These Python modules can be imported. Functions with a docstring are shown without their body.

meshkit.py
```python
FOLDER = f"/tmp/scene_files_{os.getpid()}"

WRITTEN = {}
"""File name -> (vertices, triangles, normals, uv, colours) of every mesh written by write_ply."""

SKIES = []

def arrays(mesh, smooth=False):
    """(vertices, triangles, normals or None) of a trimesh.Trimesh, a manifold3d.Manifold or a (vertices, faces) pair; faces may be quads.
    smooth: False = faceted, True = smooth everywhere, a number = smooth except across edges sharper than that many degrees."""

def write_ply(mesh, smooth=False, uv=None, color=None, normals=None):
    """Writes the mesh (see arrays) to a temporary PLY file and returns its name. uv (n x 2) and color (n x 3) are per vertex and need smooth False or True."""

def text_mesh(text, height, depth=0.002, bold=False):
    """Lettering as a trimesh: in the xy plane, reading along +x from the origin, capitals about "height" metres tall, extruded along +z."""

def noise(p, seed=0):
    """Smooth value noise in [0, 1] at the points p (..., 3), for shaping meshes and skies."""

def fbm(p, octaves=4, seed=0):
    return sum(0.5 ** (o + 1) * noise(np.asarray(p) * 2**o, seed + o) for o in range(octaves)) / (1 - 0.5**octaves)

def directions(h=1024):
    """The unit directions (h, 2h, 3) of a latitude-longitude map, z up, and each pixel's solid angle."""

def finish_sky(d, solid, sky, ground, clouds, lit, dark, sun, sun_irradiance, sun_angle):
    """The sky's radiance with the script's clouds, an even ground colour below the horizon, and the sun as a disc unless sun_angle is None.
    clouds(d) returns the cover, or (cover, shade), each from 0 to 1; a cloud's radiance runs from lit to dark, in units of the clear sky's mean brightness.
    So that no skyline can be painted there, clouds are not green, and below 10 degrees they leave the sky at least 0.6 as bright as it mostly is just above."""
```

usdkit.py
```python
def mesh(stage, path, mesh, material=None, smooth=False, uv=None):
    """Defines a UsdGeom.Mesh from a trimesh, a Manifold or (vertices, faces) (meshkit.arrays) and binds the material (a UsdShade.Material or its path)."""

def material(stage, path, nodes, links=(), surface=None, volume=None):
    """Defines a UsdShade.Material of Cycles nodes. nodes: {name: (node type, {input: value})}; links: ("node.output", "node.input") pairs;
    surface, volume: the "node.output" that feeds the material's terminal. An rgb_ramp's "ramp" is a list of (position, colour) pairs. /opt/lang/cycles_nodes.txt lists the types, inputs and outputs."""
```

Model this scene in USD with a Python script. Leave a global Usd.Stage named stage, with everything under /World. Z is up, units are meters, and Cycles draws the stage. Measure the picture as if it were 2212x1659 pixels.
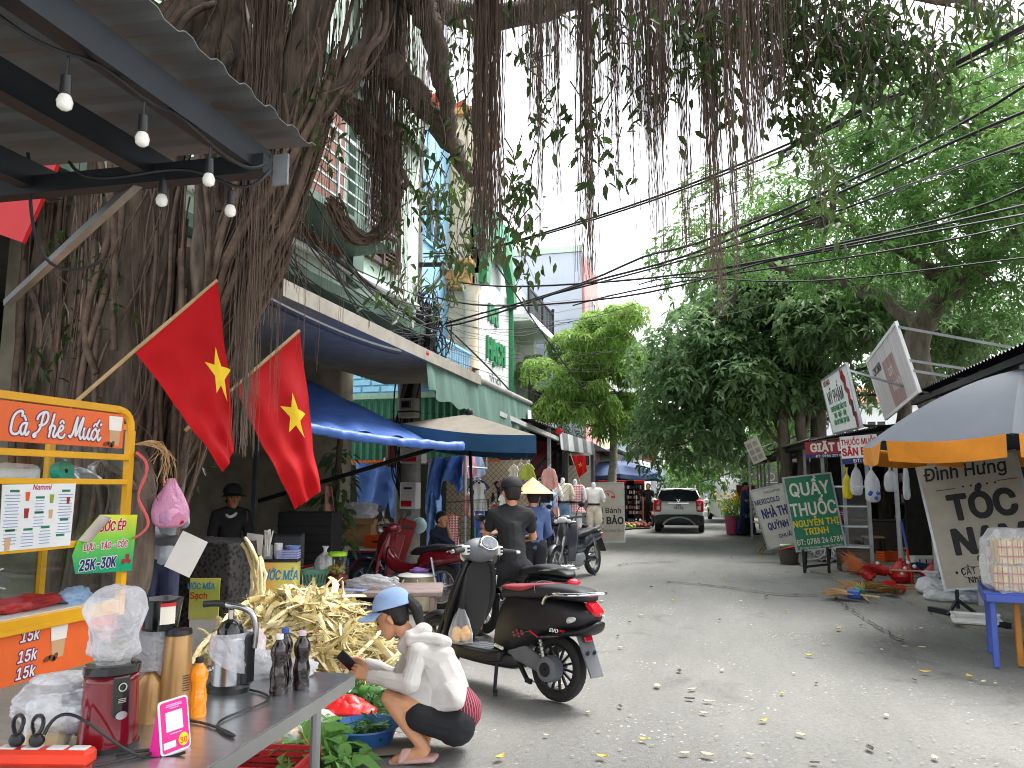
import math, random
import numpy as np, trimesh, usdkit, meshkit
from manifold3d import Manifold, OpType
from scipy.spatial.transform import Rotation as Ro
from shapely.geometry import Polygon, box as sbox, Point, LineString, MultiPolygon
from shapely.ops import unary_union
from shapely import affinity
from pxr import Usd, UsdGeom, UsdLux, UsdShade, Gf, Sdf, Vt
rng = np.random.default_rng(7); random.seed(7)
V = lambda *a: np.array(a, float)
stage = Usd.Stage.CreateInMemory()
UsdGeom.SetStageUpAxis(stage, 'Z'); UsdGeom.SetStageMetersPerUnit(stage, 1.0)
UsdGeom.Xform.Define(stage, '/World'); UsdGeom.Scope.Define(stage, '/World/Looks')
# ---------- camera
YAW, PITCH, EYE = math.radians(14), math.radians(7.56), V(0, 0, 1.55)
f0 = V(-math.sin(YAW), math.cos(YAW), 0); RT = V(math.cos(YAW), math.sin(YAW), 0); ZZ = V(0, 0, 1)
FW = f0*math.cos(PITCH)+ZZ*math.sin(PITCH); UPV = -f0*math.sin(PITCH)+ZZ*math.cos(PITCH)
cam = UsdGeom.Camera.Define(stage, '/World/camera')
mat4 = np.eye(4); mat4[0, :3], mat4[1, :3], mat4[2, :3], mat4[3, :3] = RT, UPV, -FW, EYE
cam.AddTransformOp().Set(Gf.Matrix4d(*mat4.ravel().tolist()))
cam.CreateHorizontalApertureAttr(36.0); cam.CreateVerticalApertureAttr(27.0); cam.CreateFocalLengthAttr(18/.666)
cam.CreateClippingRangeAttr(Gf.Vec2f(.05, 2000)); cam.CreateExposureAttr(1.55)
# ---------- sky and sun (bright overcast)
SUN_EL, SUN_AZ = math.radians(62), math.radians(40)
sd = V(math.sin(SUN_AZ)*math.cos(SUN_EL), math.cos(SUN_AZ)*math.cos(SUN_EL), math.sin(SUN_EL))
usdkit.material(stage, '/World/Looks/sky_look', {
    'sky': ('sky_texture', {'sky_type': 'single_scattering', 'sun_disc': False, 'sun_elevation': SUN_EL, 'sun_rotation': SUN_AZ, 'aerosol_density': 3.0}),
    'grey': ('hsv', {'saturation': .12, 'value': 1.0}),
    'tc': ('texture_coordinate', {}), 'n': ('noise_texture', {'scale': 2.2, 'detail': 4.0}),
    'r': ('rgb_ramp', {'ramp': [(.3, (.93, .95, .98)), (.7, (1.08, 1.08, 1.07))]}),
    'm': ('mix', {'mix_type': 'multiply', 'fac': 1.0}),
    'bg': ('background_shader', {'strength': .15})},
    [('sky.color', 'grey.color'), ('grey.color', 'm.color1'), ('tc.generated', 'n.vector'), ('n.fac', 'r.fac'), ('r.color', 'm.color2'), ('m.color', 'bg.color')], surface='bg.background')
dome = UsdLux.DomeLight.Define(stage, '/World/sky')
UsdShade.MaterialBindingAPI.Apply(dome.GetPrim()).Bind(UsdShade.Material.Get(stage, '/World/Looks/sky_look'))
dome.GetPrim().SetCustomDataByKey('kind', 'structure')
sun = UsdLux.DistantLight.Define(stage, '/World/sun')
sun.CreateIntensityAttr(.38); sun.CreateAngleAttr(28); sun.CreateColorAttr(Gf.Vec3f(1, .97, .93)); sun.CreateNormalizeAttr(True)
q = Ro.align_vectors([sd], [[0, 0, 1]])[0].as_quat()
sun.AddOrientOp(UsdGeom.XformOp.PrecisionDouble).Set(Gf.Quatd(q[3], q[0], q[1], q[2]))

# ---------- points of the place, read off the camera's rays
def ray(px, py): return FW+RT*((px-1106)/1106*.666)+UPV*(-(py-829.5)/829.5*.4995)
def G(px, py, z=0.):
    d = ray(px, py); return EYE+d*((z-1.55)/d[2])
def Y(px, py, y):
    d = ray(px, py); return EYE+d*(y/d[1])
def X(px, py, x):
    d = ray(px, py); return EYE+d*(x/d[0])

# ---------- materials
LK = {}
def nodes_mat(name, n, l, surface, volume=None):
    LK[name] = usdkit.material(stage, '/World/Looks/'+name, n, l, surface=surface, volume=volume); return LK[name]
def c3(c):
    if isinstance(c, str):
        c = [int(c[i:i+2], 16)/255 for i in (0, 2, 4)]; c = [x/12.92 if x < .04045 else ((x+.055)/1.055)**2.4 for x in c]
    return np.clip(np.array(c, float), 0, 1)
def M(name, col, rough=.6, metal=0., var=.14, scale=5., bump=0., bscale=60., col2=None, vec=None, lo=.35, hi=.65, alpha=None, rand=0., **kw):
    """Procedural material: noise between two tones, optional fine relief; col may be '7f7f7f'."""
    if name in LK: return LK[name]
    c = c3(col); a, b = (c*(1-var), np.clip(c*(1+var), 0, .95)) if col2 is None else (c, c3(col2))
    n = {'tc': ('texture_coordinate', {}), 'mp': ('mapping', {'scale': vec or (1, 1, 1)}), 'n': ('noise_texture', {'scale': scale, 'detail': 5.0, 'roughness': .6}),
         'r': ('rgb_ramp', {'ramp': [(lo, a), (hi, b)]}), 'p': ('principled_bsdf', {'roughness': rough, 'metallic': metal, **kw})}
    l = [('tc.object', 'mp.vector'), ('mp.vector', 'n.vector'), ('n.fac', 'r.fac')]
    if rand:
        n['oi'] = ('object_info', {}); n['mr'] = ('map_range', {'to_min': 1-rand, 'to_max': 1+rand}); n['h'] = ('hsv', {})
        l += [('oi.random', 'mr.value'), ('mr.result', 'h.value'), ('r.color', 'h.color'), ('h.color', 'p.base_color')]
    else: l += [('r.color', 'p.base_color')]
    if bump:
        n['bn'] = ('noise_texture', {'scale': bscale, 'detail': 4.0}); n['bu'] = ('bump', {'strength': min(1., bump), 'distance': .01})
        l += [('mp.vector', 'bn.vector'), ('bn.fac', 'bu.height'), ('bu.normal', 'p.normal')]
    return nodes_mat(name, n, l, 'p.BSDF')
def film(name, col=(.9, .9, .92), see=.7, rough=.15, tint=(1, 1, 1), bscale=25.):
    """Thin clear plastic: mostly see-through with a crumpled sheen."""
    return nodes_mat(name, {'t': ('transparent_bsdf', {'color': tint}), 'tc': ('texture_coordinate', {}), 'n': ('noise_texture', {'scale': bscale, 'detail': 3.0, 'distortion': 1.0}),
        'bu': ('bump', {'strength': .9, 'distance': .02}), 'p': ('principled_bsdf', {'base_color': col, 'roughness': rough, 'specular_ior_level': .8}),
        'lw': ('layer_weight', {'blend': .3}), 'mr': ('map_range', {'to_min': 1-see, 'to_max': .95}), 'm': ('mix_closure', {})},
        [('tc.object', 'n.vector'), ('n.fac', 'bu.height'), ('bu.normal', 'p.normal'), ('lw.facing', 'mr.value'), ('mr.result', 'm.fac'), ('t.BSDF', 'm.closure1'), ('p.BSDF', 'm.closure2')], 'm.closure')
def pane(name, tint=(.95, .97, .965)):
    return nodes_mat(name, {'t': ('transparent_bsdf', {'color': tint}), 'g': ('glossy_bsdf', {'roughness': .03}), 'f': ('layer_weight', {'blend': .5}), 'w': ('math', {'math_type': 'power', 'value2': 5.}), 'mr': ('map_range', {'to_min': .03, 'to_max': .6}), 'm': ('mix_closure', {})},
        [('f.facing', 'w.value1'), ('w.value', 'mr.value'), ('mr.result', 'm.fac'), ('t.BSDF', 'm.closure1'), ('g.BSDF', 'm.closure2')], 'm.closure')
def leafmat(name, c1, c2, trans=.35, rough=.45, gloss=.5):
    """Leaves: two greens mixed by leaf and by clump, light passing through."""
    return nodes_mat(name, {'tc': ('texture_coordinate', {}), 'g': ('geometry', {}), 'n': ('noise_texture', {'scale': .9, 'detail': 2.0}), 'mr': ('map_range', {'to_min': -.28, 'to_max': .28}),
        'ad': ('math', {'math_type': 'add'}), 'r': ('rgb_ramp', {'ramp': [(.25, c1), (.75, c2)]}), 'p': ('principled_bsdf', {'roughness': rough, 'specular_ior_level': gloss}), 'hs': ('hsv', {'saturation': .95, 'value': 1.6}),
        't': ('translucent_bsdf', {}), 'm': ('mix_closure', {'fac': trans})},
        [('tc.object', 'n.vector'), ('g.random_per_island', 'mr.value'), ('n.fac', 'ad.value1'), ('mr.result', 'ad.value2'), ('ad.value', 'r.fac'), ('r.color', 'p.base_color'), ('r.color', 'hs.color'),
         ('hs.color', 't.color'), ('p.BSDF', 'm.closure1'), ('t.BSDF', 'm.closure2')], 'm.closure')

# ---------- geometry (all return (v, f) arrays or trimesh)
def TM(m):
    v, f, _ = meshkit.arrays(m); return trimesh.Trimesh(v, f, process=False)
def J(*ms):
    ms = [x for m in ms for x in (m if isinstance(m, list) else [m])]
    vs, fs, o = [], [], 0
    for m in ms:
        v, f, _ = meshkit.arrays(m); vs.append(v); fs.append(f+o); o += len(v)
    return trimesh.Trimesh(np.vstack(vs), np.vstack(fs), process=False)
def mv(m, t=(0, 0, 0), r=None, s=None):
    """scale, rotate (euler xyz degrees or Rotation), move"""
    m = TM(m); v = m.vertices.copy()
    if s is not None: v = v*np.array(s, float)
    if r is not None: v = (r if isinstance(r, Ro) else Ro.from_euler('xyz', r, degrees=True)).apply(v)
    f = m.faces[:, ::-1] if s is not None and np.prod(np.broadcast_to(np.array(s, float), 3)) < 0 else m.faces
    return trimesh.Trimesh(v+np.array(t, float), f, process=False)
def box(c, s, bev=0., r=None):
    s = np.array(s, float)
    if bev:
        b = min(bev, s.min()*.45); P = []
        for sx in (-1, 1):
            for sy in (-1, 1):
                for sz in (-1, 1):
                    h = s/2*[sx, sy, sz]
                    for k in range(3):
                        o = -b*np.array([sx, sy, sz], float); o[k] = 0; P.append(h+o)
        m = trimesh.convex.convex_hull(np.array(P))
    else: m = trimesh.creation.box(s)
    return mv(m, c, r)
def path_frames(p):
    p = np.array(p, float); t = np.gradient(p, axis=0); t /= np.linalg.norm(t, axis=1, keepdims=True)+1e-12
    n = np.cross(t[0], [0, 0, 1.]); n = n if np.linalg.norm(n) > .1 else np.cross(t[0], [1., 0, 0]); N = []
    for k in range(len(p)):
        n = n-t[k]*(n@t[k]); n /= np.linalg.norm(n)+1e-12; N.append(n)
    N = np.array(N); return p, t, N, np.cross(t, N)
def tube(p, r, n=6, cap=True):
    p, t, N, B = path_frames(p); r = np.broadcast_to(np.array(r, float), len(p)); a = np.arange(n)/n*2*np.pi
    v = (p[:, None]+r[:, None, None]*(np.cos(a)[None, :, None]*N[:, None]+np.sin(a)[None, :, None]*B[:, None])).reshape(-1, 3)
    i = np.arange(len(p)-1)[:, None]*n; j = np.arange(n)[None]; k = (j+1) % n
    q = np.stack([i+j, i+k, i+n+k, i+n+j], -1).reshape(-1, 4); f = np.vstack([q[:, [0, 2, 1]], q[:, [0, 3, 2]]])
    if cap:
        v = np.vstack([v, p[0], p[-1]]); L = len(v); j = np.arange(n); k = (j+1) % n; o = (len(p)-1)*n
        f = np.vstack([f, np.stack([np.full(n, L-2), j, k], -1), np.stack([np.full(n, L-1), o+k, o+j], -1)])
    return trimesh.Trimesh(v, f, process=False)
def curve(pts, n=24):
    """smooth curve through points"""
    from scipy.interpolate import CubicSpline
    pts = np.array(pts, float); d = np.r_[0, np.cumsum(np.linalg.norm(np.diff(pts, axis=0), axis=1)+1e-9)]
    return CubicSpline(d, pts)(np.linspace(0, d[-1], n)) if len(pts) > 2 else np.linspace(pts[0], pts[-1], n)
def bar(a, b, w, d=None, bev=0.):
    """box beam from a to b"""
    a, b = np.array(a, float), np.array(b, float); L = np.linalg.norm(b-a); z = (b-a)/L
    x = np.cross([0, 0, 1.], z); x = x/np.linalg.norm(x) if np.linalg.norm(x) > .05 else V(1, 0, 0); y = np.cross(z, x)
    return mv(box((0, 0, 0), (w, d or w, L), bev), (a+b)/2, Ro.from_matrix(np.stack([x, y, z], 1)))
def lathe(prof, n=24, c=(0, 0, 0), wob=None):
    pr = np.array(prof, float); a = np.arange(n)/n*2*np.pi
    r = np.repeat(pr[:, :1], n, 1)
    if wob is not None: r = r*wob(a[None, :], pr[:, 1:2])
    v = np.stack([r*np.cos(a), r*np.sin(a), np.repeat(pr[:, 1:2], n, 1)], -1).reshape(-1, 3)+np.array(c, float)
    i = np.arange(len(pr)-1)[:, None]*n; j = np.arange(n)[None]; k = (j+1) % n
    q = np.stack([i+j, i+k, i+n+k, i+n+j], -1).reshape(-1, 4)
    return trimesh.Trimesh(v, np.vstack([q[:, [0, 1, 2]], q[:, [0, 2, 3]]]), process=False)
def sheet(fn, nu, nv, thick=0.):
    """surface fn(u, v) -> (..., 3), optional thickness"""
    u, v = np.meshgrid(np.linspace(0, 1, nu), np.linspace(0, 1, nv), indexing='ij'); P = np.asarray(fn(u, v)).reshape(-1, 3)
    i = (np.arange(nu-1)[:, None]*nv+np.arange(nv-1)[None]).ravel(); q = np.stack([i, i+nv, i+nv+1, i+1], -1)
    f = np.vstack([q[:, [0, 1, 2]], q[:, [0, 2, 3]]])
    m = trimesh.Trimesh(P, f, process=False)
    if thick:
        _, _, N = meshkit.arrays(m, True); L = len(P)
        e = [np.arange(nv), np.arange(nv)+(nu-1)*nv, np.arange(nu)*nv, np.arange(nu)*nv+nv-1]; side = []
        for k, g in enumerate(e):
            s = np.stack([g[:-1], g[1:], g[1:]+L, g[:-1]+L], -1); s = s[:, ::-1] if k in (1, 2) else s; side += [s[:, [0, 1, 2]], s[:, [0, 2, 3]]]
        m = trimesh.Trimesh(np.vstack([P, P-N*thick]), np.vstack([f, f[:, ::-1]+L]+side), process=False)
    return m
def bil(a, b, c, d):
    """bilinear corners: u along a->b, v along a->d"""
    a, b, c, d = (np.array(x, float) for x in (a, b, c, d))
    return lambda u, v: a*((1-u)*(1-v))[..., None]+b*(u*(1-v))[..., None]+c*(u*v)[..., None]+d*((1-u)*v)[..., None]
def ext(poly, d):
    g = [p for p in getattr(poly, 'geoms', [poly]) if p.geom_type == 'Polygon' and p.area > 1e-9]
    return J([trimesh.creation.extrude_polygon(p, d, engine='earcut') for p in g])
def rrect(w, h, r): return sbox(-w/2+r, -h/2+r, w/2-r, h/2-r).buffer(r, quad_segs=5)
_TX = {}
def txt(s, h, bold=0., w=1., slant=0., center=True):
    """lettering as a 2D shape; bold in fractions of the height, w condenses"""
    if s not in _TX:
        m = meshkit.text_mesh(s, .07, .01); k = m.face_normals[:, 2] > .5
        _TX[s] = unary_union([Polygon(t[:, :2]) for t in m.triangles[k]]).buffer(.0003)
    g = affinity.scale(_TX[s], h/.07*w, h/.07, origin=(0, 0))
    if bold: g = g.buffer(bold*h, quad_segs=2)
    if slant: g = affinity.skew(g, xs=slant, origin=(0, 0))
    if center: b = g.bounds; g = affinity.translate(g, -(b[0]+b[2])/2, 0)
    return g.simplify(h*.008)
class Fr:
    """a flat frame in space: origin, u and v axes"""
    def __init__(s, o, u, v):
        s.o = np.array(o, float); s.u = np.array(u, float)/np.linalg.norm(u); v = np.array(v, float); s.n = np.cross(s.u, v); s.n /= np.linalg.norm(s.n); s.v = np.cross(s.n, s.u)
    def p(s, x, y, z=0): return s.o+s.u*x+s.v*y+s.n*z
    def m(s, mesh, x=0, y=0, z=0):
        t = TM(mesh); q = t.vertices+[x, y, z]; return trimesh.Trimesh(s.o+q[:, :1]*s.u+q[:, 1:2]*s.v+q[:, 2:3]*s.n, t.faces, process=False)
    def e(s, poly, x=0, y=0, z=0, d=.002): return s.m(ext(poly, d), x, y, z)
def chain(bones, ref=.02, it=6, seg=16, amp=0., fs=9., seed=1):
    """bodies: each bone a list of (point, radius or (rx,ry,rz)); hulls joined, refined, smoothed"""
    parts = []
    for b in bones:
        sp = []
        for p, r in b:
            sp.append((Manifold.sphere(1., seg).scale(tuple(np.broadcast_to(np.array(r, float), 3))).translate(tuple(map(float, p)))))
        parts.append(Manifold.batch_hull(sp) if len(sp) > 1 else sp[0])
    m = Manifold.batch_boolean(parts, OpType.Add).refine_to_length(ref)
    t = TM(m); t = trimesh.Trimesh(t.vertices, t.faces); trimesh.smoothing.filter_taubin(t, iterations=it)
    if amp: t = rumple(t, amp, fs, seed)
    return t
def rumple(t, amp, fs, seed=1, st=(1, 1, 1)):
    _, _, N = meshkit.arrays(t, True)
    v = t.vertices+N*((meshkit.fbm(t.vertices*fs*np.array(st)+seed*7.3, 3, seed)-.5)*2*amp)[:, None]
    return trimesh.Trimesh(v, t.faces, process=False)
def blob(c, r, sub=3, amp=.15, fs=3., seed=0, fl=None):
    m = trimesh.creation.icosphere(sub); v = m.vertices*(1+(meshkit.fbm(m.vertices*fs+seed*3.1, 3, seed)-.5)*2*amp)[:, None]
    if fl is not None: v[:, 2] = np.maximum(v[:, 2], fl)
    return trimesh.Trimesh(v*np.broadcast_to(np.array(r, float), 3)+np.array(c, float), m.faces, process=False)

# ---------- scene objects
USED = {}
def numbered(path):
    k = USED.get(path, 0); USED[path] = k+1
    return path if k == 0 else f'{path}_{k:03d}'
def tag(prim, label=None, cat=None, group=None, kind=None):
    for k, s in (('label', label), ('category', cat), ('group', group), ('kind', kind)):
        if s: prim.SetCustomDataByKey(k, s)
class Thing:
    """an Xform (or part path) whose child meshes are given in the thing's own or, with world=True, in world coordinates"""
    def __init__(s, name, label, cat, loc=(0, 0, 0), rz=0., group=None, world=False, kind=None):
        s.path = numbered('/World/'+name); x = UsdGeom.Xform.Define(stage, s.path); s.off = np.array(loc, float) if world else V(0, 0, 0)
        x.AddTranslateOp().Set(Gf.Vec3d(*map(float, loc)))
        if rz: x.AddRotateZOp().Set(float(rz))
        s.x = x; s.prim = x.GetPrim(); tag(s.prim, label, cat, group, kind)
    def part(s, name, mesh, m, smooth=30, label=None, kind=None, sub=None):
        p = Part(); base = (sub or s).path; p.path = numbered(base+'/'+name); t = TM(mesh); v = t.vertices-s.off
        g = usdkit.mesh(stage, p.path, trimesh.Trimesh(v, t.faces, process=False), LK[m] if isinstance(m, str) else m, smooth)
        p.prim = g.GetPrim(); tag(p.prim, label, None, None, kind); return p
class Part: pass
def solo(name, mesh, m, label, cat, smooth=30, group=None, kind=None, loc=None):
    """a thing that is one mesh, given in world coordinates"""
    t = TM(mesh); b = t.bounds; o = V((b[0, 0]+b[1, 0])/2, (b[0, 1]+b[1, 1])/2, b[0, 2]) if loc is None else np.array(loc, float)
    path = numbered('/World/'+name); g = usdkit.mesh(stage, path, trimesh.Trimesh(t.vertices-o, t.faces, process=False), LK[m] if isinstance(m, str) else m, smooth)
    g.AddTranslateOp().Set(Gf.Vec3d(*map(float, o))); tag(g.GetPrim(), label, cat, group, kind); return g.GetPrim()
def struct(name, mesh, m, smooth=False): return solo(name, mesh, m, None, None, smooth, kind='structure', loc=(0, 0, 0))
def dup(src, loc, rz=0., label=None, group=None, sc=None, rx=None):
    """another of the same thing: references the first one's parts"""
    prim = src.prim if hasattr(src, 'prim') else src; name = prim.GetName(); was = prim.GetCustomData()
    while name[-4:-3] == '_' and name[-3:].isdigit(): name = name[:-4]
    path = numbered('/World/'+name); x = UsdGeom.Xform.Define(stage, path); p = x.GetPrim(); p.GetReferences().AddInternalReference(prim.GetPath()); p.SetInstanceable(True)
    x.ClearXformOpOrder(); m = np.eye(4); m[:3, :3] = (rx or Ro.from_euler('z', rz, degrees=True)).as_matrix().T*(sc or 1.); m[3, :3] = loc
    x.AddTransformOp(opSuffix='place').Set(Gf.Matrix4d(*m.ravel().tolist())); x.SetXformOpOrder([x.GetOrderedXformOps()[-1]])
    tag(p, label or was.get('label'), was.get('category'), group or was.get('group')); return p

def hit(fr, px, py):
    d = ray(px, py); t = ((fr.o-EYE)@fr.n)/(d@fr.n); w = EYE+d*t-fr.o; return w@fr.u, w@fr.v
# ---------- base materials
M('concrete', '9a968c', .85, var=.2, scale=2.5, bump=.35, bscale=40); M('dark_metal', '26282b', .5, .6); M('steel', 'b8bbbd', .22, 1., var=.06, scale=3)
M('chrome', 'd8dadc', .08, 1., var=.03); M('black_plastic', '141517', .38, var=.2); M('black_gloss', '08090a', .12, var=.2, coat_weight=.6)
M('white_plastic', 'd9d9d6', .4, var=.06); M('rubber', '161616', .75, var=.25, scale=20, bump=.3, bscale=120); M('grey_plastic', '5e6165', .5)
M('wood', '8a6a45', .6, col2='5f4529', vec=(1, 8, 8), scale=4, bump=.2); M('old_wood', '6a5d4d', .75, col2='463b30', vec=(1, 8, 8), scale=4, bump=.2)
M('rust_tin', '6b5a4c', .7, .3, col2='8d8a84', scale=3, bump=.2); M('tin_grey', '8b8f92', .5, .4, var=.25, scale=2); M('red_plastic', 'b01818', .35, var=.1); M('blue_plastic', '2b4f9e', .4, var=.1)
M('white_paint', 'e2e4e2', .5, var=.06, scale=3); M('black_paint', '101012', .5, var=.1); M('red_paint', 'b3121c', .45, var=.08); M('navy_print', '1c2560', .5, var=.08); M('yellow_print', 'e8c81e', .5, var=.05)
M('green_print', '1f7a4a', .5, var=.08); M('skin', 'c08a68', .5, var=.08, scale=14, bump=.08, bscale=200, subsurface_weight=.08, subsurface_scale=.01, subsurface_radius=(1, .35, .2)); M('skin_dark', '9a6a4c', .5, var=.08, scale=14, subsurface_weight=.08, subsurface_scale=.01)
M('hair', '0c0a09', .45, col2='1a1512', vec=(30, 30, 4), scale=6, bump=.5, bscale=30); M('cable', '131314', .6); M('zinc_pipe', 'a4a8aa', .35, .8, var=.15)
M('orange_plastic', 'd8571e', .4, var=.1); M('clear_white', 'cfd3d6', .3, var=.08); M('card', 'a9835a', .8, var=.12); M('paper', 'dedcd4', .8, var=.05)
film('clear_film', see=.9); film('milky_film', (.6, .62, .65), see=.62, bscale=18); film('pink_film', (.8, .4, .6), see=.55, tint=(1, .72, .85), bscale=20); film('white_bag', (.68, .69, .71), see=.35, bscale=15); pane('glass')
nodes_mat('asphalt', {'g': ('geometry', {}), 'm1': ('mapping', {'scale': (1, .25, 1)}), 'n1': ('noise_texture', {'scale': .55, 'detail': 6., 'roughness': .65}), 'r1': ('rgb_ramp', {'ramp': [(.3, c3('706f6c')), (.5, c3('81807c')), (.72, c3('8f8e8a'))]}),
    'n2': ('noise_texture', {'scale': 38., 'detail': 5., 'roughness': .75}), 'r2': ('rgb_ramp', {'ramp': [(.3, (.78, .78, .78)), (.7, (1.12, 1.12, 1.11))]}), 'mx': ('mix', {'mix_type': 'multiply', 'fac': 1.}),
    'v': ('voronoi_texture', {'scale': 16., 'feature': 'f1'}), 'r3': ('rgb_ramp', {'ramp': [(.1, (1, 1, 1)), (.2, (0, 0, 0))]}), 'n3': ('noise_texture', {'scale': 1.3, 'detail': 3.}), 'r4': ('rgb_ramp', {'ramp': [(.5, (0, 0, 0)), (.62, (1, 1, 1))]}),
    'k': ('mix', {'mix_type': 'multiply', 'fac': 1.}), 'bw': ('rgb_to_bw', {}), 'mx2': ('mix', {'color2': c3('c4c2ba')}),
    'n4': ('noise_texture', {'scale': .9, 'detail': 8., 'roughness': .7, 'distortion': .8}), 'r5': ('rgb_ramp', {'ramp': [(.3, (.62, .61, .6)), (.42, (1, 1, 1))]}), 'mx3': ('mix', {'mix_type': 'multiply', 'fac': .8}),
    'bn': ('noise_texture', {'scale': 90., 'detail': 4.}), 'bu': ('bump', {'strength': .55, 'distance': .012}), 'p': ('principled_bsdf', {'roughness': .8, 'specular_ior_level': .35})},
    [('g.position', 'm1.vector'), ('m1.vector', 'n1.vector'), ('n1.fac', 'r1.fac'), ('g.position', 'n2.vector'), ('n2.fac', 'r2.fac'), ('r1.color', 'mx.color1'), ('r2.color', 'mx.color2'), ('g.position', 'v.vector'), ('v.distance', 'r3.fac'),
     ('g.position', 'n3.vector'), ('n3.fac', 'r4.fac'), ('r3.color', 'k.color1'), ('r4.color', 'k.color2'), ('k.color', 'bw.color'), ('bw.val', 'mx2.fac'), ('mx.color', 'mx2.color1'), ('g.position', 'n4.vector'), ('n4.fac', 'r5.fac'),
     ('mx2.color', 'mx3.color1'), ('r5.color', 'mx3.color2'), ('mx3.color', 'p.base_color'), ('g.position', 'bn.vector'), ('bn.fac', 'bu.height'), ('bu.normal', 'p.normal')], 'p.BSDF')
M('pavement', '8c887e', .88, var=.22, scale=1.2, bump=.6, bscale=30, col2='6f6c66'); M('crack', '3b3936', .95, var=.3, scale=20)
# ---------- ground
gx = np.r_[-300, -60, np.linspace(-12, 12, 61), 60, 300]; gy = np.r_[-40, np.linspace(-2, 60, 125), 120, 400]
U_, W_ = np.meshgrid(gx, gy, indexing='ij'); near = np.exp(-((U_/14)**4))
H_ = (meshkit.fbm(np.stack([U_*.5, W_*.3, U_*0], -1), 3, 4)-.5)*.03*near
i = (np.arange(len(gx)-1)[:, None]*len(gy)+np.arange(len(gy)-1)[None]).ravel(); qf = np.stack([i, i+len(gy), i+len(gy)+1, i+1], -1)
struct('road', (np.stack([U_, W_, H_-.012], -1).reshape(-1, 3), qf), 'asphalt', True)
def slab(xy, z, d, seed):
    p = []
    for a, b in zip(xy, xy[1:]+xy[:1]):
        n = max(2, int(np.hypot(b[0]-a[0], b[1]-a[1])/.3)); p += [(a[0]+(b[0]-a[0])*t, a[1]+(b[1]-a[1])*t) for t in np.arange(n)/n]
    r = np.random.default_rng(seed); p = np.array(p)+r.normal(0, .035, (len(p), 2))
    m = ext(Polygon(p).buffer(0), d); return mv(m, (0, 0, z-d))
struct('pavement', slab([(2.75, 9.4), (2.6, 12), (2.3, 13.6), (1.9, 15.2), (1.55, 18.5), (1.5, 22), (1.7, 30), (2.2, 60), (14, 60), (14, 8.6), (4, 8.8)], .022, .1, 3), 'pavement')
struct('pavement', slab([(-4.6, 4.5), (-4.6, 17), (-5.0, 24), (-4.6, 60), (-16, 60), (-16, 1), (-5.2, 1)], .09, .15, 5), 'pavement')
def crack(pts, w, name='road_crack'):
    c = curve([(*p, 0) for p in pts], 40); r = np.random.default_rng(int(abs(pts[0][0])*100)); c[:, :2] += r.normal(0, .025, (40, 2)); ww = w*(.35+r.random(40))
    t = np.gradient(c, axis=0); n = np.stack([-t[:, 1], t[:, 0], t[:, 0]*0], 1); n /= np.linalg.norm(n, axis=1, keepdims=True)
    v = np.stack([c-n*ww[:, None], c+n*ww[:, None]], 1).reshape(-1, 3); v[:, 2] = .012
    i = np.arange(39)*2; struct(name, (v, np.stack([i, i+1, i+3, i+2], -1)), 'crack')
crack([tuple(G(*p)[:2]) for p in ((1440, 1256), (1500, 1262), (1580, 1270), (1660, 1282), (1760, 1285))], .022)
crack([tuple(G(*p)[:2]) for p in ((1800, 1290), (1850, 1325), (1905, 1360), (1960, 1392))], .012)
crack([tuple(G(*p)[:2]) for p in ((1330, 1222), (1390, 1216), (1455, 1214))], .02)
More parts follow.
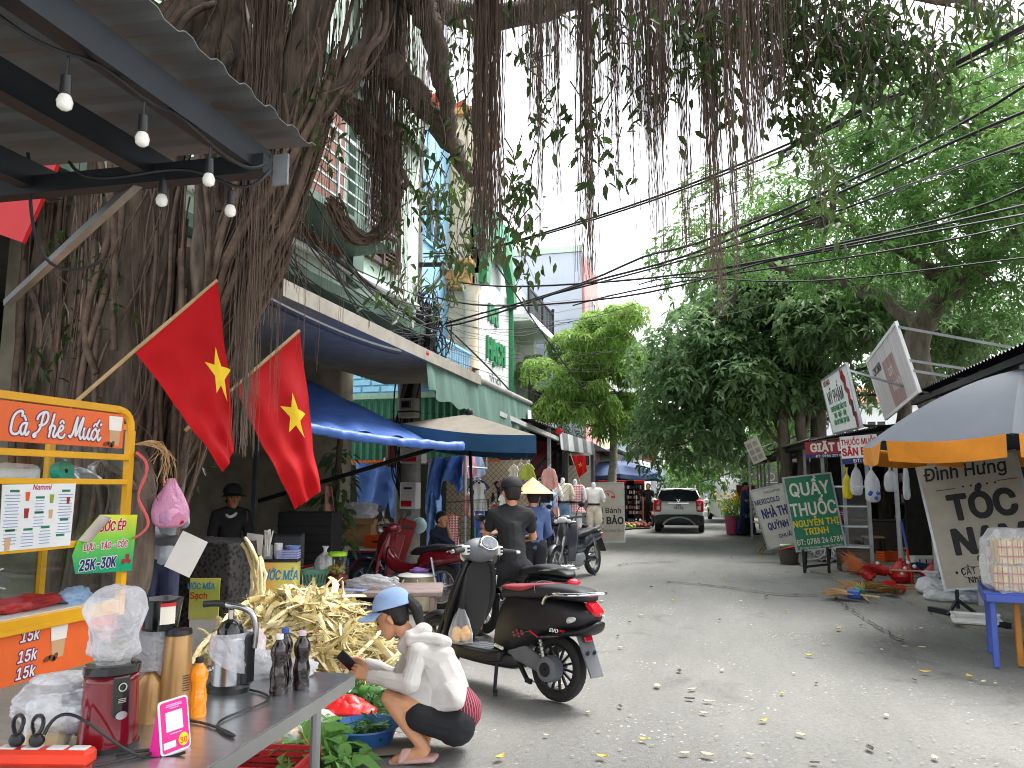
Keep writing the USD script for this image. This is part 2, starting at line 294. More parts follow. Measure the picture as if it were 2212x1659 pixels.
# ---------- green house
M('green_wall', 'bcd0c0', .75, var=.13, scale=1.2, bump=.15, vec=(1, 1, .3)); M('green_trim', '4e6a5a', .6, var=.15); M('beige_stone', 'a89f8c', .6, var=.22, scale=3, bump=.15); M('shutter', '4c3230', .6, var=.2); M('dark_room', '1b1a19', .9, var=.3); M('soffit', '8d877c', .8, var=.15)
hs = Thing('green_house', 'pale green plaster house with brown louvred shutters behind the banyan tree', 'house', (-5.2, 8, 0), world=True)
A_, B_ = V(-5.45, 2.2, 0), V(-4.89, 12.62, 0); gf = Fr(A_, B_-A_, ZZ); L_ = np.linalg.norm(B_-A_)
hs.part('wall', J(gf.m(box((L_/2, 8.7, -3.6), (L_, 9.0, 7.2)))), 'green_wall', False)
hs.part('ledge', J(gf.m(box((L_/2, 4.27, -3.5), (L_+.1, .15, 7.3))), gf.m(box((L_/2, 7.6, .06), (L_+.04, .14, .22))), gf.m(box((L_/2, 10.9, .06), (L_+.04, .14, .22)))), 'green_trim', False)
hs.part('white_gutter', gf.m(tube([(0, 4.68, .06), (L_-.15, 4.68, .06)], .06, 10)), 'white_plastic')
for u in (5.9, 8.05): hs.part('pilaster', gf.m(box((u, 8.7, .05), (.32, 8.4, .12))), 'green_trim', False)
def louvre_window(T, fr, x, y, w, h):
    fm = T.part('window', J([fr.m(box((x+sx*w/2, y, .04), (.07, h+.07, .1))) for sx in (-1, 0, 1)], [fr.m(box((x, y+sy*h/2, .04), (w, .07, .096))) for sy in (-1, 1)]), 'shutter', False)
    for sx in (-1, 1):
        for k in range(int(h/.075)):
            T.part('slat', fr.m(mv(box((0, 0, 0), (w/2-.09, .055, .012)), (x+sx*w/4, y-h/2+.07+k*.075, .04), (-35, 0, 0))), 'shutter', False, sub=fm)
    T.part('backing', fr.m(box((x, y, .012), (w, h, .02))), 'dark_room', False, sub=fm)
louvre_window(hs, gf, 8.95, 6.05, 1.1, 1.9); louvre_window(hs, gf, 8.95, 9.5, 1.1, 1.9); louvre_window(hs, gf, 3.6, 9.4, 1.2, 2)
hs.part('balcony_door', J(gf.m(box((7.0, 5.95, .03), (1.25, 2.3, .08)))), M('brown_door', '6e3519', .5, vec=(6, 6, 1)), False)
hs.part('balcony_slab', gf.m(box((6.2, 4.95, .4), (3.4, .1, .8))), 'green_trim', False)
for k in range(6): hs.part('railing_bar', gf.m(bar((4.6, 5.12+k*.17, .78), (7.9, 5.12+k*.17, .78), .025 if k < 5 else .05)), 'zinc_pipe', False)
for k in range(5): hs.part('railing_post', gf.m(bar((4.6+k*.82, 5.0, .78), (4.6+k*.82, 5.97, .78), .04)), 'zinc_pipe', False)
# ground floor: set-back shop with pillars, ceiling, interior
hs.part('ceiling', box((-7.75, 7.6, 4.12), (5.0, 10.2, .1)), 'soffit', False)
hs.part('canopy', J(box((-4.55, 9.3, 3.36), (1.75, 6.4, .07)), box((-3.69, 9.3, 3.34), (.06, 6.4, .16))), 'soffit', False, label='flat grey canopy over the shop front')
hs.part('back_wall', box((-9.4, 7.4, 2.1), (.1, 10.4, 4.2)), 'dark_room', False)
hs.part('side_wall', box((-8.1, 12.5, 2.1), (2.8, .16, 4.0)), 'beige_stone', False); hs.part('side_wall', box((-8.1, 2.4, 2.1), (2.8, .12, 4.0)), 'beige_stone', False)
hs.part('pillar', box((-6.45, 12.35, 2.05), (.75, .5, 4.05), .02), 'beige_stone', False); hs.part('pillar', box((-6.5, 6.3, 2.05), (.5, .5, 4.05), .02), 'beige_stone', False)
hs.part('signboard', box((-6.42, 9.6, 3.3), (.12, 4.4, 1.0)), M('faded_sign', '6f6a60', .7, var=.2), False, label='faded signboard above the shop opening')
for y in (7.6, 9.2, 10.9): hs.part('door_frame', J(bar((-6.9, y, .1), (-6.9, y, 2.8), .07), bar((-6.9, y, 2.2), (-6.9, y+1.4, 2.2), .06)), 'grey_plastic', False)
solo('blue_canvas_roll', tube(curve([(-3.62, 5.5, 3.16), (-3.62, 8, 3.14), (-3.64, 8.8, 3.2)], 12), .035, 8), M('blue_canvas', '0e1526', .6, var=.2, scale=6, bump=.4, bscale=14), 'rolled up blue canvas tied under the edge of the grey canopy', 'awning')
# ---------- left row behind: blue house, tan house, white shop, pale lavender house
def windows(T, fr, lst, m='win_glass', fm='white_paint'):
    for x, y, w, h in lst:
        f = T.part('window', J([fr.m(box((x+s*w/2, y, .03), (.08, h+.08, .08))) for s in (-1, 0, 1)], [fr.m(box((x, y+s*h/2, .03), (w, .08, .076))) for s in (-1, 1)]), fm, False)
        T.part('pane', fr.m(box((x, y, .008), (w, h, .012))), m, False, sub=f)
M('win_glass', '20272c', .06, var=.3); M('blue_wall', '8fbfdc', .7, var=.12, scale=1.5); M('tan_wall', 'c9b79e', .7, var=.14, scale=1.6); M('ornate', '9c6a38', .65, col2='c49a60', scale=6, bump=.3); M('roof_tile', 'a4492f', .75, var=.25, scale=4); M('white_wall', 'd5d8d8', .7, var=.07, scale=1); M('lav_wall', 'b9c0cf', .75, var=.06, scale=.8); M('pink_wall', 'c08a88', .75); M('sage_wall', 'b3b596', .75)
bh = Thing('blue_house', 'light blue house with rusticated brickwork seen behind the pole', 'house', (-9.5, 19, 0), world=True)
bh.part('wall', box((-10.5, 19, 5.6), (7, 3, 11.2)), 'blue_wall', False)
bs = Fr((-14, 17.5, 0), (1, 0, 0), ZZ)
for r in range(9):
    for k in range(14):
        bh.part('brick', bs.m(box((.3+k*.5+(r % 2)*.25, 3.75+r*.17, .02), (.46, .14, .05), .012)), 'blue_wall', False)
bh.part('cornice', J(bs.m(box((3.5, 3.45, .12), (7.2, .2, .3))), bs.m(box((3.5, 3.28, .06), (7.1, .14, .2))), bs.m(box((3.5, 5.5, .1), (7.2, .18, .3)))), 'blue_wall', False)
for k in range(9): bh.part('panel', bs.m(box((.5+k*.78, 2.9, .03), (.6, .5, .05), .012)), 'blue_wall', False)
bf = Fr((-7, 17.5, 0), (0, 1, 0), ZZ); windows(bh, bf, [(1.5, 5.6, 1.2, 1.6), (1.5, 8.8, 1.2, 1.6)], fm='blue_wall')
bh.part('balcony', J(bf.m(box((1.5, 4.3, .4), (2.8, .16, .8))), [bf.m(bar((.2+k*.2, 4.4, .75), (.2+k*.2, 5.2, .75), .03)) for k in range(14)], bf.m(bar((.1, 5.2, .75), (2.9, 5.2, .75), .06))), 'blue_wall', False)
th = Thing('tan_house', 'narrow tan house with ornate brown capitals and a red tiled roof', 'house', (-7.5, 21.6, 0), world=True)
th.part('wall', box((-8.2, 21.7, 6.2), (3.6, 2.3, 12.4)), 'tan_wall', False)
tf = Fr((-10, 20.55, 0), (1, 0, 0), ZZ)
for z in (4.4, 7.5): th.part('capital', J(tf.m(box((3.1, z, .1), (1.2, .55, .35), .04)), tf.m(box((3.1, z+.36, .16), (1.4, .16, .5), .03)), tf.m(box((3.1, z-.34, .12), (1.3, .1, .4), .03)), [tf.m(tube([(2.75+k*.35, z, .3), (2.75+k*.35, z, .33)], .12, 10)) for k in range(3)]), 'ornate', 30)
th.part('column', J(lathe([(.26, 4.8), (.2, 5.1), (.2, 6.9), (.27, 7.15)], 14, (-6.3, 20.45, 0)), lathe([(.26, 1.5), (.2, 1.8), (.2, 3.8), (.27, 4.05)], 14, (-6.3, 20.45, 0))), 'tan_wall')
windows(th, Fr((-6.4, 20.5, 0), (0, 1, 0), ZZ), [(1.2, 3.2, 1.2, 1.5), (1.2, 6.2, 1.2, 1.6), (1.2, 9.4, 1.2, 1.6)])
rf = th.part('roof', J(box((-8.2, 21.7, 12.5), (4.0, 2.7, .2))), 'ornate', False)
for r in range(6):
    for k in range(12): th.part('tile', mv(tube([(0, 0, 0), (.5, 0, .0)], .12, 7), (-6.15-r*.38, 20.5+k*.23, 12.62+r*.19), (0, 26, 180)), 'roof_tile', 40, sub=rf)
ws = Thing('white_shop', 'white shop house with a green arch and green lettering on its front', 'house', (-8, 23, 0), world=True)
ws.part('wall', box((-8.4, 22.9, 4.6), (4, 4.4, 9.2)), 'white_wall', False)
wf = Fr((-6.3, 20.72, 0), (0, 1, 0), ZZ)
ws.part('signboard', wf.m(box((1.9, 5.4, .05), (3.5, 4.6, .14))), M('sign_white', 'e6e9e8', .4, var=.03), False)
[ws.part('lettering', wf.e(txt(w, h, .06, .87), x, z, .13, .06), 'green_print', False) for w, h, x, z in (('HẠCH', .62, 1.9, 5.35), ('NHI', .5, 1.6, 6.5))]
ws.part('small_lettering', J(wf.e(txt('TÔI YÊU', .3, .0, .8), 1.9, 4.55, .122, .01), wf.e(txt('0866 686 - 086', .2, .0, .8), 1.9, 4.05, .122, .01)), 'grey_plastic', False)
arch = Point(0, 0).buffer(1.85, quad_segs=12).difference(Point(0, 0).buffer(1.45, quad_segs=12)).intersection(sbox(-2, 0, 2, 2))
ws.part('arch', wf.e(arch, 1.9, 7.4, .12, .25), 'green_print', 40); ws.part('green_panel', wf.m(box((1.9, 9.4, .1), (3.6, 1.1, .3))), M('mint', '4fae86', .6), False)
ws.part('green_edge', J(wf.m(box((3.72, 5.9, .1), (.12, 3.4, .3))), wf.m(box((.2, 3.0, .1), (.5, .9, .2)))), 'green_print', False)
rc = Thing('balcony_house', 'white house with tall grey glass doors and black balcony railings', 'house', (-8, 27, 0), world=True)
rc.part('wall', box((-8.8, 27.4, 4.6), (4, 4.6, 9.2)), 'white_wall', False); cf = Fr((-6.8, 25.12, 0), (0, 1, 0), ZZ)
rc.part('slab', J(cf.m(box((2.3, 3.9, .6), (4.5, .24, 1.2))), cf.m(box((2.3, 7.3, .6), (4.5, .24, 1.2))), cf.m(box((3.4, 5.6, .3), (.4, 3.2, .6)))), 'white_paint', False)
dr = rc.part('door', J([cf.m(bar((.35+k*.55, 4.02, .05), (.35+k*.55, 7.15, .05), .09)) for k in range(4)], cf.m(bar((.35, 6.2, .05), (2., 6.2, .05), .08)), cf.m(bar((.35, 7.1, .05), (2., 7.1, .05), .08))), 'grey_plastic', False); rc.part('pane', cf.m(box((1.2, 5.5, .02), (1.7, 3.2, .02))), 'win_glass', False, sub=dr)
for z0 in (4.02, 7.42):
    r_ = rc.part('railing', J(cf.m(bar((0, z0+.9, 1.12), (4.5, z0+.9, 1.12), .07)), [cf.m(J(bar((k, z0, 1.12), (k, z0+1.0, 1.12), .08), blob((k, z0+1.07, 1.12), .07, 1, 0))) for k in (.05, 2.3, 4.4)]), 'black_paint', False)
    for k in range(28): rc.part('baluster', cf.m(bar((.2+k*.15, z0, 1.12), (.2+k*.15, z0+.88, 1.12), .022)), 'black_paint', False, sub=r_)
lv = Thing('lavender_house', 'tall plain pale lavender house wall beyond the white balcony', 'house', (-8, 33, 0), world=True)
lv.part('wall', box((-9.6, 32.2, 5.5), (10, 4.2, 11)), 'lav_wall', False); lv.part('parapet', box((-9.6, 32.2, 11.15), (10.1, 4.3, .25)), 'green_wall', False)
lv.part('front', box((-4.55, 32.2, 5.5), (.12, 4.1, 10.8)), 'pink_wall', False); windows(lv, Fr((-4.49, 30.2, 0), (0, 1, 0), ZZ), [(2, 5.5, 1.4, 1.6), (2, 8.6, 1.4, 1.6)])
sg = Thing('sage_house', 'narrow sage coloured house with a red tiled porch roof', 'house', (-4.5, 36, 0), world=True)
sg.part('wall', box((-6.8, 36.3, 4.9), (4.6, 3.4, 9.8)), 'sage_wall', False); sg.part('roof', mv(box((0, 0, 0), (2., 3.4, .2)), (-4.2, 36.3, 8.9), (0, 28, 0)), 'roof_tile', False); windows(sg, Fr((-4.5, 34.6, 0), (0, 1, 0), ZZ), [(1.7, 4.9, 1.4, 1.5), (1.7, 7.6, 1.4, 1.5)])
def plain_house(name, label, c, s, wall, roof=None, wins=3, face='-y'):
    t = Thing(name, label, 'house', (c[0], c[1], 0), world=True); t.part('wall', box((c[0], c[1], s[2]/2), s), wall, False)
    fr = Fr((c[0]-s[0]/2, c[1]-s[1]/2, 0), (1, 0, 0), ZZ); fx = Fr((c[0]+s[0]/2, c[1]-s[1]/2, 0), (0, 1, 0), ZZ)
    windows(t, fr, [(s[0]*(k+.5)/wins, z, min(1.3, s[0]/wins*.6), 1.5) for k in range(wins) for z in np.arange(4.6, s[2]-1, 3.2)])
    windows(t, fx, [(s[1]*(k+.5)/2, z, 1.2, 1.5) for k in range(2) for z in np.arange(4.6, s[2]-1, 3.2)])
    if roof:
        x0, x1, y0, y1, z = c[0]-s[0]/2-.3, c[0]+s[0]/2+.3, c[1]-s[1]/2-.3, c[1]+s[1]/2+.3, s[2]+.01; h = s[2]+1.3; ym = c[1]
        t.part('roof', (np.array([(x0, y0, z), (x1, y0, z), (x1, y1, z), (x0, y1, z), (x0+.8, ym, h), (x1-.8, ym, h)]), np.array([(0, 1, 5), (0, 5, 4), (1, 2, 5), (2, 3, 4), (2, 4, 5), (3, 0, 4), (0, 2, 1), (0, 3, 2)])), roof, False)
    else: t.part('parapet', box((c[0], c[1], s[2]+.1), (s[0]+.3, s[1]+.3, .3)), 'white_paint', False)
    return t
plain_house('grey_white_house', 'pale grey concrete house with a jutting balcony beyond the green street tree', (-6.0, 45, 0), (5.4, 8, 8.0), 'white_wall', None, 3)
plain_house('pale_blue_house', 'light blue house half hidden by the bright green tree', (-6.2, 40, 0), (3.6, 1.6, 6.4), 'blue_wall', None, 2)
plain_house('red_roof_house', 'low white house under a red roof at the far end of the street', (-3.2, 74, 0), (5.2, 6, 5.2), 'white_wall', 'roof_tile', 3)
plain_house('end_house', 'pale house closing the street behind the grey awnings', (2.5, 78, 0), (6, 6, 4.6), 'white_wall', None, 4)
plain_house('right_back_house', 'white house with a reddish roof showing between the right hand tree trunks', (9, 52, 0), (7, 6, 6.4), 'white_wall', 'roof_tile', 4)
gt = Thing('metal_gate', 'wide pale grey sheet metal gate closing the far end of the street', 'gate', (-1.5, 66, 0), world=True)
gt.part('frame', J(box((-1.5, 66, 3.4), (8, .3, .5))), 'white_wall', False)
for k in range(16): gt.part('panel', box((-5.2+k*.5, 66+(k % 2)*.05, 1.6), (.46, .06, 3.1)), 'tin_grey', False)

# ---------- utility pole, meter boxes, lamp, cables
M('pole_concrete', '7f7c74', .85, var=.22, scale=3, bump=.3, col2='5b5852')
pb = V(-5.16, 13.0, 0)
up = Thing('utility_pole', 'weathered concrete utility pole hung with meter boxes and cable tangles', 'utility pole', pb)
up.part('shaft', tube([(0, 0, 0), (0, 0, 3.5), (.03, .02, 9.5)], [.24, .21, .15], 12), 'pole_concrete', 40)
for z in (4.5, 5.6, 6.6): up.part('crossarm', J(bar((-.5, -.2, z), (.6, .05, z), .07), [tube([(x, -.08, z), (x, -.08, z+.14)], .035, 8) for x in (-.4, 0, .5)]), 'dark_metal', False)
r = np.random.default_rng(3)
def loop(c, R, sq=1.6):
    a0 = r.random()*6; ax = Ro.random(random_state=int(r.integers(1e6))).as_matrix(); a = np.linspace(0, 4+r.random()*3, 16)
    return tube(np.array(c)+(np.stack([np.cos(a+a0)*R, np.sin(a+a0)*R*.6, (a-a.mean())*R*.12], 1)@ax.T)*[1, 1, sq], .009+r.random()*.006, 4)
up.part('cable_tangle', J([loop((.28+r.normal(0, .22), -.1+r.normal(0, .15), 3.75+r.random()*1.3), .14+r.random()*.26) for _ in range(70)], [tube(curve([(.1+r.normal(0, .12), -.16, 5.0), (.2+r.normal(0, .12), -.22, 4), (.02+r.normal(0, .07), -.22, 3), (r.normal(0, .06), -.2, 1.2+r.random())], 12), .014, 4) for _ in range(16)]), 'cable', True, kind='stuff')
up.part('splice_box', J(box((.2, -.32, 4.3), (.3, .22, .75), .04), box((.45, -.2, 3.95), (.16, .2, .5), .04)), 'black_plastic', False)
def meter(px, py, w, h, label):
    p = Y(px, py, 12.68); t = Thing('meter_box', label, 'meter box', p, -8, 'meter boxes strapped to the pole')
    t.part('case', box((0, -.05, h/2), (w, .2, h), .015), M('meter_grey', 'b5b3ab', .5), False)
    fr = t.part('window', J(box((0, -.158, h*.66), (w*.6, .014, h*.4), .004)), 'grey_plastic', False); t.part('pane', box((0, -.168, h*.66), (w*.42, .008, h*.28)), 'win_glass', False, sub=fr)
    t.part('strap', box((0, -.05, h*.3), (w+.01, .21, .025)), 'black_plastic', False)
meter(890, 809, .27, .26, 'upper small pale meter box high on the concrete pole'); meter(886, 903, .33, .34, 'larger pale meter box with a square window below the green awning corner'); meter(888, 776, .25, .2, 'topmost grey box on the pole beside the awning end')
def pbox(px, py, w, h, label, col='white_plastic'):
    p = Y(px, py, 12.6); t = Thing('cabinet', label, 'cabinet', p, -6, None); t.part('case', box((0, 0, h/2), (w, .2, h), .012), col, False)
    t.part('label', J(box((-w*.08, -.103, h*.2), (w*.66, .006, h*.22))), 'red_paint', False); t.part('label', box((0, -.103, h*.78), (w*.5, .006, h*.08)), 'navy_print', False); return t
pbox(886, 1099, .31, .45, 'white cabinet with a red label on the pole at head height'); pbox(893, 1001, .42, .36, 'grey white cabinet with a red sticker under the blue tarp end', 'meter_grey')
lp = Thing('street_lamp', 'grey street lamp head on a slanted arm from the concrete pole', 'street lamp', pb, world=True)
a, b = Y(908, 640, 12.9), Y(955, 590, 12.0); lp.part('arm', tube(curve([a, (a+b)/2+V(0, 0, -.05), b], 8), .035, 8), 'zinc_pipe')
c = Y(985, 552, 11.7); d_ = (c-b)/np.linalg.norm(c-b); lp.part('head', chain([[(b, .05), (b+d_*.25, (.11, .11, .07))], [(b+d_*.25, (.11, .11, .07)), (c, (.07, .07, .05))]], .05, 3), M('lamp_grey', '77777a', .5))
lp.part('lens', blob(b+d_*.3-V(0, .0, .07), (.1, .12, .05), 2, 0), 'clear_white')
WL = 'black overhead cable strung across the street from the concrete pole'
WR = {}
def wire(pts, d0, d1, rad=.012, name='overhead_cable', lab=WL, sag=0.):
    n = len(pts); t = np.linspace(d0, d1, n); c = curve([EYE+ray(*p)*k for p, k in zip(pts, t)], 20); c[:, 2] -= sag*np.sin(np.linspace(0, np.pi, 20))
    WR.setdefault(lab, []).append((pts[-1][1]-pts[-1][0]*.4, w_ := solo(name, tube(c, rad, 5), 'cable', lab, 'cable', True, 'overhead cables crossing the street', loc=c[0]))); return w_
wire([(915, 548), (1047, 537), (1157, 508), (1304, 463), (1475, 404), (1735, 297), (1908, 214), (2260, 44)], 14, 7, .016); wire([(915, 556), (1047, 540), (1157, 512), (1304, 468), (1475, 410), (1735, 306), (1908, 224), (2260, 60)], 14, 7, .013)
wire([(1690, 330), (1800, 268), (1960, 190), (2260, 30)], 7.6, 5.5, .022); wire([(1475, 437), (1850, 288), (2260, 112)], 12, 8, .007); wire([(1475, 455), (1850, 320), (2260, 158)], 12, 8, .006)
wire([(963, 698), (1100, 661), (1288, 600), (1395, 553), (1475, 535), (1900, 360), (2260, 155)], 14, 7, .017); wire([(963, 705), (1100, 668), (1288, 606), (1475, 555), (1850, 400), (2260, 222)], 14, 7, .017)
wire([(963, 700), (1288, 612), (1617, 520), (1974, 396), (2260, 290)], 14, 7.4, .015); wire([(946, 643), (1076, 661), (1238, 653), (1429, 626), (1751, 540), (1974, 489), (2260, 385)], 14, 8, .015)
wire([(988, 609), (1100, 619), (1238, 614), (1429, 598), (1600, 572), (1807, 533), (2260, 432)], 14, 8, .016); wire([(1238, 660), (1336, 635), (1487, 606), (1700, 575), (2260, 470)], 13, 9, .013)
wire([(1336, 606), (1511, 588), (1687, 560), (2260, 455)], 13, 9, .014); wire([(1380, 615), (1496, 599), (1662, 608), (1890, 596), (2260, 552)], 13, 9.5, .012); wire([(1073, 573), (1126, 653), (1206, 768), (1330, 930)], 12, 24, .016)
wire([(971, 713), (1076, 816), (1130, 880)], 14, 17, .018); wire([(963, 690), (1180, 705), (1420, 640), (1600, 560), (2260, 300)], 14, 8, .005); wire([(963, 660), (1150, 690), (1400, 700), (1700, 640)], 14, 20, .006)
for k in range(16): wire([(960+r.normal(0, 8), 640+k*9), (1080+r.normal(0, 20), 655+k*11+r.normal(0, 12)), (1220, 640+k*14+r.normal(0, 14)), (1420+k*8, 600+k*16)], 14, 26, .005, lab='thin dark service wire fanning out from the concrete pole')
for k in range(22):
    s = (540+r.random()*190, 380+r.random()*190); e = (900+r.random()*50, 640+r.random()*130); m = ((s[0]+e[0])/2+r.normal(0, 25), (s[1]+e[1])/2+20+r.random()*70)
    wire([s, m, e], 8.5, 13.4, .007+r.random()*.007, 'sagging_cable', 'thin black cable sagging in front of the green house wall')
wire([(590, 480), (660, 520), (740, 570), (830, 640), (915, 700)], 8.4, 13.2, .035, 'cable_bundle', 'thick bundle of black cables running past the green house to the pole')
ORD = 'topmost,second,third,fourth,fifth,sixth,seventh,eighth,ninth,tenth,eleventh,twelfth,thirteenth,fourteenth,fifteenth,sixteenth,lowest,last'.split(',')
for lab, l in WR.items():
    if 1 < len(l) < 19:
        for k, (_, w_) in enumerate(sorted(l, key=lambda x: x[0])): w_.SetCustomDataByKey('label', ORD[k]+(' black cable crossing the street, counted down at the right end' if 'black over' in lab else ' thin service wire of the fan from the concrete pole, counted downwards'))
# ---------- green awning
M('green_canvas', '4d6c60', .75, var=.2, scale=2, vec=(1, 3, .4), bump=.25, bscale=12); M('blue_tarp', '456db4', .45, var=.22, scale=4, bump=.6, bscale=16, col2='3558a0'); M('beige_canvas', '7b7468', .8, var=.1); M('blue_canvas2', '1f4a6b', .75, var=.12); M('dark_canvas', '2a2d31', .8)
ga = Thing('green_awning', 'dark green canvas awning with a ragged hanging valance beside the pole', 'awning', (-3.74, 13, 3), world=True)
zb = np.interp
def gval(u, v):
    y = 9.95+u*6.6; bot = np.interp(u, [0, .1, .5, 1], [2.86, 2.78, 2.6, 2.72])+.03*np.sin(u*60)+.03*(meshkit.noise(np.stack([u*14, u*0, u*0], -1), 5)-.5)
    return np.stack([-3.72+.045*np.sin(u*41+np.sin(u*17)*2)*v+.05*v, y, 3.33*(1-v)+bot*v], -1)
ga.part('valance', sheet(gval, 90, 8, .006), 'green_canvas', True)
ga.part('roof', sheet(lambda u, v: np.stack([-3.72-v*2.2, 9.95+u*6.6, 3.38+v*.35+.03*np.sin(u*20)], -1), 40, 6, .01), 'tin_grey', True)
ga.part('roll', tube([(-3.72, 9.9, 3.37), (-3.72, 16.6, 3.37)], .055, 10), M('grey_canvas', '8e8c86', .8, var=.2, scale=5)); ga.part('end_cap', tube([(-3.72, 9.82, 3.37), (-3.72, 9.9, 3.37)], .07, 12), 'red_paint')
ga.part('paper_patch', box((-3.65, 16.2, 2.98), (.006, .32, .4)), 'paper', False)
for y in (10.2, 16.4): ga.part('arm', bar((-3.75, y, 3.32), (-5.7, y, 3.75), .05), 'dark_metal', False)
cw = Thing('corrugated_fence', 'green corrugated sheet metal hoarding behind the pole', 'fence', (-7, 15.6, 2), world=True)
def corr(u, v): return np.stack([-9.6+u*5.4, 15.6+.03*np.cos(u*5.4/.16*2*np.pi), 2.1+v*1.35], -1)
cw.part('sheet', sheet(corr, 270, 2, .004), M('corr_green', '3f7862', .5, .2, var=.12), 30); cw.part('rail', box((-6.9, 15.54, 3.5), (5.5, .1, .12)), M('pale_green', '8fae9c', .6), False); cw.part('rail', box((-6.9, 15.56, 2.08), (5.5, .06, .05)), 'orange_plastic', False)
cf_ = Thing('chain_link_fence', 'rusty chain link fence with a beige wall panel behind it', 'fence', (-6.5, 15.3, 0), world=True)
bars_ = [bar((-9+k*.11, 15.3, .1), (-9+k*.11+2, 15.3, 2.1), .006) for k in range(-18, 46)]+[bar((-9+k*.11+2, 15.29, .1), (-9+k*.11, 15.29, 2.1), .006) for k in range(-18, 46)]
cf_.part('wire_mesh', J(bars_), 'dark_metal', False, kind='stuff')
for x in (-8.6, -6.6, -4.6): cf_.part('post', tube([(x, 15.3, 0), (x, 15.3, 2.15)], .03, 8), 'zinc_pipe')
cf_.part('back_panel', box((-6.6, 16.0, 1.1), (6, .06, 2.0)), M('cream_panel', 'b3a48c', .8, var=.15), False)
# blue tarps
e0, e1 = G(652, 917, 2.14), G(993, 963, 2.0)
bk0 = X(645, 812, -5.6); bk1 = X(945, 955, -3.7)
def tarp(u, v):
    P = bil(e0, e1, bk1, bk0)(u, v); P[..., 2] -= .16*np.sin(np.pi*np.clip(v, 0, 1))*(1-.5*u)+.03*(meshkit.noise(np.stack([u*9, v*5, u*0], -1), 2)-.5)+.02*np.sin(u*30)*(1-v); return P
bt = Thing('blue_tarp_awning', 'bright blue tarpaulin awning stretched out beside the red flag', 'awning', (-4.6, 9.5, 2.2), world=True)
bt.part('tarp', sheet(tarp, 50, 22, .006), 'blue_tarp', True); bt.part('roll', rumple(tube(curve([e0+V(0, 0, -.02), (e0+e1)/2+V(0, 0, -.05), e1+(e1-e0)*.02], 60), .05, 10), .02, 14), 'blue_tarp', True)
bt.part('strut', bar(X(560, 1082, -5.6), e1-V(.1, .2, .0), .045), 'black_paint', False)
def hang_tarp(name, label, c, rag=.06, seed=1, m='blue_tarp'):
    a, b, d, e = c; f = bil(a, b, e, d)
    def fn(u, v):
        P = f(u, v); n = np.cross(b-a, d-a); n = n/np.linalg.norm(n); P = P+n*(.06*np.sin(u*14+v*3+seed)+.1*(meshkit.noise(np.stack([u*5, v*5, u*0+seed], -1), seed)-.5))[..., None]; P[..., 2] += rag*(meshkit.noise(np.stack([u*9, u*0, u*0], -1), seed)-.5)*v*2; return P
    return solo(name, sheet(fn, 30, 24, .004), m, label, 'tarpaulin', True)
hang_tarp('blue_tarp', 'crumpled blue tarpaulin hung on the chain link fence left of the pole', [Y(768, 998, 15.0), Y(862, 1012, 15.0), Y(775, 1102, 15.0), Y(868, 1106, 15.0)], .2, 3)
hang_tarp('blue_tarp', 'creased blue tarpaulin hung right of the pole under the umbrella', [Y(925, 990, 12.2), Y(1000, 984, 12.3), Y(922, 1072, 12.2), Y(1000, 1050, 12.3)], .2, 8)
hang_tarp('blue_tarp', 'torn light blue plastic sheet drooping behind the woman in navy', [Y(922, 1065, 12.6), Y(950, 1062, 12.6), Y(918, 1165, 12.6), Y(955, 1150, 12.6)], .2, 5, M('pale_blue_tarp', '7aa0d6', .5, var=.2, bump=.4, bscale=14))
hang_tarp('orange_tarp', 'orange cloth edge showing behind the seated woman in navy', [Y(952, 1108, 13.2), Y(992, 1115, 13.2), Y(955, 1135, 13.2), Y(975, 1140, 13.2)], .1, 5, 'orange_plastic')
# ---------- square umbrella
def square_umbrella(label, p0, p1, depth, z, rise, val, mt, mvv, pole, lean=(0, 0), name='market_umbrella', n_in=V(-.9, .42, 0)):
    p0, p1 = np.array(p0), np.array(p1); n = n_in/np.linalg.norm(n_in)*depth; C4 = [p0, p1, p1+n, p0+n]; top = sum(C4)/4+V(0, 0, rise)
    t = Thing(name, label, 'umbrella', (*(sum(C4)/4)[:2], 0), world=True)
    sh, vl = [], []
    for k in range(4):
        a, b = C4[k], C4[(k+1) % 4]
        def tri(u, v, a=a, b=b): return (a[None, None]*(1-u[..., None])+b[None, None]*u[..., None])*(1-v[..., None])+top*v[..., None]-ZZ*(.05*np.sin(np.pi*u)*(1-v))[..., None]
        m = sheet(tri, 14, 10, .004); sh.append(m)
        def va(u, v, a=a, b=b):
            P = a*(1-u[..., None])+b*u[..., None]-ZZ*(.05*np.sin(np.pi*u))[..., None]; o = P-top; o[..., 2] = 0; o /= np.linalg.norm(o, axis=-1, keepdims=True)
            return P-ZZ*(v*val)[..., None]+o*(.02*np.sin(u*9+k)*v+.004)[..., None]
        vl.append(sheet(va, 16, 5, .004))
        t.part('rib', bar(a-ZZ*.02, top-ZZ*.05, .022), 'dark_metal', False)
    t.part('canopy', J(sh), mt, True); t.part('valance', J(vl), mvv, True); t.part('cap', blob(top+ZZ*.02, (.06, .06, .07), 2, 0), 'dark_metal')
    t.part('pole', tube([top-ZZ*.02, V(top[0]+lean[0], top[1]+lean[1], 0)], .024, 8), pole); t.part('base', lathe([(.01, 0), (.28, 0), (.28, .08), (.06, .12), (.01, .12)], 16, (top[0]+lean[0], top[1]+lean[1], .02)), 'concrete')
    return t
square_umbrella('large beige and blue square market umbrella leaning over the clothes stall', Y(868, 915, 10.1), Y(1157, 940, 10.0), 2.0, 2.3, .3, .24, 'beige_canvas', 'blue_canvas2', 'dark_metal', (.2, -.3), n_in=V(-.28, 1, 0))
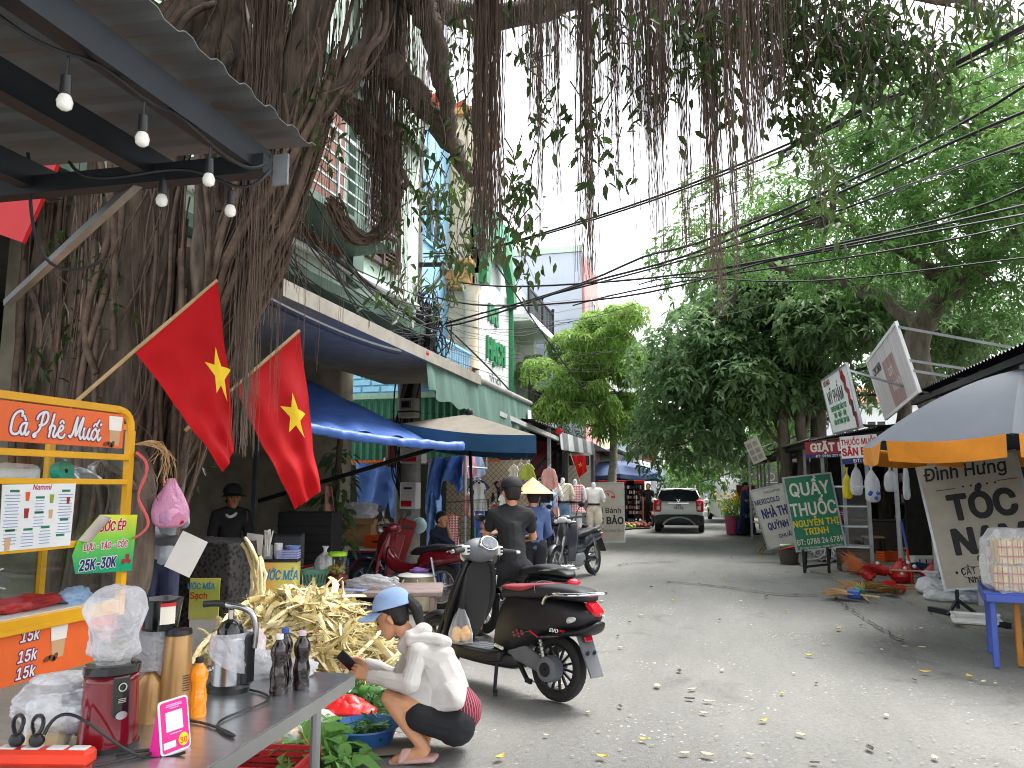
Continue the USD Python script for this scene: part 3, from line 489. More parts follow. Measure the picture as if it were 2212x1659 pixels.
# ---------- clothes shop
cs = Thing('clothes_shop', 'dark clothes shop with a red signboard over hanging garments', 'shop', (-5.5, 18.5, 0), world=True)
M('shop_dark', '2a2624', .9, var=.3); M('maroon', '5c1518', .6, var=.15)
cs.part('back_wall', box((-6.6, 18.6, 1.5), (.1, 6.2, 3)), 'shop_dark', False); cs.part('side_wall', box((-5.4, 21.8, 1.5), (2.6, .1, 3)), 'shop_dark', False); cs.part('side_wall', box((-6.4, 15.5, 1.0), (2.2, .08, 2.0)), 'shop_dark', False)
cs.part('roof', sheet(lambda u, v: np.stack([-6.7+v*3.3, 15.6+u*6.4, 3.15-v*.25+.02*np.cos(u*150)], -1), 120, 3, .01), 'dark_metal', 30)
sf = Fr((-6.2, 15.9, 0), (.5, .87, 0), ZZ)
cs.part('signboard', sf.m(box((1.9, 2.25, 0), (5.2, .9, .06))), 'maroon', False); [cs.part('lettering', sf.e(txt(w, .28, .02), x, 2.0, .035, .006), M('gold', 'a08a3a', .5), False) for w, x in (('khang', 1.1), ('nữ', 3.4))]
cs.part('front_post', bar((-3.5, 17.6, 0), (-3.5, 17.6, 2.9), .08), 'zinc_pipe', False); cs.part('front_post', bar((-3.4, 21.6, 0), (-3.4, 21.6, 2.8), .08), 'dark_metal', False)
cs.part('roof_edge', bar(X(1075, 893, -3.75), X(1208, 950, -3.4), .09), M('edge_grey', 'a9aaa6', .5), False)
cs.part('brace', bar((-3.45, 19.5, 2.7), (-4.6, 17.4, 1.2), .06), 'dark_metal', False)
sa = Thing('striped_awning', 'grey and white striped corrugated valance above the mannequins', 'awning', (-3.3, 20.4, 2.5), world=True)
nodes_mat('stripes', {'g': ('geometry', {}), 's': ('separate_xyz', {}), 'm': ('math', {'math_type': 'multiply', 'value2': 6.2}), 'f': ('math', {'math_type': 'fraction'}), 'r': ('rgb_ramp', {'ramp': [(.48, c3('7a7b7c')), (.52, c3('c6c8c8'))]}), 'p': ('principled_bsdf', {'roughness': .6})}, [('g.position', 's.vector'), ('s.y', 'm.value1'), ('m.value', 'f.value1'), ('f.value', 'r.fac'), ('r.color', 'p.base_color')], 'p.BSDF')
st0, st1 = G(1208, 932, 2.85), G(1281, 956, 2.85)
sa.part('valance', sheet(lambda u, v: np.stack([st0[0]+(st1[0]-st0[0])*u+.03*np.sin(u*170)+.04*v, st0[1]+(st1[1]-st0[1])*u, 2.85-v*(.42-.06*u)-.02*np.abs(np.sin(u*42))*v], -1), 150, 4, .005), 'stripes', True)
sa.part('roof', sheet(lambda u, v: np.stack([st0[0]-v*2.2, st0[1]+(st1[1]-st0[1])*u, 2.86+v*.3], -1), 8, 3, .01), 'tin_grey', False); sa.part('end_cap', tube([st0-V(0, .1, 0), st0], .08, 10), 'red_paint')
# garments
GM = {}
def garment_shape(kind):
    P = {'tee': [(-.1, 0), (-.2, -.03), (-.36, -.2), (-.28, -.28), (-.19, -.2), (-.19, -.62), (.19, -.62), (.19, -.2), (.28, -.28), (.36, -.2), (.2, -.03), (.1, 0), (0, -.06)],
         'dress': [(-.08, 0), (-.17, -.04), (-.24, -.2), (-.16, -.24), (-.15, -.35), (-.32, -.95), (.32, -.95), (.15, -.35), (.16, -.24), (.24, -.2), (.17, -.04), (.08, 0), (0, -.07)],
         'pants': [(-.18, 0), (-.2, -.35), (-.22, -.95), (-.05, -.95), (0, -.32), (.05, -.95), (.22, -.95), (.2, -.35), (.18, 0)],
         'shirt': [(-.1, 0), (-.2, -.03), (-.3, -.3), (-.33, -.62), (-.25, -.64), (-.19, -.25), (-.2, -.7), (.2, -.7), (.19, -.25), (.25, -.64), (.33, -.62), (.3, -.3), (.2, -.03), (.1, 0), (0, -.05)],
         'skirt': [(-.14, 0), (-.26, -.16), (-.2, -.2), (-.34, -.5), (.34, -.5), (.2, -.2), (.26, -.16), (.14, 0), (0, -.04)]}[kind]
    return Polygon(P).buffer(.015)
def garment(px, py, y, kind, m, sc, label, rz=0, hanger=True):
    sc *= .6 if y > 14 else .72
    m_ = trimesh.Trimesh(*(lambda t: (t.vertices, t.faces))(ext(garment_shape(kind), .02))).subdivide_to_size(.07) if True else None
    v = m_.vertices.copy(); v[:, 2] += .035*np.sin(v[:, 0]*28+py)*np.clip(-v[:, 1]*1.6, 0, 1)+.03*np.sin(v[:, 0]*11+v[:, 1]*5)+.05*(v[:, 2] > .01)*np.exp(-(v[:, 0]/.2)**2)
    mm = trimesh.Trimesh(np.stack([v[:, 0], -v[:, 2], v[:, 1]], 1)*sc, m_.faces, process=False)
    p = Y(px, py, y); t = Thing('garment', label, kind if kind not in ('tee',) else 'shirt', p, rz, None); t.part('cloth', mm, m, 40)
    if hanger: t.part('hanger', J(tube([(-.17*sc, -.01, -.03), (0, -.01, .03), (.17*sc, -.01, -.03)], .008, 5), tube(curve([(0, -.01, .03), (0, -.01, .08), (.03, -.01, .1), (.02, -.01, .06)], 8), .004, 5)), 'white_plastic')
for nm, c in dict(cl_white='dad9d4', cl_pink='c98f9a', cl_navy='20263f', cl_olive='97a23c', cl_lilac='8c7896', cl_rose='b07880', cl_black='17171a', cl_cream='cbc4ae', cl_denim='3c5f9e', cl_sky='9fb6d8', cl_jeans='5f7a96', cl_red='9a2630', cl_peach='d9a196').items(): M(nm, c, .85, var=.12, scale=7, bump=.2, bscale=50)
nodes_mat('plaid', {'tc': ('texture_coordinate', {}), 's': ('separate_xyz', {}), 'w1': ('math', {'math_type': 'multiply', 'value2': 26.}), 'w2': ('math', {'math_type': 'multiply', 'value2': 26.}), 'f1': ('math', {'math_type': 'fraction'}), 'f2': ('math', {'math_type': 'fraction'}), 'a': ('math', {'math_type': 'add'}), 'r': ('rgb_ramp', {'ramp': [(.45, c3('e2d5cf')), (.55, c3('c0626a')), (.9, c3('8e2433'))]}), 'd': ('math', {'math_type': 'multiply', 'value2': .55}), 'p': ('principled_bsdf', {'roughness': .85})},
    [('tc.object', 's.vector'), ('s.x', 'w1.value1'), ('s.z', 'w2.value1'), ('w1.value', 'f1.value1'), ('w2.value', 'f2.value1'), ('f1.value', 'a.value1'), ('f2.value', 'a.value2'), ('a.value', 'd.value1'), ('d.value', 'r.fac'), ('r.color', 'p.base_color')], 'p.BSDF')
for a in [(1104, 1000, 17.5, 'tee', 'cl_red', .8, 'dark red shirt in the upper row of the clothes shop'), (1012, 985, 12.4, 'shirt', 'cl_pink', .72, 'pale pink shirt hung highest by the blue tarp', 60), (1027, 985, 12.6, 'shirt', 'cl_sky', .7, 'light blue shirt hung highest beside the umbrella pole', 40), (1036, 1038, 13.0, 'tee', 'cl_navy', .8, 'navy shirt hung behind the white frilled dress'), (1035, 1043, 11.6, 'dress', 'cl_white', .62, 'white frilled dress on a hanger beside the man in black', 10),
          (1036, 1100, 12.4, 'pants', 'cl_denim', .75, 'bright blue jersey trousers below the white frilled dress'), (1013, 1068, 12.2, 'dress', 'cl_peach', .5, 'small pink striped dress on an orange hanger'), (1070, 1040, 16, 'shirt', 'cl_navy', 1.0, 'long dark navy coat at the back of the clothes shop'), (1092, 1036, 15.5, 'tee', 'cl_rose', .9, 'dusty rose top hung left of the grey dress'), (1110, 1006, 15, 'dress', 'cl_cream', .8, 'grey lace dress with a red hem in the shop'), (1125, 1002, 15.4, 'dress', 'cl_cream', .7, 'narrow beige dress hung beside the olive top'),
          (1141, 1004, 15.2, 'skirt', 'cl_olive', .95, 'olive green frilled top hung under the umbrella edge'), (1142, 1035, 15.3, 'tee', 'cl_lilac', .8, 'grey lilac top below the olive top'), (1165, 1042, 15.8, 'shirt', 'cl_rose', .85, 'faded rose shirt beside the pink jacket'), (1187, 1013, 15.2, 'shirt', 'cl_peach', .95, 'salmon pink jacket hanging at the shop corner'), (1178, 1045, 15.6, 'shirt', 'cl_black', .9, 'black shirt hung behind the pink jacket'), (1090, 1068, 14.8, 'dress', 'cl_white', .9, 'long white dress hung left of the black cap'), (1068, 1090, 15.2, 'pants', 'cl_red', .6, 'dark red trousers low in the clothes shop'), (1056, 1100, 15.6, 'pants', 'cl_black', .8, 'black trousers low in the clothes shop'), (1196, 1075, 17, 'pants', 'cl_peach', .8, 'rose trousers hung beside the first mannequin'), (1189, 1076, 17.2, 'pants', 'cl_sky', .8, 'pale blue jeans hung beside the first mannequin')]:
    garment(*a[:7], rz=a[7] if len(a) > 7 else -14)
solo('clothes_rail', J(tube([Y(1000, 1008, 12.3), Y(1052, 1012, 12.6)], .018, 6), tube([Y(1005, 985, 12.3), Y(1005, 1180, 12.3)], .03, 8), tube([Y(1051, 985, 12.6), Y(1051, 1012, 12.6)], .014, 6)), 'zinc_pipe', 'grey pipe clothes rail beside the creased blue tarpaulin', 'rail')
nt = Thing('wire_stand', 'black wire mesh display stand with striped and green bags', 'stand', Y(1010, 1190, 11.4)*[1, 1, 0], 10)
nt.part('frame', J(tube([(-.35, 0, .0), (-.35, 0, 1.3), (.3, .1, 1.35), (.3, .1, 0)], .014, 6)), 'black_paint'); nt.part('wire_mesh', J([bar((-.35+k*.08, .01+k*.012, .05), (-.35+k*.08, .01+k*.012, 1.3), .004) for k in range(9)], [bar((-.35, 0, .1+k*.1), (.3, .1, .1+k*.1), .004) for k in range(13)]), 'black_paint', False)
for k, (x, z, m, s, lb) in enumerate([(-.25, 1.1, 'plaid', 1.3, 'red and white striped bag hung on the black wire stand'), (.1, .92, 'green_print', .5, 'bright green pouch hung on the black wire stand')]):
    p = nt.x.GetTranslateOp().Get() if hasattr(nt.x, 'GetTranslateOp') else None; o = Y(1010, 1190, 11.4)*[1, 1, 0]
    solo('hanging_bag', sheet(lambda u, v: np.stack([o[0]+x+(u-.5)*.26*s*(.55+.45*v), o[1]-.05+.02*np.sin(u*9)+u*0, z-v*.85*s+u*0], -1), 8, 12, .03), m, lb, 'bag', True)
# mannequins
def mannequin(px, py, y, top, bot, label, kind):
    p = Y(px, 1100, y); b = V(p[0], p[1], .09); t = Thing('mannequin', label, 'mannequin', b, 8, None); zz = Y(px, py, y)[2]-.09; s = zz/1.5
    bd = chain([[((0, 0, 1.5*s), .05), ((0, 0, 1.38*s), .05)], [((-.16, 0, 1.36*s), .045), ((.16, 0, 1.36*s), .045), ((0, 0, 1.2*s), (.15, .1, .1))], [((0, 0, 1.2*s), (.15, .1, .1)), ((0, 0, 1.05*s), (.11, .08, .06))], [((0, 0, 1.05*s), (.11, .08, .06)), ((0, 0, .9*s), (.16, .11, .1))], [((-.08, 0, .88*s), .085), ((-.09, 0, .5*s), .06)], [((.08, 0, .88*s), .085), ((.09, 0, .5*s), .06)], [((-.18, 0, 1.35*s), .05), ((-.24, 0, 1.1*s), .035)], [((.18, 0, 1.35*s), .05), ((.24, 0, 1.1*s), .035)]], .035, 5)
    t.part('body', bd, 'white_plastic', True); t.part('stand', J(tube([(0, 0, 0), (0, 0, .9*s)], .02, 8), lathe([(.01, 0), (.2, 0), (.2, .02), (.01, .03)], 16)), 'chrome')
    tp = [[((-.15, 0, 1.37*s), .055), ((.15, 0, 1.37*s), .055), ((0, 0, 1.22*s), (.165, .115, .1))], [((0, 0, 1.22*s), (.165, .115, .1)), ((0, 0, 1.0*s), (.14, .11, .05))], [((-.17, 0, 1.35*s), .06), ((-.23, 0, 1.18*s), .06)], [((.17, 0, 1.35*s), .06), ((.23, 0, 1.18*s), .06)]]
    if kind == 'dress': tp = tp[:2]+[[((0, 0, 1.02*s), (.13, .1, .04)), ((0, 0, .8*s), (.25, .18, .02))]]
    t.part('top', chain(tp, .03, 3, amp=.008, fs=16), top, True)
    if bot: t.part('shorts', chain([[((0, 0, 1.0*s), (.14, .11, .03)), ((0, 0, .9*s), (.17, .13, .1))], [((-.09, 0, .88*s), .1), ((-.1, 0, .62*s), .1)], [((.09, 0, .88*s), .1), ((.1, 0, .62*s), .1)]], .03, 3, amp=.006, fs=14), bot, True)
    t.part('belt', lathe([(.135, 1.0*s), (.145, 1.01*s), (.145, 1.04*s), (.135, 1.05*s)], 16), 'black_plastic')
mannequin(1191, 1040, 17.6, 'cl_white', 'cl_white', 'mannequin in a plain white top, first in the row beside the clothes shop', 'tee'); mannequin(1216, 1036, 17.8, 'cl_cream', 'cl_jeans', 'mannequin in a cream blouse and denim shorts', 'tee'); mannequin(1243, 1039, 18.2, 'plaid', None, 'mannequin in a red checked frilled dress', 'dress'); mannequin(1283, 1046, 18.6, 'cl_white', 'cl_cream', 'mannequin in a white printed tee and beige trousers before the signboard', 'tee')
def board(name, label, fr, w, h, bg, texts, frame='zinc_pipe', thick=.03, cat='sign', group=None, fw=.03, base=None):
    """flat sign in its frame: texts are (string, height, x, y, material, bold, condense, slant)"""
    t = Thing(name, label, cat, base if base is not None else fr.p(w/2, 0), world=True, group=group)
    t.part('panel', fr.m(box((w/2, h/2, -thick/2), (w, h, thick))), bg, False)
    if frame: t.part('frame', J([fr.m(box((x, h/2, -thick/2+.003), (fw, h+fw, thick+.012))) for x in (0, w)], [fr.m(box((w/2, y, -thick/2+.003), (w, fw*.98, thick+.011))) for y in (0, h)]), frame, False)
    for s, hh, x, y, m, *o in texts:
        g = txt(s, hh, *(o or [0.])); b = g.bounds; lim = 2*min(x, w-x)*.95
        if b[2]-b[0] > lim: g = affinity.scale(g, lim/(b[2]-b[0]), 1, origin=(0, 0))
        t.part('lettering', fr.e(g, x, y, .001, .003), m, False)
    return t
M('sign_beige', 'a8a193', .6, var=.08)
p0 = Y(1278, 1165, 20.2); f = Fr((p0[0], p0[1], .12), (1, .12, 0), (0, .1, 1)); tb = board('bread_sign', 'tall beige standing sign with a round emblem behind the last mannequin', f, .85, 1.52, 'sign_beige', [('i Bánh', .13, .52, .74, 'black_paint', .02), ('C BẢO', .17, .5, .46, 'black_paint', .06, .95), ('Thu Mai Pho', .07, .55, .25, 'grey_plastic', 0, 1, 12)])
tb.part('emblem', J(f.e(Point(0, 0).buffer(.17).difference(Point(0, 0).buffer(.15)).intersection(sbox(-.2, -.02, .2, .2)), .45, 1.15, .001), f.e(Polygon([(-.07, .06), (.0, .05), (.02, -.05), (-.04, .02)]), .46, 1.2, .001), f.e(sbox(0, 0, .1, .06), .52, 1.12, .001)), 'red_paint', False)
wp = Thing('notice_board', 'tall grey shop notice board with four photographs above the mannequins', 'sign', Y(1245, 1090, 21), world=True); f = Fr(Y(1228, 1060, 21), (1, .1, 0), ZZ); wp.part('panel', f.m(box((.3, .38, 0), (.62, 1.3, .04))), 'sign_beige', False)
for k in range(4): wp.part('photo', f.m(box((.15+.3*(k % 2), (.82, -.1)[k//2], .025), (.25, .26, .01))), 'shop_dark', False)
wp.part('lettering', J([f.e(txt('- - - - - - -', .05, .01), .3, .5-k*.09, .024) for k in range(3)]), 'grey_plastic', False)

# ---------- trees
M('bark_banyan', '453b34', .9, col2='75685a', vec=(3, 3, .7), scale=4, bump=.9, bscale=14); M('root', '4a3c33', .85, col2='715e50', scale=9, bump=.2); M('bark_grey', '4a4238', .9, col2='6d6355', vec=(2, 2, .6), scale=5, bump=.6, bscale=18); M('bark_light', '8b8577', .85, col2='a8a294', vec=(1, 1, 2), scale=6, bump=.3)
leafmat('leaf_ficus', c3('2e421c'), c3('6c8236'), .4, .38); leafmat('leaf_alstonia', c3('507636'), c3('a6ba66'), .46, .42); leafmat('leaf_dark', c3('587447'), c3('a0b37c'), .44, .4); leafmat('leaf_light', c3('72923e'), c3('b8ca70'), .45, .45)
def unit(a): return a/(np.linalg.norm(a, axis=-1, keepdims=True)+1e-9)
def leaves(P, D, L, W, fold=.25, droop=.2, rng=rng, fine=False):
    """many leaves at once: base points, directions, lengths"""
    n = len(P); L = np.broadcast_to(L, n)[:, None]; W = L*W; Nn = unit(rng.normal(size=(n, 3))*.5+[0, 0, 1.]); S = unit(np.cross(D, Nn)); Nn = np.cross(S, D)
    dr = -ZZ*droop*L
    if fine:
        a, b = P+D*L*.3, P+D*L*.68+dr*.5; pts = [P, a-S*W*.42+Nn*W*fold, a, a+S*W*.42+Nn*W*fold, b-S*W*.34+Nn*W*fold, b, b+S*W*.34+Nn*W*fold, P+D*L+dr]
        F = [(0, 2, 1), (0, 3, 2), (1, 2, 5), (1, 5, 4), (2, 3, 6), (2, 6, 5), (4, 5, 7), (5, 6, 7)]
    else:
        a = P+D*L*.55+dr*.4; pts = [P, a-S*W*.5+Nn*W*fold, a, a+S*W*.5+Nn*W*fold, P+D*L+dr]; F = [(0, 2, 1), (0, 3, 2), (1, 2, 4), (2, 3, 4)]
    v = np.stack(pts, 1); k = len(pts)
    return trimesh.Trimesh(v.reshape(-1, 3), (np.arange(n)[:, None, None]*k+np.array(F)[None]).reshape(-1, 3), process=False)
def rosettes(C, A, k, L, W, tilt=.35, rng=rng, droop=.25):
    n = len(C); t1 = unit(np.cross(A, rng.normal(size=(n, 3)))); t2 = np.cross(A, t1); a = rng.random((n, 1))*6.3+np.arange(k)[None]/k*6.283+rng.normal(0, .15, (n, k))
    D = unit(t1[:, None]*np.cos(a)[..., None]+t2[:, None]*np.sin(a)[..., None]+A[:, None]*(tilt+rng.normal(0, .2, (n, k)))[..., None])
    return leaves(np.repeat(C, k, 0), D.reshape(-1, 3), (L*(.7+.5*rng.random((n, k)))).ravel(), W, droop=droop, rng=rng)
def in_poly(poly, n, rng):
    p = Polygon(poly); b = p.bounds; out = []
    import shapely
    while len(out) < n:
        q = np.stack([b[0]+(b[2]-b[0])*rng.random(n), b[1]+(b[3]-b[1])*rng.random(n)], 1); out += list(q[shapely.contains_xy(p, q[:, 0], q[:, 1])])
    return np.array(out[:n])
def clumps(poly, n, y0, y1, R, rng, holes=()):
    q = in_poly(poly, n, rng); ys = y0+(y1-y0)*rng.random(n); c = np.array([Y(a, b, y) for (a, b), y in zip(q, ys)])
    return c, R*(.6+.6*rng.random(n))
def crown(c, R, per, rng, flat=.75):
    """points on the outer shells of clumps, with outward-up directions"""
    P, A = [], []
    for ci, ri in zip(c, R):
        d = unit(rng.normal(size=(per, 3))+[0, 0, .35]); r = ri*(.55+.45*rng.random(per)**.5)[:, None]
        P.append(ci+d*r*[1, 1, flat]); A.append(unit(d+[0, 0, .5]+rng.normal(0, .25, (per, 3))))
    return np.vstack(P), np.vstack(A)
def twigs(c, hub, rng, r0=.05, n=None):
    """limbs from a hub to each clump, forking off one another"""
    ms = []
    for ci in c[:n]:
        h = hub[np.argmin(np.linalg.norm(hub-ci, axis=1))]; m = (h+ci)/2+rng.normal(0, .18, 3)+ZZ*.1; L = np.linalg.norm(ci-h)
        ms.append(tube(curve([h, m, ci], 7), np.linspace(r0*min(1.4, .5+L*.25), .012, 7), 5))
    return J(ms)
def limb(pts, r0, r1, n=14, seg=9, wob=.0, rng=rng):
    c = curve(pts, n); c[1:-1] += rng.normal(0, wob, (n-2, 3)) if wob else 0
    return tube(c, np.linspace(r0, r1, n), seg)
# -- right-hand trees
rg = np.random.default_rng(21)
polyA = [(1500, 590), (1495, 480), (1570, 400), (1650, 372), (1720, 335), (1790, 275), (1900, 240), (2000, 190), (2110, 125), (2240, 130), (2420, 200), (2420, 640), (2200, 660), (1980, 560), (1800, 600), (1640, 600)]
cA, RA = clumps(polyA, 120, 13.5, 19.5, .95, rg)
ta = Thing('street_tree', 'tall spreading tree with whorled bright green leaves above the right hand stalls', 'tree', (4.3, 15.8, 0), world=True)
hubA = [V(4.3, 15.8, 0), V(4.35, 15.8, 2.6), Y(1985, 720, 16), Y(2060, 625, 16), Y(2115, 590, 16)]
ta.part('trunk', rumple(limb(hubA, .3, .2, 40, 14), .035, 5), 'bark_grey', True)
L1 = [[hubA[4], Y(2212, 480, 16), Y(2280, 330, 15.5)], [hubA[3], Y(2000, 480, 16.5), Y(1900, 360, 17)], [hubA[2], Y(1890, 640, 17), Y(1760, 600, 17.5), Y(1640, 560, 18)], [hubA[4], Y(2100, 450, 15.5), Y(2080, 260, 15)], [hubA[3], Y(1940, 540, 15), Y(1800, 470, 15)]]
ta.part('limb', J([limb(p, .15, .05, 18, 8, .04, rg) for p in L1]), 'bark_grey', True)
hA = np.vstack([curve(p, 10)[3:] for p in L1]); ta.part('twigs', twigs(cA, hA, rg, .045, 70), 'bark_grey', True, kind='stuff')
P, A = crown(cA, RA, 60, rg); ta.part('crown', rosettes(P, A, 7, .165, .3, .3, rg), 'leaf_alstonia', False, kind='stuff')
polyB = [(1415, 1005), (1408, 900), (1440, 830), (1425, 770), (1480, 690), (1530, 640), (1560, 560), (1700, 560), (1760, 600), (1740, 720), (1700, 830), (1640, 900), (1590, 960), (1500, 1000)]
cB, RB = clumps(polyB, 75, 20.5, 26, 1.0, rg)
tb_ = Thing('street_tree', 'dense dark round-leaved tree hanging low over the street on the right', 'tree', (2.75, 22.5, 0), world=True)
hb = [V(2.75, 22, 0), Y(1768, 900, 22), Y(1766, 760, 22), Y(1770, 600, 22), Y(1775, 430, 22)]
tb_.part('trunk', rumple(limb(hb, .24, .14, 30, 12), .03, 5), 'bark_grey', True)
L2 = [[hb[2], Y(1700, 700, 22.5), Y(1600, 720, 23), Y(1480, 800, 24)], [hb[3], Y(1680, 560, 22), Y(1560, 590, 23)], [hb[1], Y(1650, 880, 22), Y(1520, 940, 23)], [hb[1], Y(1640, 800, 23), Y(1520, 880, 24)], [Y(1768, 690, 22), Y(1710, 600, 21.5), Y(1640, 575, 21), Y(1585, 640, 21)]]
tb_.part('limb', J([limb(p, .13, .04, 18, 8, .05, rg) for p in L2]), 'bark_grey', True); hB = np.vstack([curve(p, 10)[2:] for p in L2]); tb_.part('twigs', twigs(cB, hB, rg, .05, 60), 'bark_grey', True, kind='stuff')
P, A = crown(cB, RB, 95, rg); tb_.part('crown', rosettes(P, A, 5, .23, .5, .15, rg, .45), 'leaf_dark', False, kind='stuff')
polyC = [(1700, 600), (1800, 590), (1960, 560), (2240, 640), (2420, 640), (2420, 760), (2212, 720), (2100, 800), (1900, 860), (1760, 900), (1690, 880), (1740, 720)]
cC, RC = clumps(polyC, 55, 20, 27, 1.05, rg)
tc_ = Thing('street_tree', 'dark forked tree half hidden behind the cosmetics and curcumin signs', 'tree', (4.6, 24, 0), world=True)
hc = [V(4.9, 23, 0), Y(1960, 830, 23), Y(1940, 740, 23), Y(1900, 690, 23), Y(1830, 640, 23)]
tc_.part('trunk', rumple(limb(hc, .26, .1, 30, 12), .03, 5), 'bark_grey', True); tc_.part('twigs', twigs(cC, np.array(curve(hc, 10)[4:]), rg, .05), 'bark_grey', True, kind='stuff')
P, A = crown(cC, RC, 75, rg); tc_.part('crown', rosettes(P, A, 6, .26, .42, .2, rg, .35), 'leaf_dark', False, kind='stuff')
polyD = [(1430, 1010), (1500, 985), (1640, 900), (1700, 830), (1730, 900), (1640, 1000), (1560, 1020), (1470, 1060)]
cD, RD = clumps(polyD, 26, 30, 38, 1.1, rg)
td_ = Thing('street_tree', 'yellow green tree low behind the white car and the far stalls', 'tree', (1.6, 34, 0), world=True)
hd = [V(3.2, 33, 0), V(3.0, 33, 2.5), V(2.2, 33.5, 4.5), V(.8, 34, 5.5)]; td_.part('trunk', limb(hd, .22, .08, 20, 10, .04, rg), 'bark_grey', True); td_.part('twigs', twigs(cD, curve(hd, 8)[3:], rg, .05), 'bark_grey', True, kind='stuff')
P, A = crown(cD, RD, 75, rg); td_.part('crown', rosettes(P, A, 6, .24, .42, .2, rg, .4), 'leaf_alstonia', False, kind='stuff')
# two bare-stemmed trunks low behind the stalls
for k, (px, top, lean, lb) in enumerate([(1685, 860, -.4, 'slim dark trunk behind the tilted white notice above the stalls'), (1725, 850, .3, 'second slim dark trunk right of the tilted white notice')]):
    b = Y(px+10, 1000, 21.3); t = Thing('street_tree', lb, 'tree', (b[0], b[1], 0), world=True); tp = Y(px, top, 21.3); t.part('trunk', limb([(b[0], b[1], 0), b, tp], .2, .12, 14, 9, .02, rg), 'bark_grey', True)
    ll = [[b+ZZ*(.2+.25*j), b+V(rg.normal(0, .5), .2, .9+.2*j), b+V(rg.normal(0, 1.2), .2, 1.7+.3*j)] for j in range(6)]; t.part('limb', J([limb(p, .06, .015, 9, 6, .03, rg) for p in ll]), 'bark_grey', True)
    c_ = np.array([p[-1] for p in ll]+[tp]); P, A = crown(c_, np.full(len(c_), .7), 40, rg); t.part('crown', rosettes(P, A, 6, .22, .42, .2, rg, .4), 'leaf_dark', False, kind='stuff')
# -- light green tree on the left
polyL = [(1128, 800), (1180, 785), (1215, 735), (1270, 690), (1310, 670), (1370, 672), (1395, 740), (1405, 850), (1385, 920), (1320, 925), (1240, 910), (1160, 880), (1128, 835)]
cL, RL = clumps(polyL, 60, 25, 29, .72, rg)
tl = Thing('street_tree', 'bright light green young tree over the left hand stalls', 'tree', (-3.2, 27, 0), world=True)
hl = [V(-3.2, 27, 0), Y(1325, 1000, 27), Y(1322, 900, 27), Y(1290, 780, 27), Y(1275, 690, 27)]
tl.part('trunk', limb(hl, .19, .05, 24, 10, .01, rg), 'bark_light', True); tl.part('twigs', twigs(cL, curve(hl, 12)[5:], rg, .05), 'bark_grey', True, kind='stuff')
P, A = crown(cL, RL, 85, rg); tl.part('crown', rosettes(P, A, 6, .24, .27, -.35, rg, .5), 'leaf_light', False, kind='stuff')
# ---------- banyan
by = np.random.default_rng(5)
bn = Thing('banyan_tree', 'old banyan with many fused trunks and long curtains of hanging aerial roots', 'tree', (-4.2, 5.1, 0), world=True)
def at(px, py, y=5.1): return Y(px, py, y)
TR = [([at(215, 1250), at(235, 1000), at(262, 760), at(285, 560), at(290, 380), at(315, 200), at(415, 30, 5.3), at(480, -120, 5.4)], .30, .13), ([at(285, 1230, 5.4), at(310, 1000, 5.3), at(340, 650), at(355, 430), at(390, 250), at(470, 60, 5.3), at(500, -60, 5.4)], .13, .08), ([at(355, 1200, 5.6), at(400, 960, 5.4), at(428, 650, 4.9), at(430, 420, 4.9), at(440, 280, 4.9), at(500, 120, 5.2)], .07, .04),
      ([at(90, 1250, 5.6), at(95, 900, 5.6), at(105, 600, 5.6), at(130, 350, 5.6), at(150, 100, 5.6), at(200, -160, 5.6)], .17, .12), ([at(160, 1200, 5.4), at(165, 900, 5.4), at(180, 640, 5.4), at(195, 380, 5.4), at(270, 160, 5.4), at(330, 110, 5.4)], .15, .1),
      ([at(290, 1260, 5.7), at(330, 1100, 5.7), at(385, 940, 5.6), at(450, 770, 5.4), at(515, 610, 5.2), at(565, 480), at(615, 330), at(655, 150), at(700, -40)], .22, .14), ([at(450, 780, 5.5), at(465, 700, 5.4), at(475, 500, 5.4), at(500, 250, 5.4), at(510, 0, 5.4)], .16, .13),
      ([at(600, 480, 5.3), at(590, 300, 5.3), at(580, 100, 5.3), at(560, -60, 5.3)], .13, .1), ([at(615, 330, 5.0), at(720, 200, 5.2), at(790, 100, 5.4), at(800, -60, 5.5)], .1, .07), ([at(720, 200, 5.6), at(780, 260, 5.8), at(830, 330, 5.9), at(850, 420, 5.9)], .09, .07),
      ([at(285, 1180, 4.9), at(290, 1080, 4.9), at(265, 960, 5.0), at(250, 850, 5.0)], .16, .12), ([at(120, 1200, 4.9), at(150, 1000, 4.9), at(200, 850, 5.0)], .12, .1)]
for k, (p, r0, r1) in enumerate(TR):
    if p[0][2] > .2 and k not in (6, 7, 8, 9): p = [V(p[0][0], p[0][1], -.1)]+p
    c = curve(p, 44); t = tube(c, np.linspace(r0, r1, 44)*(1+.12*np.sin(np.arange(44)*.55+k)), 16); bn.part('trunk', rumple(t, .05, 3.2, k+1, (1, 1, .5)), 'bark_banyan', True)
LB = [[at(700, -40), V(-1.7, 5.3, 5.6), V(-.4, 5.5, 5.75), V(1.0, 5.8, 5.7), V(2.6, 6.2, 5.6), V(4.0, 6.6, 5.8)], [at(800, -60, 5.5), V(-1.2, 6.4, 5.9), V(.2, 6.6, 6.2), V(1.5, 7.0, 6.1), V(2.6, 7.4, 5.9)], [V(-1.0, 5.4, 5.7), V(-.6, 4.6, 5.4), V(.2, 4.0, 5.2)], [V(.8, 5.7, 5.7), V(1.6, 5.0, 5.3), V(2.3, 4.6, 5.0)], [at(830, 120, 5.6), at(900, 210, 5.9), at(960, 290, 6.1), at(1020, 400, 6.2)], [at(870, -60, 5.6), at(930, 60, 5.8), at(960, 200, 5.9), at(985, 330, 6.0)]]
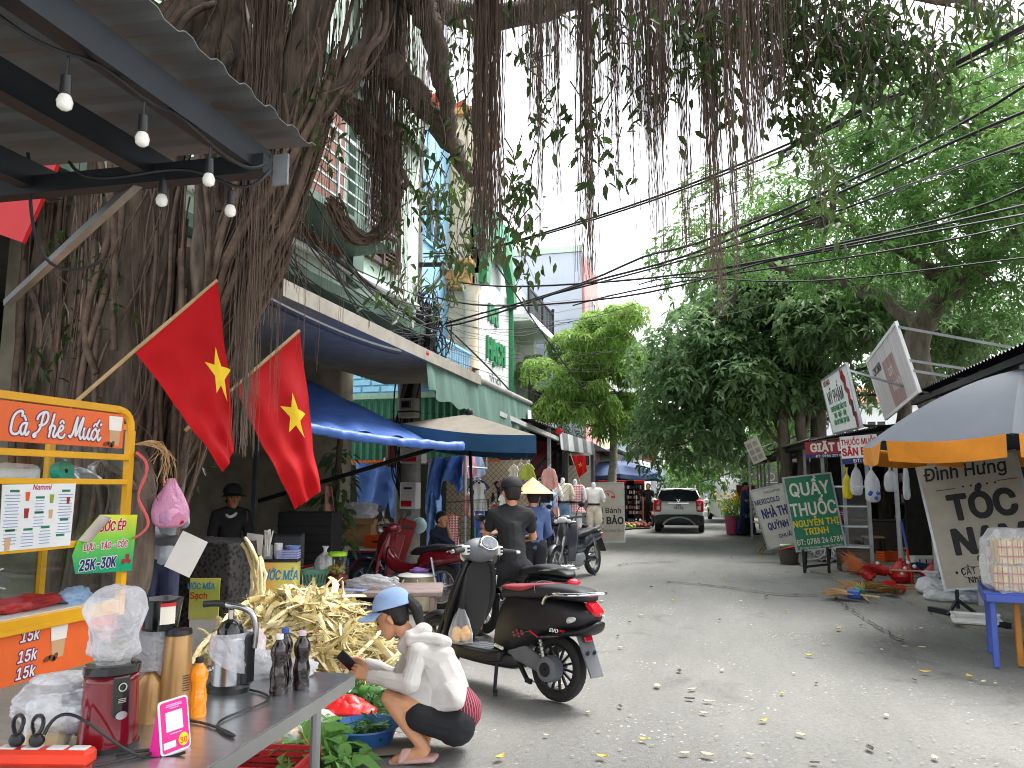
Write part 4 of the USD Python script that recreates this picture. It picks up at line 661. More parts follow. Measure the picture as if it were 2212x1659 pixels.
bn.part('limb', J([limb(p, .13, .05, 26, 10, .02, by) for p in LB]), 'bark_banyan', True)
# roots that cling to the trunks
cl = []
for k in range(420):
    p, r0, r1 = TR[by.choice(len(TR), p=np.array([3, 1, .5, 2, 1.5, 5, 2, 1, 1, .6, 1, 1])/19.6)]; c = curve(p, 30); a = by.integers(0, 14); b = min(30, a+8+by.integers(4, 18)); q = c[a:b].copy()
    th = by.random()*6.28+np.cumsum(by.normal(0, .16, len(q))); rr = (r0+.02+by.random()*.05)*(1+.1*by.normal(0, 1, len(q)).cumsum()*.12); q += np.stack([np.cos(th)*rr, np.sin(th)*rr, by.normal(0, .01, len(q))], 1)
    cl.append(tube(curve(q[::3], 24) if len(q) > 9 else q, .004+by.random()**3*.03, 5))
bn.part('clinging_roots', J(cl), 'root', True, kind='stuff')
# hanging curtains: (pixel column, lowest row, half width, strands, depth, strand radius)
def strand(x, y, z1, z0, rad, amp):
    n = max(6, int((z1-z0)/.14)); z = np.linspace(z1, z0, n); w = by.normal(0, 1, (2, n)).cumsum(1)*amp; w -= w[:, :1]
    return tube(np.stack([x+w[0], y+w[1], z], 1), np.linspace(rad, rad*.45, n), 3, False)
def hang(px, bot, hw, n, y, rad, spread=55, amp=.006, top=-70):
    out = []
    for _ in range(n):
        q = px+by.normal(0, hw*.5); b = bot-abs(by.normal(0, spread)); yy = y+by.normal(0, .12)
        p0, p1 = Y(q, top-by.random()*40, yy), Y(q, max(b, 30), yy)
        out.append(strand(p1[0]+(p0[0]-p1[0])*0, yy, p0[2], p1[2], rad*(.6+.8*by.random()), amp))
    return out
BUN = [(1050, 575, 30, 90, 5.2, .005), (1033, 480, 14, 40, 5.2, .005), (1268, 610, 18, 34, 5.3, .0045), (1162, 500, 14, 20, 5.4, .004), (1204, 470, 10, 12, 5.4, .004), (1335, 440, 18, 16, 5.5, .0035), (1368, 530, 10, 10, 5.4, .0035), (1412, 545, 20, 24, 5.2, .004), (1441, 610, 8, 8, 5.0, .004), (1480, 560, 12, 14, 5.2, .004), (1502, 640, 8, 8, 5.6, .004), (1545, 620, 14, 26, 5.0, .0045), (1560, 690, 10, 12, 5.0, .004), (1620, 420, 10, 24, 4.8, .005), (1640, 380, 16, 20, 4.9, .004), (1590, 600, 16, 18, 4.8, .004), (1690, 260, 12, 12, 4.9, .0035), (1760, 400, 14, 14, 5.6, .004),
       (820, 535, 40, 95, 5.9, .007), (790, 400, 24, 26, 5.7, .006), (860, 660, 14, 26, 6.0, .005), (905, 430, 30, 16, 6.0, .004), (700, 640, 16, 6, 5.4, .005), (630, 620, 22, 12, 5.2, .006), (560, 700, 30, 40, 4.9, .005), (520, 980, 22, 46, 4.9, .006), (660, 800, 14, 5, 5.6, .004), (735, 720, 10, 4, 5.8, .004), (590, 900, 10, 8, 5.3, .004), (960, 260, 30, 14, 5.8, .004), (880, 330, 20, 12, 5.8, .005)]
hr = []
for b in BUN: bn.part('root_bundle', J(hang(b[0], b[1]+10, b[2]*1.1, int(b[3]*1.7), b[4], b[5]*.7)), 'root', True, kind='stuff')
for px in np.r_[by.uniform(900, 1130, 90), by.uniform(1130, 1400, 260), by.uniform(1400, 1720, 520), by.uniform(620, 900, 90), by.uniform(1720, 1800, 20)]:
    bt_ = np.interp(px, [620, 780, 900, 1000, 1130, 1300, 1400, 1500, 1600, 1700, 1800], [330, 300, 290, 250, 230, 270, 300, 250, 270, 230, 160])+60*np.sin(px*.05)
    hr += hang(px, bt_, 4, 2, 4.8+by.random()*1.6, .0019, 70)
bn.part('hanging_roots', J(hr), 'root', True, kind='stuff')
hk = curve([at(850, 300, 5.9), at(845, 440, 5.9), at(815, 505, 5.9), at(770, 515, 5.8), at(735, 470, 5.7), at(715, 430, 5.6)], 30)
bn.part('looped_root', J([tube(hk+by.normal(0, .03, 3)+by.normal(0, .008, (30, 3)), .012, 5) for _ in range(22)]), 'root', True, kind='stuff')
LC = [(1010, 70, 70, 130, 150, 5.6), (900, 300, 90, 160, 150, 6.0), (940, 470, 60, 90, 110, 6.2), (985, 400, 45, 60, 70, 6.1), (1000, 540, 50, 50, 90, 6.2), (1120, 430, 50, 70, 110, 5.6), (1120, 530, 45, 40, 55, 5.6), (1140, 600, 25, 20, 16, 5.5), (1165, 100, 60, 70, 70, 5.6), (1180, 255, 55, 45, 60, 5.5), (1275, 330, 45, 35, 34, 5.5), (1300, 250, 50, 50, 55, 5.4), (1320, 375, 35, 20, 38, 5.3), (1370, 120, 60, 90, 90, 5.3), (1430, 230, 60, 50, 60, 5.2), (1520, 120, 60, 80, 140, 4.9), (1490, 60, 70, 60, 110, 4.9), (1560, 230, 40, 50, 60, 5.2),
      (1700, 60, 80, 70, 230, 5.4), (1800, 80, 100, 80, 330, 5.6), (1900, 60, 90, 70, 300, 5.8), (1960, 130, 80, 70, 260, 6.0), (2030, 190, 60, 55, 150, 6.2), (1990, 240, 60, 30, 80, 6.4), (1720, 180, 50, 70, 140, 5.5), (1740, 270, 38, 55, 95, 5.6), (1770, 390, 26, 60, 60, 6.0), (1860, 190, 60, 70, 170, 5.8), (1830, 130, 80, 60, 170, 5.6), (1690, 230, 40, 20, 26, 5.5), (2120, 30, 60, 45, 130, 6.0), (2170, 60, 50, 40, 90, 6.2), (2085, 70, 20, 30, 30, 6.0), (1620, 20, 100, 40, 150, 5.4), (1250, 20, 120, 40, 130, 5.5), (700, 240, 40, 90, 60, 5.0), (640, 120, 60, 90, 50, 5.2), (860, 540, 50, 60, 45, 6.0), (830, 640, 60, 30, 35, 6.4), (905, 640, 30, 60, 40, 6.6), (240, 640, 60, 130, 34, 4.7), (140, 700, 60, 120, 30, 4.9), (405, 985, 30, 24, 16, 5.6), (170, 560, 60, 50, 16, 4.6), (75, 790, 40, 40, 18, 4.4)]
P, D, T_ = [], [], []
for px, py, rx, ry, n, y in LC:
    n = int(n*(.72 if 980 < px < 1640 and py < 420 else 1.0)); k = max(2, n//9); cs_ = np.stack([px+by.normal(0, rx*.55, k), py+by.normal(0, ry*.55, k)], 1); yy = y+by.normal(0, .22, k)
    for (a, b), y_ in zip(cs_, yy):
        c = Y(a, b, y_); m = max(3, n//k); s = by.normal(0, 1, (m, 3))*[.07, .07, .1]; P.append(c+s); D.append(unit(np.stack([by.normal(0, .65, m), by.normal(0, .65, m), -.75+by.normal(0, .45, m)], 1)))
        T_.append(tube(curve([c+V(by.normal(0, .08), by.normal(0, .08), .3), c+V(0, 0, .05), c+V(by.normal(0, .05), 0, -.1)], 5), [.006, .005, .004, .003, .002], 4))
P, D = np.vstack(P), np.vstack(D); bn.part('crown', leaves(P, D, .074+.04*by.random(len(P)), .46, .18, .12, by, True), 'leaf_ficus', True, kind='stuff'); bn.part('twigs', J(T_), 'root', True, kind='stuff')
# the part of the crown above the frame
c_ = np.stack([by.uniform(-5, 3.5, 70), by.uniform(1.2, 5.6, 70), by.uniform(6.3, 8.6, 70)], 1); Pu, Au = crown(c_, np.full(70, 1.0), 60, by); bn.part('upper_crown', rosettes(Pu, Au, 6, .14, .5, 0, by, .4), 'leaf_ficus', False, kind='stuff'); bn.part('upper_twigs', twigs(c_, np.vstack([curve(p, 12) for p in LB[:2]]), by, .06), 'bark_banyan', True, kind='stuff')

# ---------- right-hand stalls
M('orange_canvas', 'd5851f', .7, var=.12, scale=4); M('slate_canvas', '414955', .75, var=.1, scale=2); M('sign_green', '1e7355', .45, var=.06); M('sign_grey', 'b9b6ad', .55, var=.07); M('tarp_grey', 'a4a7ac', .6, var=.12); M('sign_maroon', '8d1230', .45, var=.08)
M('cream_text', 'd9d2c2', .5, var=.04); M('gold_text', 'd8c21c', .5, var=.04); M('dull_black', '17171b', .6)
def corr_roof(u, v, y0, y1, x0, x1, z0, z1, per=.11, amp=.014):
    return np.stack([x0+(x1-x0)*v, y0+(y1-y0)*u, z0+(z1-z0)*v+amp*np.cos(u*(y1-y0)/per*6.283)], -1)
def stall(name, label, x0, x1, y0, y1, z, skew=0., goods=True, seed=1, roof='dark_metal', back=True):
    """open-fronted market stall: corrugated roof on posts, back and side walls, shelves with small goods"""
    r = np.random.default_rng(seed); t = Thing(name, label, 'stall', ((x0+x1)/2, (y0+y1)/2, 0), world=True)
    def rf(u, v):
        P = corr_roof(u, v, y0, y1, x0, x1, z, z+.45); P[..., 0] += skew*u; return P
    t.part('roof', sheet(rf, int((y1-y0)/.11*8)+1, 3, .006), roof, 30)
    for k in range(3): t.part('rafter', bar((x0+.15+skew*k/2, y0+.1+(y1-y0-.2)*k/2, z-.05), (x1, y0+.1+(y1-y0-.2)*k/2, z+.38), .07), 'old_wood', False)
    t.part('beam', bar((x0+.12, y0, z-.1), (x0+.12+skew, y1, z-.1), .08), 'dark_metal', False)
    for k in range(4): t.part('post', bar((x0+.25+skew*k/3, y0+.1+(y1-y0-.2)*k/3, 0), (x0+.25+skew*k/3, y0+.1+(y1-y0-.2)*k/3, z-.1), .06), 'zinc_pipe', False)
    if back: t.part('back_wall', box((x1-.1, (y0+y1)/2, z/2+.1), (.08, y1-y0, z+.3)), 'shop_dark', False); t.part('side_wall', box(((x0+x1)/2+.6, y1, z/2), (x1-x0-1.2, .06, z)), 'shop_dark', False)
    if goods:
        for k in range(3):
            zz = .55+k*.55; sh = t.part('shelf', box((x1-.5, (y0+y1)/2, zz), (.6, (y1-y0)*.9, .03)), 'old_wood', False)
            for j in range(int((y1-y0)*3)):
                h = .12+r.random()*.26; t.part('goods', box((x1-.55+r.normal(0, .05), y0+.25+j/3*.9, zz+.015+h/2), (.18+r.random()*.12, .16+r.random()*.1, h), .01), ['cl_navy', 'cl_red', 'cl_cream', 'black_plastic', 'cl_denim', 'card', 'grey_plastic', 'green_print'][r.integers(8)], False, sub=sh)
    return t
stall('barber_stall', 'dark stall under a long corrugated roof behind the barber sign', 3.15, 6.6, 7.4, 13.4, 2.97, .0, True, 3)
stall('market_stall', 'open stall hung with bags beside the glass cabinet', 2.75, 6.4, 13.6, 17.4, 2.5, -.6, True, 4)
stall('market_stall', 'shaded stall with thin posts behind the pharmacy sign', 2.2, 5.6, 17.6, 23.5, 2.55, -.4, True, 5, 'rust_tin')
nodes_mat('green_stripes', {'g': ('geometry', {}), 's': ('separate_xyz', {}), 'm': ('math', {'math_type': 'multiply', 'value2': 2.6}), 'f': ('math', {'math_type': 'fraction'}), 'r': ('rgb_ramp', {'ramp': [(.48, c3('2f7a5c')), (.52, c3('c9d6cd'))]}), 'p': ('principled_bsdf', {'roughness': .6})}, [('g.position', 's.vector'), ('s.x', 'm.value1'), ('m.value', 'f.value1'), ('f.value', 'r.fac'), ('r.color', 'p.base_color')], 'p.BSDF')
sgs = Thing('striped_awning', 'green and white striped canvas awning beyond the pharmacy sign', 'awning', (2.3, 26, 2.6), world=True)
sgs.part('canopy', sheet(lambda u, v: np.stack([1.15+v*2.6, 24.2+u*4.5, 2.5+v*.95+.03*np.sin(u*9)], -1), 20, 12, .008), 'green_stripes', True); sgs.part('frame', J(bar((1.15, 24.2, 2.48), (1.15, 28.7, 2.48), .06), bar((1.3, 24.3, 0), (1.3, 24.3, 2.5), .06), bar((1.3, 28.6, 0), (1.3, 28.6, 2.5), .06)), 'zinc_pipe', False)
stall('market_stall', 'red trimmed stall under the green striped awning', 1.6, 4.6, 24.2, 29.5, 2.4, 0, True, 6)
wl = Thing('brick_shed', 'dark stained shed wall chalked with circles beside the far flag', 'shed', (3.4, 40, 0), world=True); wl.part('wall', box((3.6, 42, 2.0), (3.9, 3.6, 4.0)), M('shed_wall', '57534e', .9, var=.3, scale=1.2, vec=(1, 1, .35)), False); wl.part('roof', mv(box((0, 0, 0), (4.6, 4.2, .1)), (3.6, 42, 4.15), (0, -5, 0)), 'tin_grey', False)
wfm = Fr((1.65, 40.2, 0), (1, 0, 0), ZZ); wl.part('chalk_marks', J(wfm.e(Point(0, 0).buffer(.26).difference(Point(0, 0).buffer(.2)), .75, 1.95, .003), wfm.e(Point(0, 0).buffer(.2).difference(Point(0, 0).buffer(.15)), 1.5, 2.0, .003), wfm.e(txt('4', .5), 2.1, 1.8, .003), wfm.e(sbox(0, 0, 3, .05), .2, 1.7, .003)), 'concrete', False)
# signs
def sign_px(name, label, bl, br, tl, yb, yr, yt, bg, texts, **k):
    o = Y(*bl, yb); a = Y(*br, yr); c = Y(*tl, yt); fr = Fr(o, a-o, c-o); w = np.linalg.norm(a-o); h = (c-o)@fr.v
    return board(name, label, fr, w, h, bg, [(s, hh*h, x*w, y*h, m, *q) for s, hh, x, y, m, *q in texts], **k), fr, w, h
qs, qf_, qw, qh = sign_px('pharmacy_sign', 'leaning green pharmacy sign with white and yellow lettering on black legs', (1722, 1191), (1827, 1180), (1698, 1032), 14.7, 14.85, 14.85, 'sign_green',
    [('QUẦY', .17, .5, .735, 'cream_text', .03, .82), ('THUỐC', .17, .5, .46, 'cream_text', .03, .82), ('NGUYỄN THỊ', .085, .5, .315, 'gold_text', .03, .85), ('TRINH', .085, .47, .2, 'gold_text', .03, .9), ('ĐT: 0788 24 6789', .072, .5, .075, 'cream_text', .02, .98), ('ĐC: Chợ Văn Giang - Huyện Văn Giang', .025, .5, .02, 'cream_text', 0, .9)], frame='zinc_pipe', base=Y(1760, 1235, 14.7)*[1, 1, 0])
for x, yy in ((.1, 0), (qw*.62, 0), (.16, .45), (qw*.68, .45)): p = qf_.p(x, .02); qs.part('leg', bar(p, V(p[0]+.02, p[1]+yy, .03), .045), 'dark_metal', False)
qs.part('brace', bar(qf_.p(.1, 0)-ZZ*.28, qf_.p(qw*.62, 0)-ZZ*.28, .04), 'dark_metal', False)
sign_px('pharmacy_sign', 'grey white pharmacy sign with navy lettering behind the red bucket', (1660, 1187), (1735, 1170), (1645, 1055), 17.2, 17.3, 17.4, 'sign_grey', [('NHÀ THU', .15, .55, .5, 'navy_print', .05, .8), ('QUỲNH LI', .11, .58, .3, 'navy_print', .05, .8), ('CHUẨN', .06, .62, .14, 'navy_print', .03, .9), ('MERICOLD', .08, .38, .74, 'navy_print', .03, .9), ('hapiphar', .05, .6, .9, 'grey_plastic', 0, 1)], frame='zinc_pipe', base=Y(1690, 1190, 17.3)*[1, 1, 0])
mp, mf, mw, mh = sign_px('cosmetics_sign', 'white cosmetics sign with black lettering and red lipstick shapes on the stall roof', (1800, 937), (1860, 923), (1773, 824), 14.5, 12.0, 14.5, 'white_paint',
    [('MỸ PHẨM', .22, .42, .52, 'dull_black', .01, 1.1), ('CHUYÊN HÀNG XÁCH TAY', .085, .44, .38, 'green_print', .03, 1.05), ('THÁI - NHẬT - HÀN', .085, .44, .26, 'green_print', .03, 1.05), ('HÓA MỸ PHẨM TẠP HÓA', .085, .44, .14, 'green_print', .03, 1.05), ('HUẾ HẠCH', .09, .2, .86, 'sign_maroon', .02, 1.1)], frame='zinc_pipe')
r = np.random.default_rng(9)
for k, (x, y, a, l) in enumerate([(.86, .8, 65, .3), (.9, .55, 70, .3), (.93, .35, 75, .28), (.84, .92, 40, .2), (.96, .15, 80, .25), (.8, .95, 60, .15)]):
    g = affinity.rotate(sbox(-l/2*mw*.3, -.06*mh, l/2*mw*.3, .06*mh).buffer(.03), a, origin=(0, 0)); mp.part('lipstick', mf.e(g, x*mw*.97, y*mh*.92, .001), ['sign_maroon', 'cl_red', 'dull_black', 'red_paint'][k % 4], False)
mp.part('prop', bar(mf.p(mw, mh*.9), mf.p(mw, mh*.5)+V(1.6, .6, -.1), .03), 'zinc_pipe', False)
M('faded_print', 'b9aeb2', .5, col2='d8d3d4', vec=(1, 9, .15), scale=3); M('faded_red', '8d5650', .5, col2='b0a09e', vec=(1, 9, .2), scale=4)
cu, cuf, cuw, cuh = sign_px('medicine_sign', 'weathered faded medicine billboard propped on the corrugated roof', (1912, 905), (1984, 845), (1874, 780), 14.0, 11.6, 14.0, 'faded_print', [('CURCUMIN', .13, .22, .68, 'dull_black', -.005, .62), ('QUÝ', .12, .56, .48, 'faded_print', .02, .9), ('NGUYÊN', .12, .62, .24, 'faded_print', .02, .9)], frame='white_paint', fw=.05)
cu.part('faded_panel', cuf.m(box((cuw*.56, cuh*.38, .0005), (cuw*.34, cuh*.74, .002))), 'faded_red', False)
for a, b in ((.95, .55), (.45, .2), (.3, .05)): cu.part('prop', bar(cuf.p(cuw, cuh*a), cuf.p(cuw, cuh*b)+V(1.9, -.9, -.35), .035), 'zinc_pipe', False)
g1, gfr, gw, gh = sign_px('laundry_sign', 'red and navy laundry sign hung under the stall roof', (1741, 990), (1850, 985), (1740, 955), 14.6, 14.4, 14.6, 'sign_maroon', [('GIẶT LÀ', .48, .5, .38, 'cream_text', .06, .85)], frame=None)
g1.part('panel', gfr.m(box((gw/2, gh*.1, .001), (gw, gh*.24, .004))), 'navy_print', False); g1.part('lettering', gfr.e(txt('ĐT: 0986 207 882', gh*.14, .02), gw*.5, gh*.03, .004), 'cream_text', False)
g2, gfr, gw, gh = sign_px('insecticide_sign', 'white sign with red lettering beside the orange umbrella edge', (1820, 1003), (1900, 998), (1812, 944), 12.9, 12.7, 12.9, 'white_paint', [('THUỐC MUỖI', .2, .5, .68, 'red_paint', .03, .85), ('SÂN BAY', .26, .5, .3, 'red_paint', .06, .9)], frame=None)
g2.part('panel', gfr.m(box((gw/2, gh*.1, .001), (gw, gh*.2, .004))), 'navy_print', False); g2.part('lettering', gfr.e(txt('ĐT: 0986', gh*.12, .02), gw*.6, gh*.04, .004), 'cream_text', False)
wn, wnf, ww_, wh_ = sign_px('notice_board', 'crumpled beige notice tilted on the roof edge of the far stall', (1628, 1004), (1655, 992), (1608, 955), 20, 19.6, 20, M('notice', 'b8b0a2', .7, var=.1), [], frame=None)
for k in range(6): wn.part('print', wnf.m(box((ww_*(.28+.44*(k % 2)), wh_*(.2+.28*(k//2)), .001), (ww_*.34, wh_*.2, .002))), M('print_grey', '8f8a80', .7), False)
# barber sign
ts, tfr, tw, th_ = sign_px('barber_sign', 'large grey barber shop standing sign in bold black lettering', (2042, 1275), (2268, 1258), (2008, 1000), 10.4, 10.1, 10.5, 'sign_beige',
    [('Đình Hưng', .1, .47, .855, 'dull_black', .02, .86, 6), ('TÓC', .185, .56, .53, 'dull_black', .065, .86), ('NAM', .185, .56, .265, 'dull_black', .065, .9), ('Chuyên', .05, .56, .19, 'dull_black', .03), ('• CẮT - UỐN - NHUỘM', .05, .56, .105, 'dull_black', .02, .85), ('Nhận đào tạo', .045, .5, .04, 'dull_black', .03, .9)], frame='zinc_pipe', base=Y(2060, 1330, 10.3)*[1, 1, 0])
ts.part('rule', J(tfr.m(box((tw*.24, th_*.77, .002), (tw*.2, .008, .003))), tfr.m(box((tw*.86, th_*.79, .002), (tw*.2, .008, .003))), [tfr.e(Point(0, 0).buffer(.012 if k != 2 else .022), tw*(.42+k*.08), th_*.778, .001) for k in range(5)], tfr.e(rrect(tw*.74, th_*.085, .05).difference(rrect(tw*.74-.012, th_*.085-.012, .045)), tw*.58, th_*.12, .001)), 'dull_black', False)
b0 = tfr.p(.12, 0); ts.part('leg', J(bar(b0, b0-ZZ*.22, .035), bar(b0-ZZ*.12, V(b0[0]-.14, b0[1]-.1, .05), .03), bar(b0-ZZ*.12, V(b0[0]+.16, b0[1]-.35, .05), .03)), 'dark_metal', False); ts.part('foot', bar(V(b0[0]-.22, b0[1]+.35, .05), V(b0[0]+.28, b0[1]-.75, .05), .06), 'dark_metal', False)
# orange and grey umbrella
uc, ur = V(3.25, 8.9, 2.0), 1.62
um = Thing('market_umbrella', 'big slate grey market umbrella with an orange flap valance at the right edge', 'umbrella', (*uc[:2], 0), world=True)
top = uc+ZZ*.76; cn = [uc+V(np.cos(a), np.sin(a), 0)*ur for a in np.arange(8)*np.pi/4+.35]
for k in range(8):
    a, b = cn[k], cn[(k+1) % 8]
    um.part('canopy_panel', sheet(lambda u, v, a=a, b=b: (a*(1-u[..., None])+b*u[..., None])*(1-v[..., None])+top*v[..., None]+ZZ*(.13*np.sin(np.pi*v)-.04*np.sin(np.pi*u)*(1-v))[..., None], 8, 10, .004), 'slate_canvas', True)
    def flap(u, v, a=a, b=b):
        u = .04+.92*u; P = a*(1-u[..., None])+b*u[..., None]; o = unit(P-uc); return P-ZZ*(v*.2+.04*np.sin(np.pi*u))[..., None]+o*(.006+.025*v*np.sin(u*5+k)+.012*np.sin(u*14)*v)[..., None]
    um.part('flap', sheet(flap, 14, 5, .004), 'orange_canvas', True); um.part('rib', bar(a-ZZ*.02, top-ZZ*.08, .018), 'dark_metal', False)
um.part('pole', tube([top, V(top[0], top[1], .02)], .022, 8), 'zinc_pipe'); um.part('base', lathe([(.01, .03), (.25, .03), (.25, .12), (.05, .16), (.01, .16)], 16, (*uc[:2], 0)), 'concrete')
# glass cabinet
def cabinet(p, w, d, h, z0, label):
    t = Thing('glass_cabinet', label, 'cabinet', p, -12); f = .03
    t.part('frame', J([bar((x, y, z0), (x, y, z0+h), f) for x in (-w/2, w/2) for y in (-d/2, d/2)], [bar((-w/2, y, z), (w/2, y, z), f*.96) for y in (-d/2, d/2) for z in (z0, z0+h)], [bar((x, -d/2, z), (x, d/2, z), f*.94) for x in (-w/2, w/2) for z in (z0, z0+h)]), M('alu', 'c3c8cb', .3, .7, var=.06), False)
    for k in (1, 2): t.part('shelf', box((0, 0, z0+h*k/3), (w-.02, d-.02, .02)), 'alu', False)
    t.part('pane', box((0, -d/2, z0+h/2), (w, .005, h)), 'glass', False); t.part('pane', box((-w/2, 0, z0+h/2), (.005, d, h)), 'glass', False)
    t.part('stand', box((0, 0, z0/2), (w*.9, d*.9, z0-.02), .01), 'old_wood', False); return t
p = Y(1843, 1190, 15.4); cabinet(V(p[0], p[1], .04), .62, .45, 1.08, .42, 'aluminium framed glass cabinet beside the green pharmacy sign')
def bag(name, c, r, h, m, label, neck=.3, cat='bag', seed=1, amp=.12, kn=True, group=None):
    """plastic bag with a gathered neck standing or hanging at c (its lowest point)"""
    pr = [(.02, 0), (.75*r, .02*h), (r, .22*h), (.95*r, .45*h), (.6*r, .68*h), (neck*r*.5, .82*h), (neck*r*.7, .9*h), (neck*r*1.3, h)]
    c_ = curve([(a, 0, b) for a, b in pr], 18); pr = [(max(.004, a), b) for a, _, b in c_]
    t = lathe(pr, 26, c, lambda a, z: 1+.1*np.sin(a*5+seed+z*9)+.07*np.sin(a*9+seed*2-z*14)); return solo(name, rumple(t, r*amp, 2.2/r, seed), m, label, cat, True, group)
for px, py, y, r_, h, m, lb in [(1832, 1078, 13.2, .09, .5, M('yellow_bag', 'c9b312', .4), 'yellow bag hanging in a clear sleeve in the stall'), (1852, 1070, 13.0, .12, .55, 'milky_film', 'big clear bag hung beside the yellow bag'), (1886, 1085, 12.6, .14, .6, 'milky_film', 'white bag with coloured dots hung under the orange umbrella'), (1925, 1062, 12.4, .12, .4, 'milky_film', 'clear bag of green and red things hung in the dark stall'), (1960, 1080, 12.0, .06, .62, 'milky_film', 'long narrow white bag hung in the dark stall')]:
    bag('hanging_bag', Y(px, py, y), r_*.72, h, m, lb, seed=int(px))
p = Y(1887, 1070, 12.45); solo('dotted_print', J([blob(p+V(a, -.02, b), (.03, .012, .03), 1, 0) for a, b in ((-.05, .02), (.06, .03), (-.04, -.06+.1), (.03, -.04))]), 'blue_plastic', 'blue dots showing through the white hanging bag', 'balls', kind='stuff')
# small goods in front of the stalls
def table_fold(c, w, d, h, top, leg, label, name='folding_table', rz=0):
    t = Thing(name, label, 'table', c, rz); t.part('tabletop', box((0, 0, h-.015), (w, d, .03), .008), top, False)
    for s in (-1, 1): t.part('leg', bar((-w*.4, s*d*.3, .0), (w*.25, s*d*.3, h-.03), .035), leg, False); t.part('leg', bar((w*.4, s*d*.3, .0), (-w*.25, s*d*.3, h-.03), .035), leg, False)
    return t
p = G(1672, 1196); tpz = .72; table_fold(V(p[0], p[1], 0), .8, .6, tpz, 'card', 'wood', 'folding table with crossed wooden legs under the red bucket', rz=5)
def bucket(c, r0, r1, h, m, label, lid=None, rim=True, name='bucket', band=None):
    t = Thing(name, label, 'bucket', c); t.part('body', lathe([(.01, .01), (r0, 0), (r0+(r1-r0)*.9, h*.9), (r1*1.06, h*.9), (r1*1.06, h), (r1*.97, h), (r0*.95, .03), (.01, .03)], 28), m)
    if lid: t.part('lid', lathe([(.01, h+.05), (r1*.5, h+.05), (r1*1.05, h+.02), (r1*1.08, h-.01), (r1*1.0, h-.01), (.01, h+.01)], 28), lid)
    if band: t.part('band', lathe([(r1*1.0, h*.74), (r1*1.02, h*.76), (r1*1.03, h*.83), (r1*1.0, h*.84)], 28), band)
    t.part('handle', tube(curve([(r1*1.05, 0, h*.85), (0, -r1*1.1, h*.55), (-r1*1.05, 0, h*.85)], 12), .008, 5), 'white_plastic'); return t
bucket(V(p[0]-.12, p[1], tpz), .17, .2, .36, 'red_plastic', 'red plastic bucket with a white band on the folding table', 'red_plastic', band='white_plastic')
fp = Thing('potted_plant', 'small white pot with a leafy sprig on the folding table', 'plant', V(p[0]+.25, p[1], tpz)); fp.part('pot', lathe([(.01, 0), (.06, 0), (.085, .14), (.075, .14), (.055, .02), (.01, .02)], 18), 'white_plastic'); P, A = crown(np.array([[0, 0, .28]]), np.array([.13]), 14, np.random.default_rng(3)); fp.part('leaf', leaves(P, A, .07, .5), 'leaf_dark', True)
def stool(c, w, h, m, label, name='stool', rz=0, top=None):
    t = Thing(name, label, 'stool', c, rz); t.part('seat', box((0, 0, h-.015), (w, w, .03), .012), top or m, False)
    for sx in (-1, 1):
        for sy in (-1, 1): t.part('leg', bar((sx*w*.46, sy*w*.46, 0), (sx*w*.38, sy*w*.38, h-.03), .035), m, False)
    t.part('stretcher', J(bar((-w*.43, -w*.43, h*.35), (w*.43, -w*.43, h*.35), .02), bar((-w*.43, w*.43, h*.35), (w*.43, w*.43, h*.35), .02)), m, False); return t
q = G(1712, 1190); stool(V(q[0]+.1, q[1]+.3, 0), .5, .72, M('dark_red', '6f1a1e', .5), 'tall dark red stool behind the folding table')
q = G(1888, 1205, .04); stool(V(*q), .42, .45, 'black_paint', 'low black stool with a wooden seat by the dark counter', top='card')
q = G(1905, 1200, .04); ct = Thing('counter', 'plain dark brown counter inside the bag stall', 'counter', V(q[0]+.1, q[1]+1.0, .035), -8); ct.part('body', box((0, 0, .36), (1.6, .5, .72), .02), M('brown_counter', '3f3733', .6), False); ct.part('top', box((0, 0, .735), (1.66, .56, .03), .01), 'old_wood', False)
q = V(*G(1905, 1150, .8)); bucket(V(q[0]+.3, ct.x.GetPrim().GetAttribute('xformOp:translate').Get()[1], .785), .12, .16, .2, 'red_plastic', 'red and white bowl on the dark counter', name='bowl', band='white_plastic')
q = G(1705, 1217); tb2 = Thing('tub', 'round dark tub holding red and green packets', 'tub', V(*q)); tb2.part('body', lathe([(.01, .01), (.17, 0), (.2, .28), (.18, .28), (.16, .03), (.01, .03)], 24), M('brown_tub', '3d3430', .6))
for k in range(4): solo('packet', mv(box((0, 0, 0), (.42, .09, .05), .02), V(q[0]+.03, q[1]-.05+.04*k, .32+.035*(k % 2)), (0, -12+4*k, 8*k)), ['red_plastic', 'green_print', 'red_plastic', 'white_plastic'][k], ['red packet lying lowest on the dark tub', 'green packet lying across the dark tub', 'second red packet lying on the dark tub', 'white packet lying at the back of the dark tub'][k], 'packet')
q = G(1852, 1232, .04); solo('cloth_heap', blob(V(q[0], q[1], .04), (.28, .2, .3), 3, .12, 2, 4, fl=0), M('grey_cloth', '8d877d', .9, bump=.4, bscale=20), 'grey cloth heap shaped like a cone on the kerb', 'cloth'); solo('shoe_pair', J([chain([[(V(q[0]-.2+k*.15, q[1]-.35, .07), .03), (V(q[0]+.03+k*.15, q[1]-.4, .065), .035)]], .02, 3) for k in range(2)]), 'black_plastic', 'black rubber shoes lying before the grey cloth heap', 'shoes')
q = G(1788, 1212, .03); solo('mop_head', J([tube(curve([V(q[0]+a.normal(0, .03), q[1], .34), V(q[0]+a.normal(0, .12), q[1]+a.normal(0, .1), .2), V(q[0]+a.normal(0, .2), q[1]+a.normal(0, .14), .04)], 6), .018, 4) for a in [np.random.default_rng(6)] for _ in range(60)]), M('mop', 'c2bfc0', .9), 'white stringy mop head behind the green sign leg', 'mop', True)
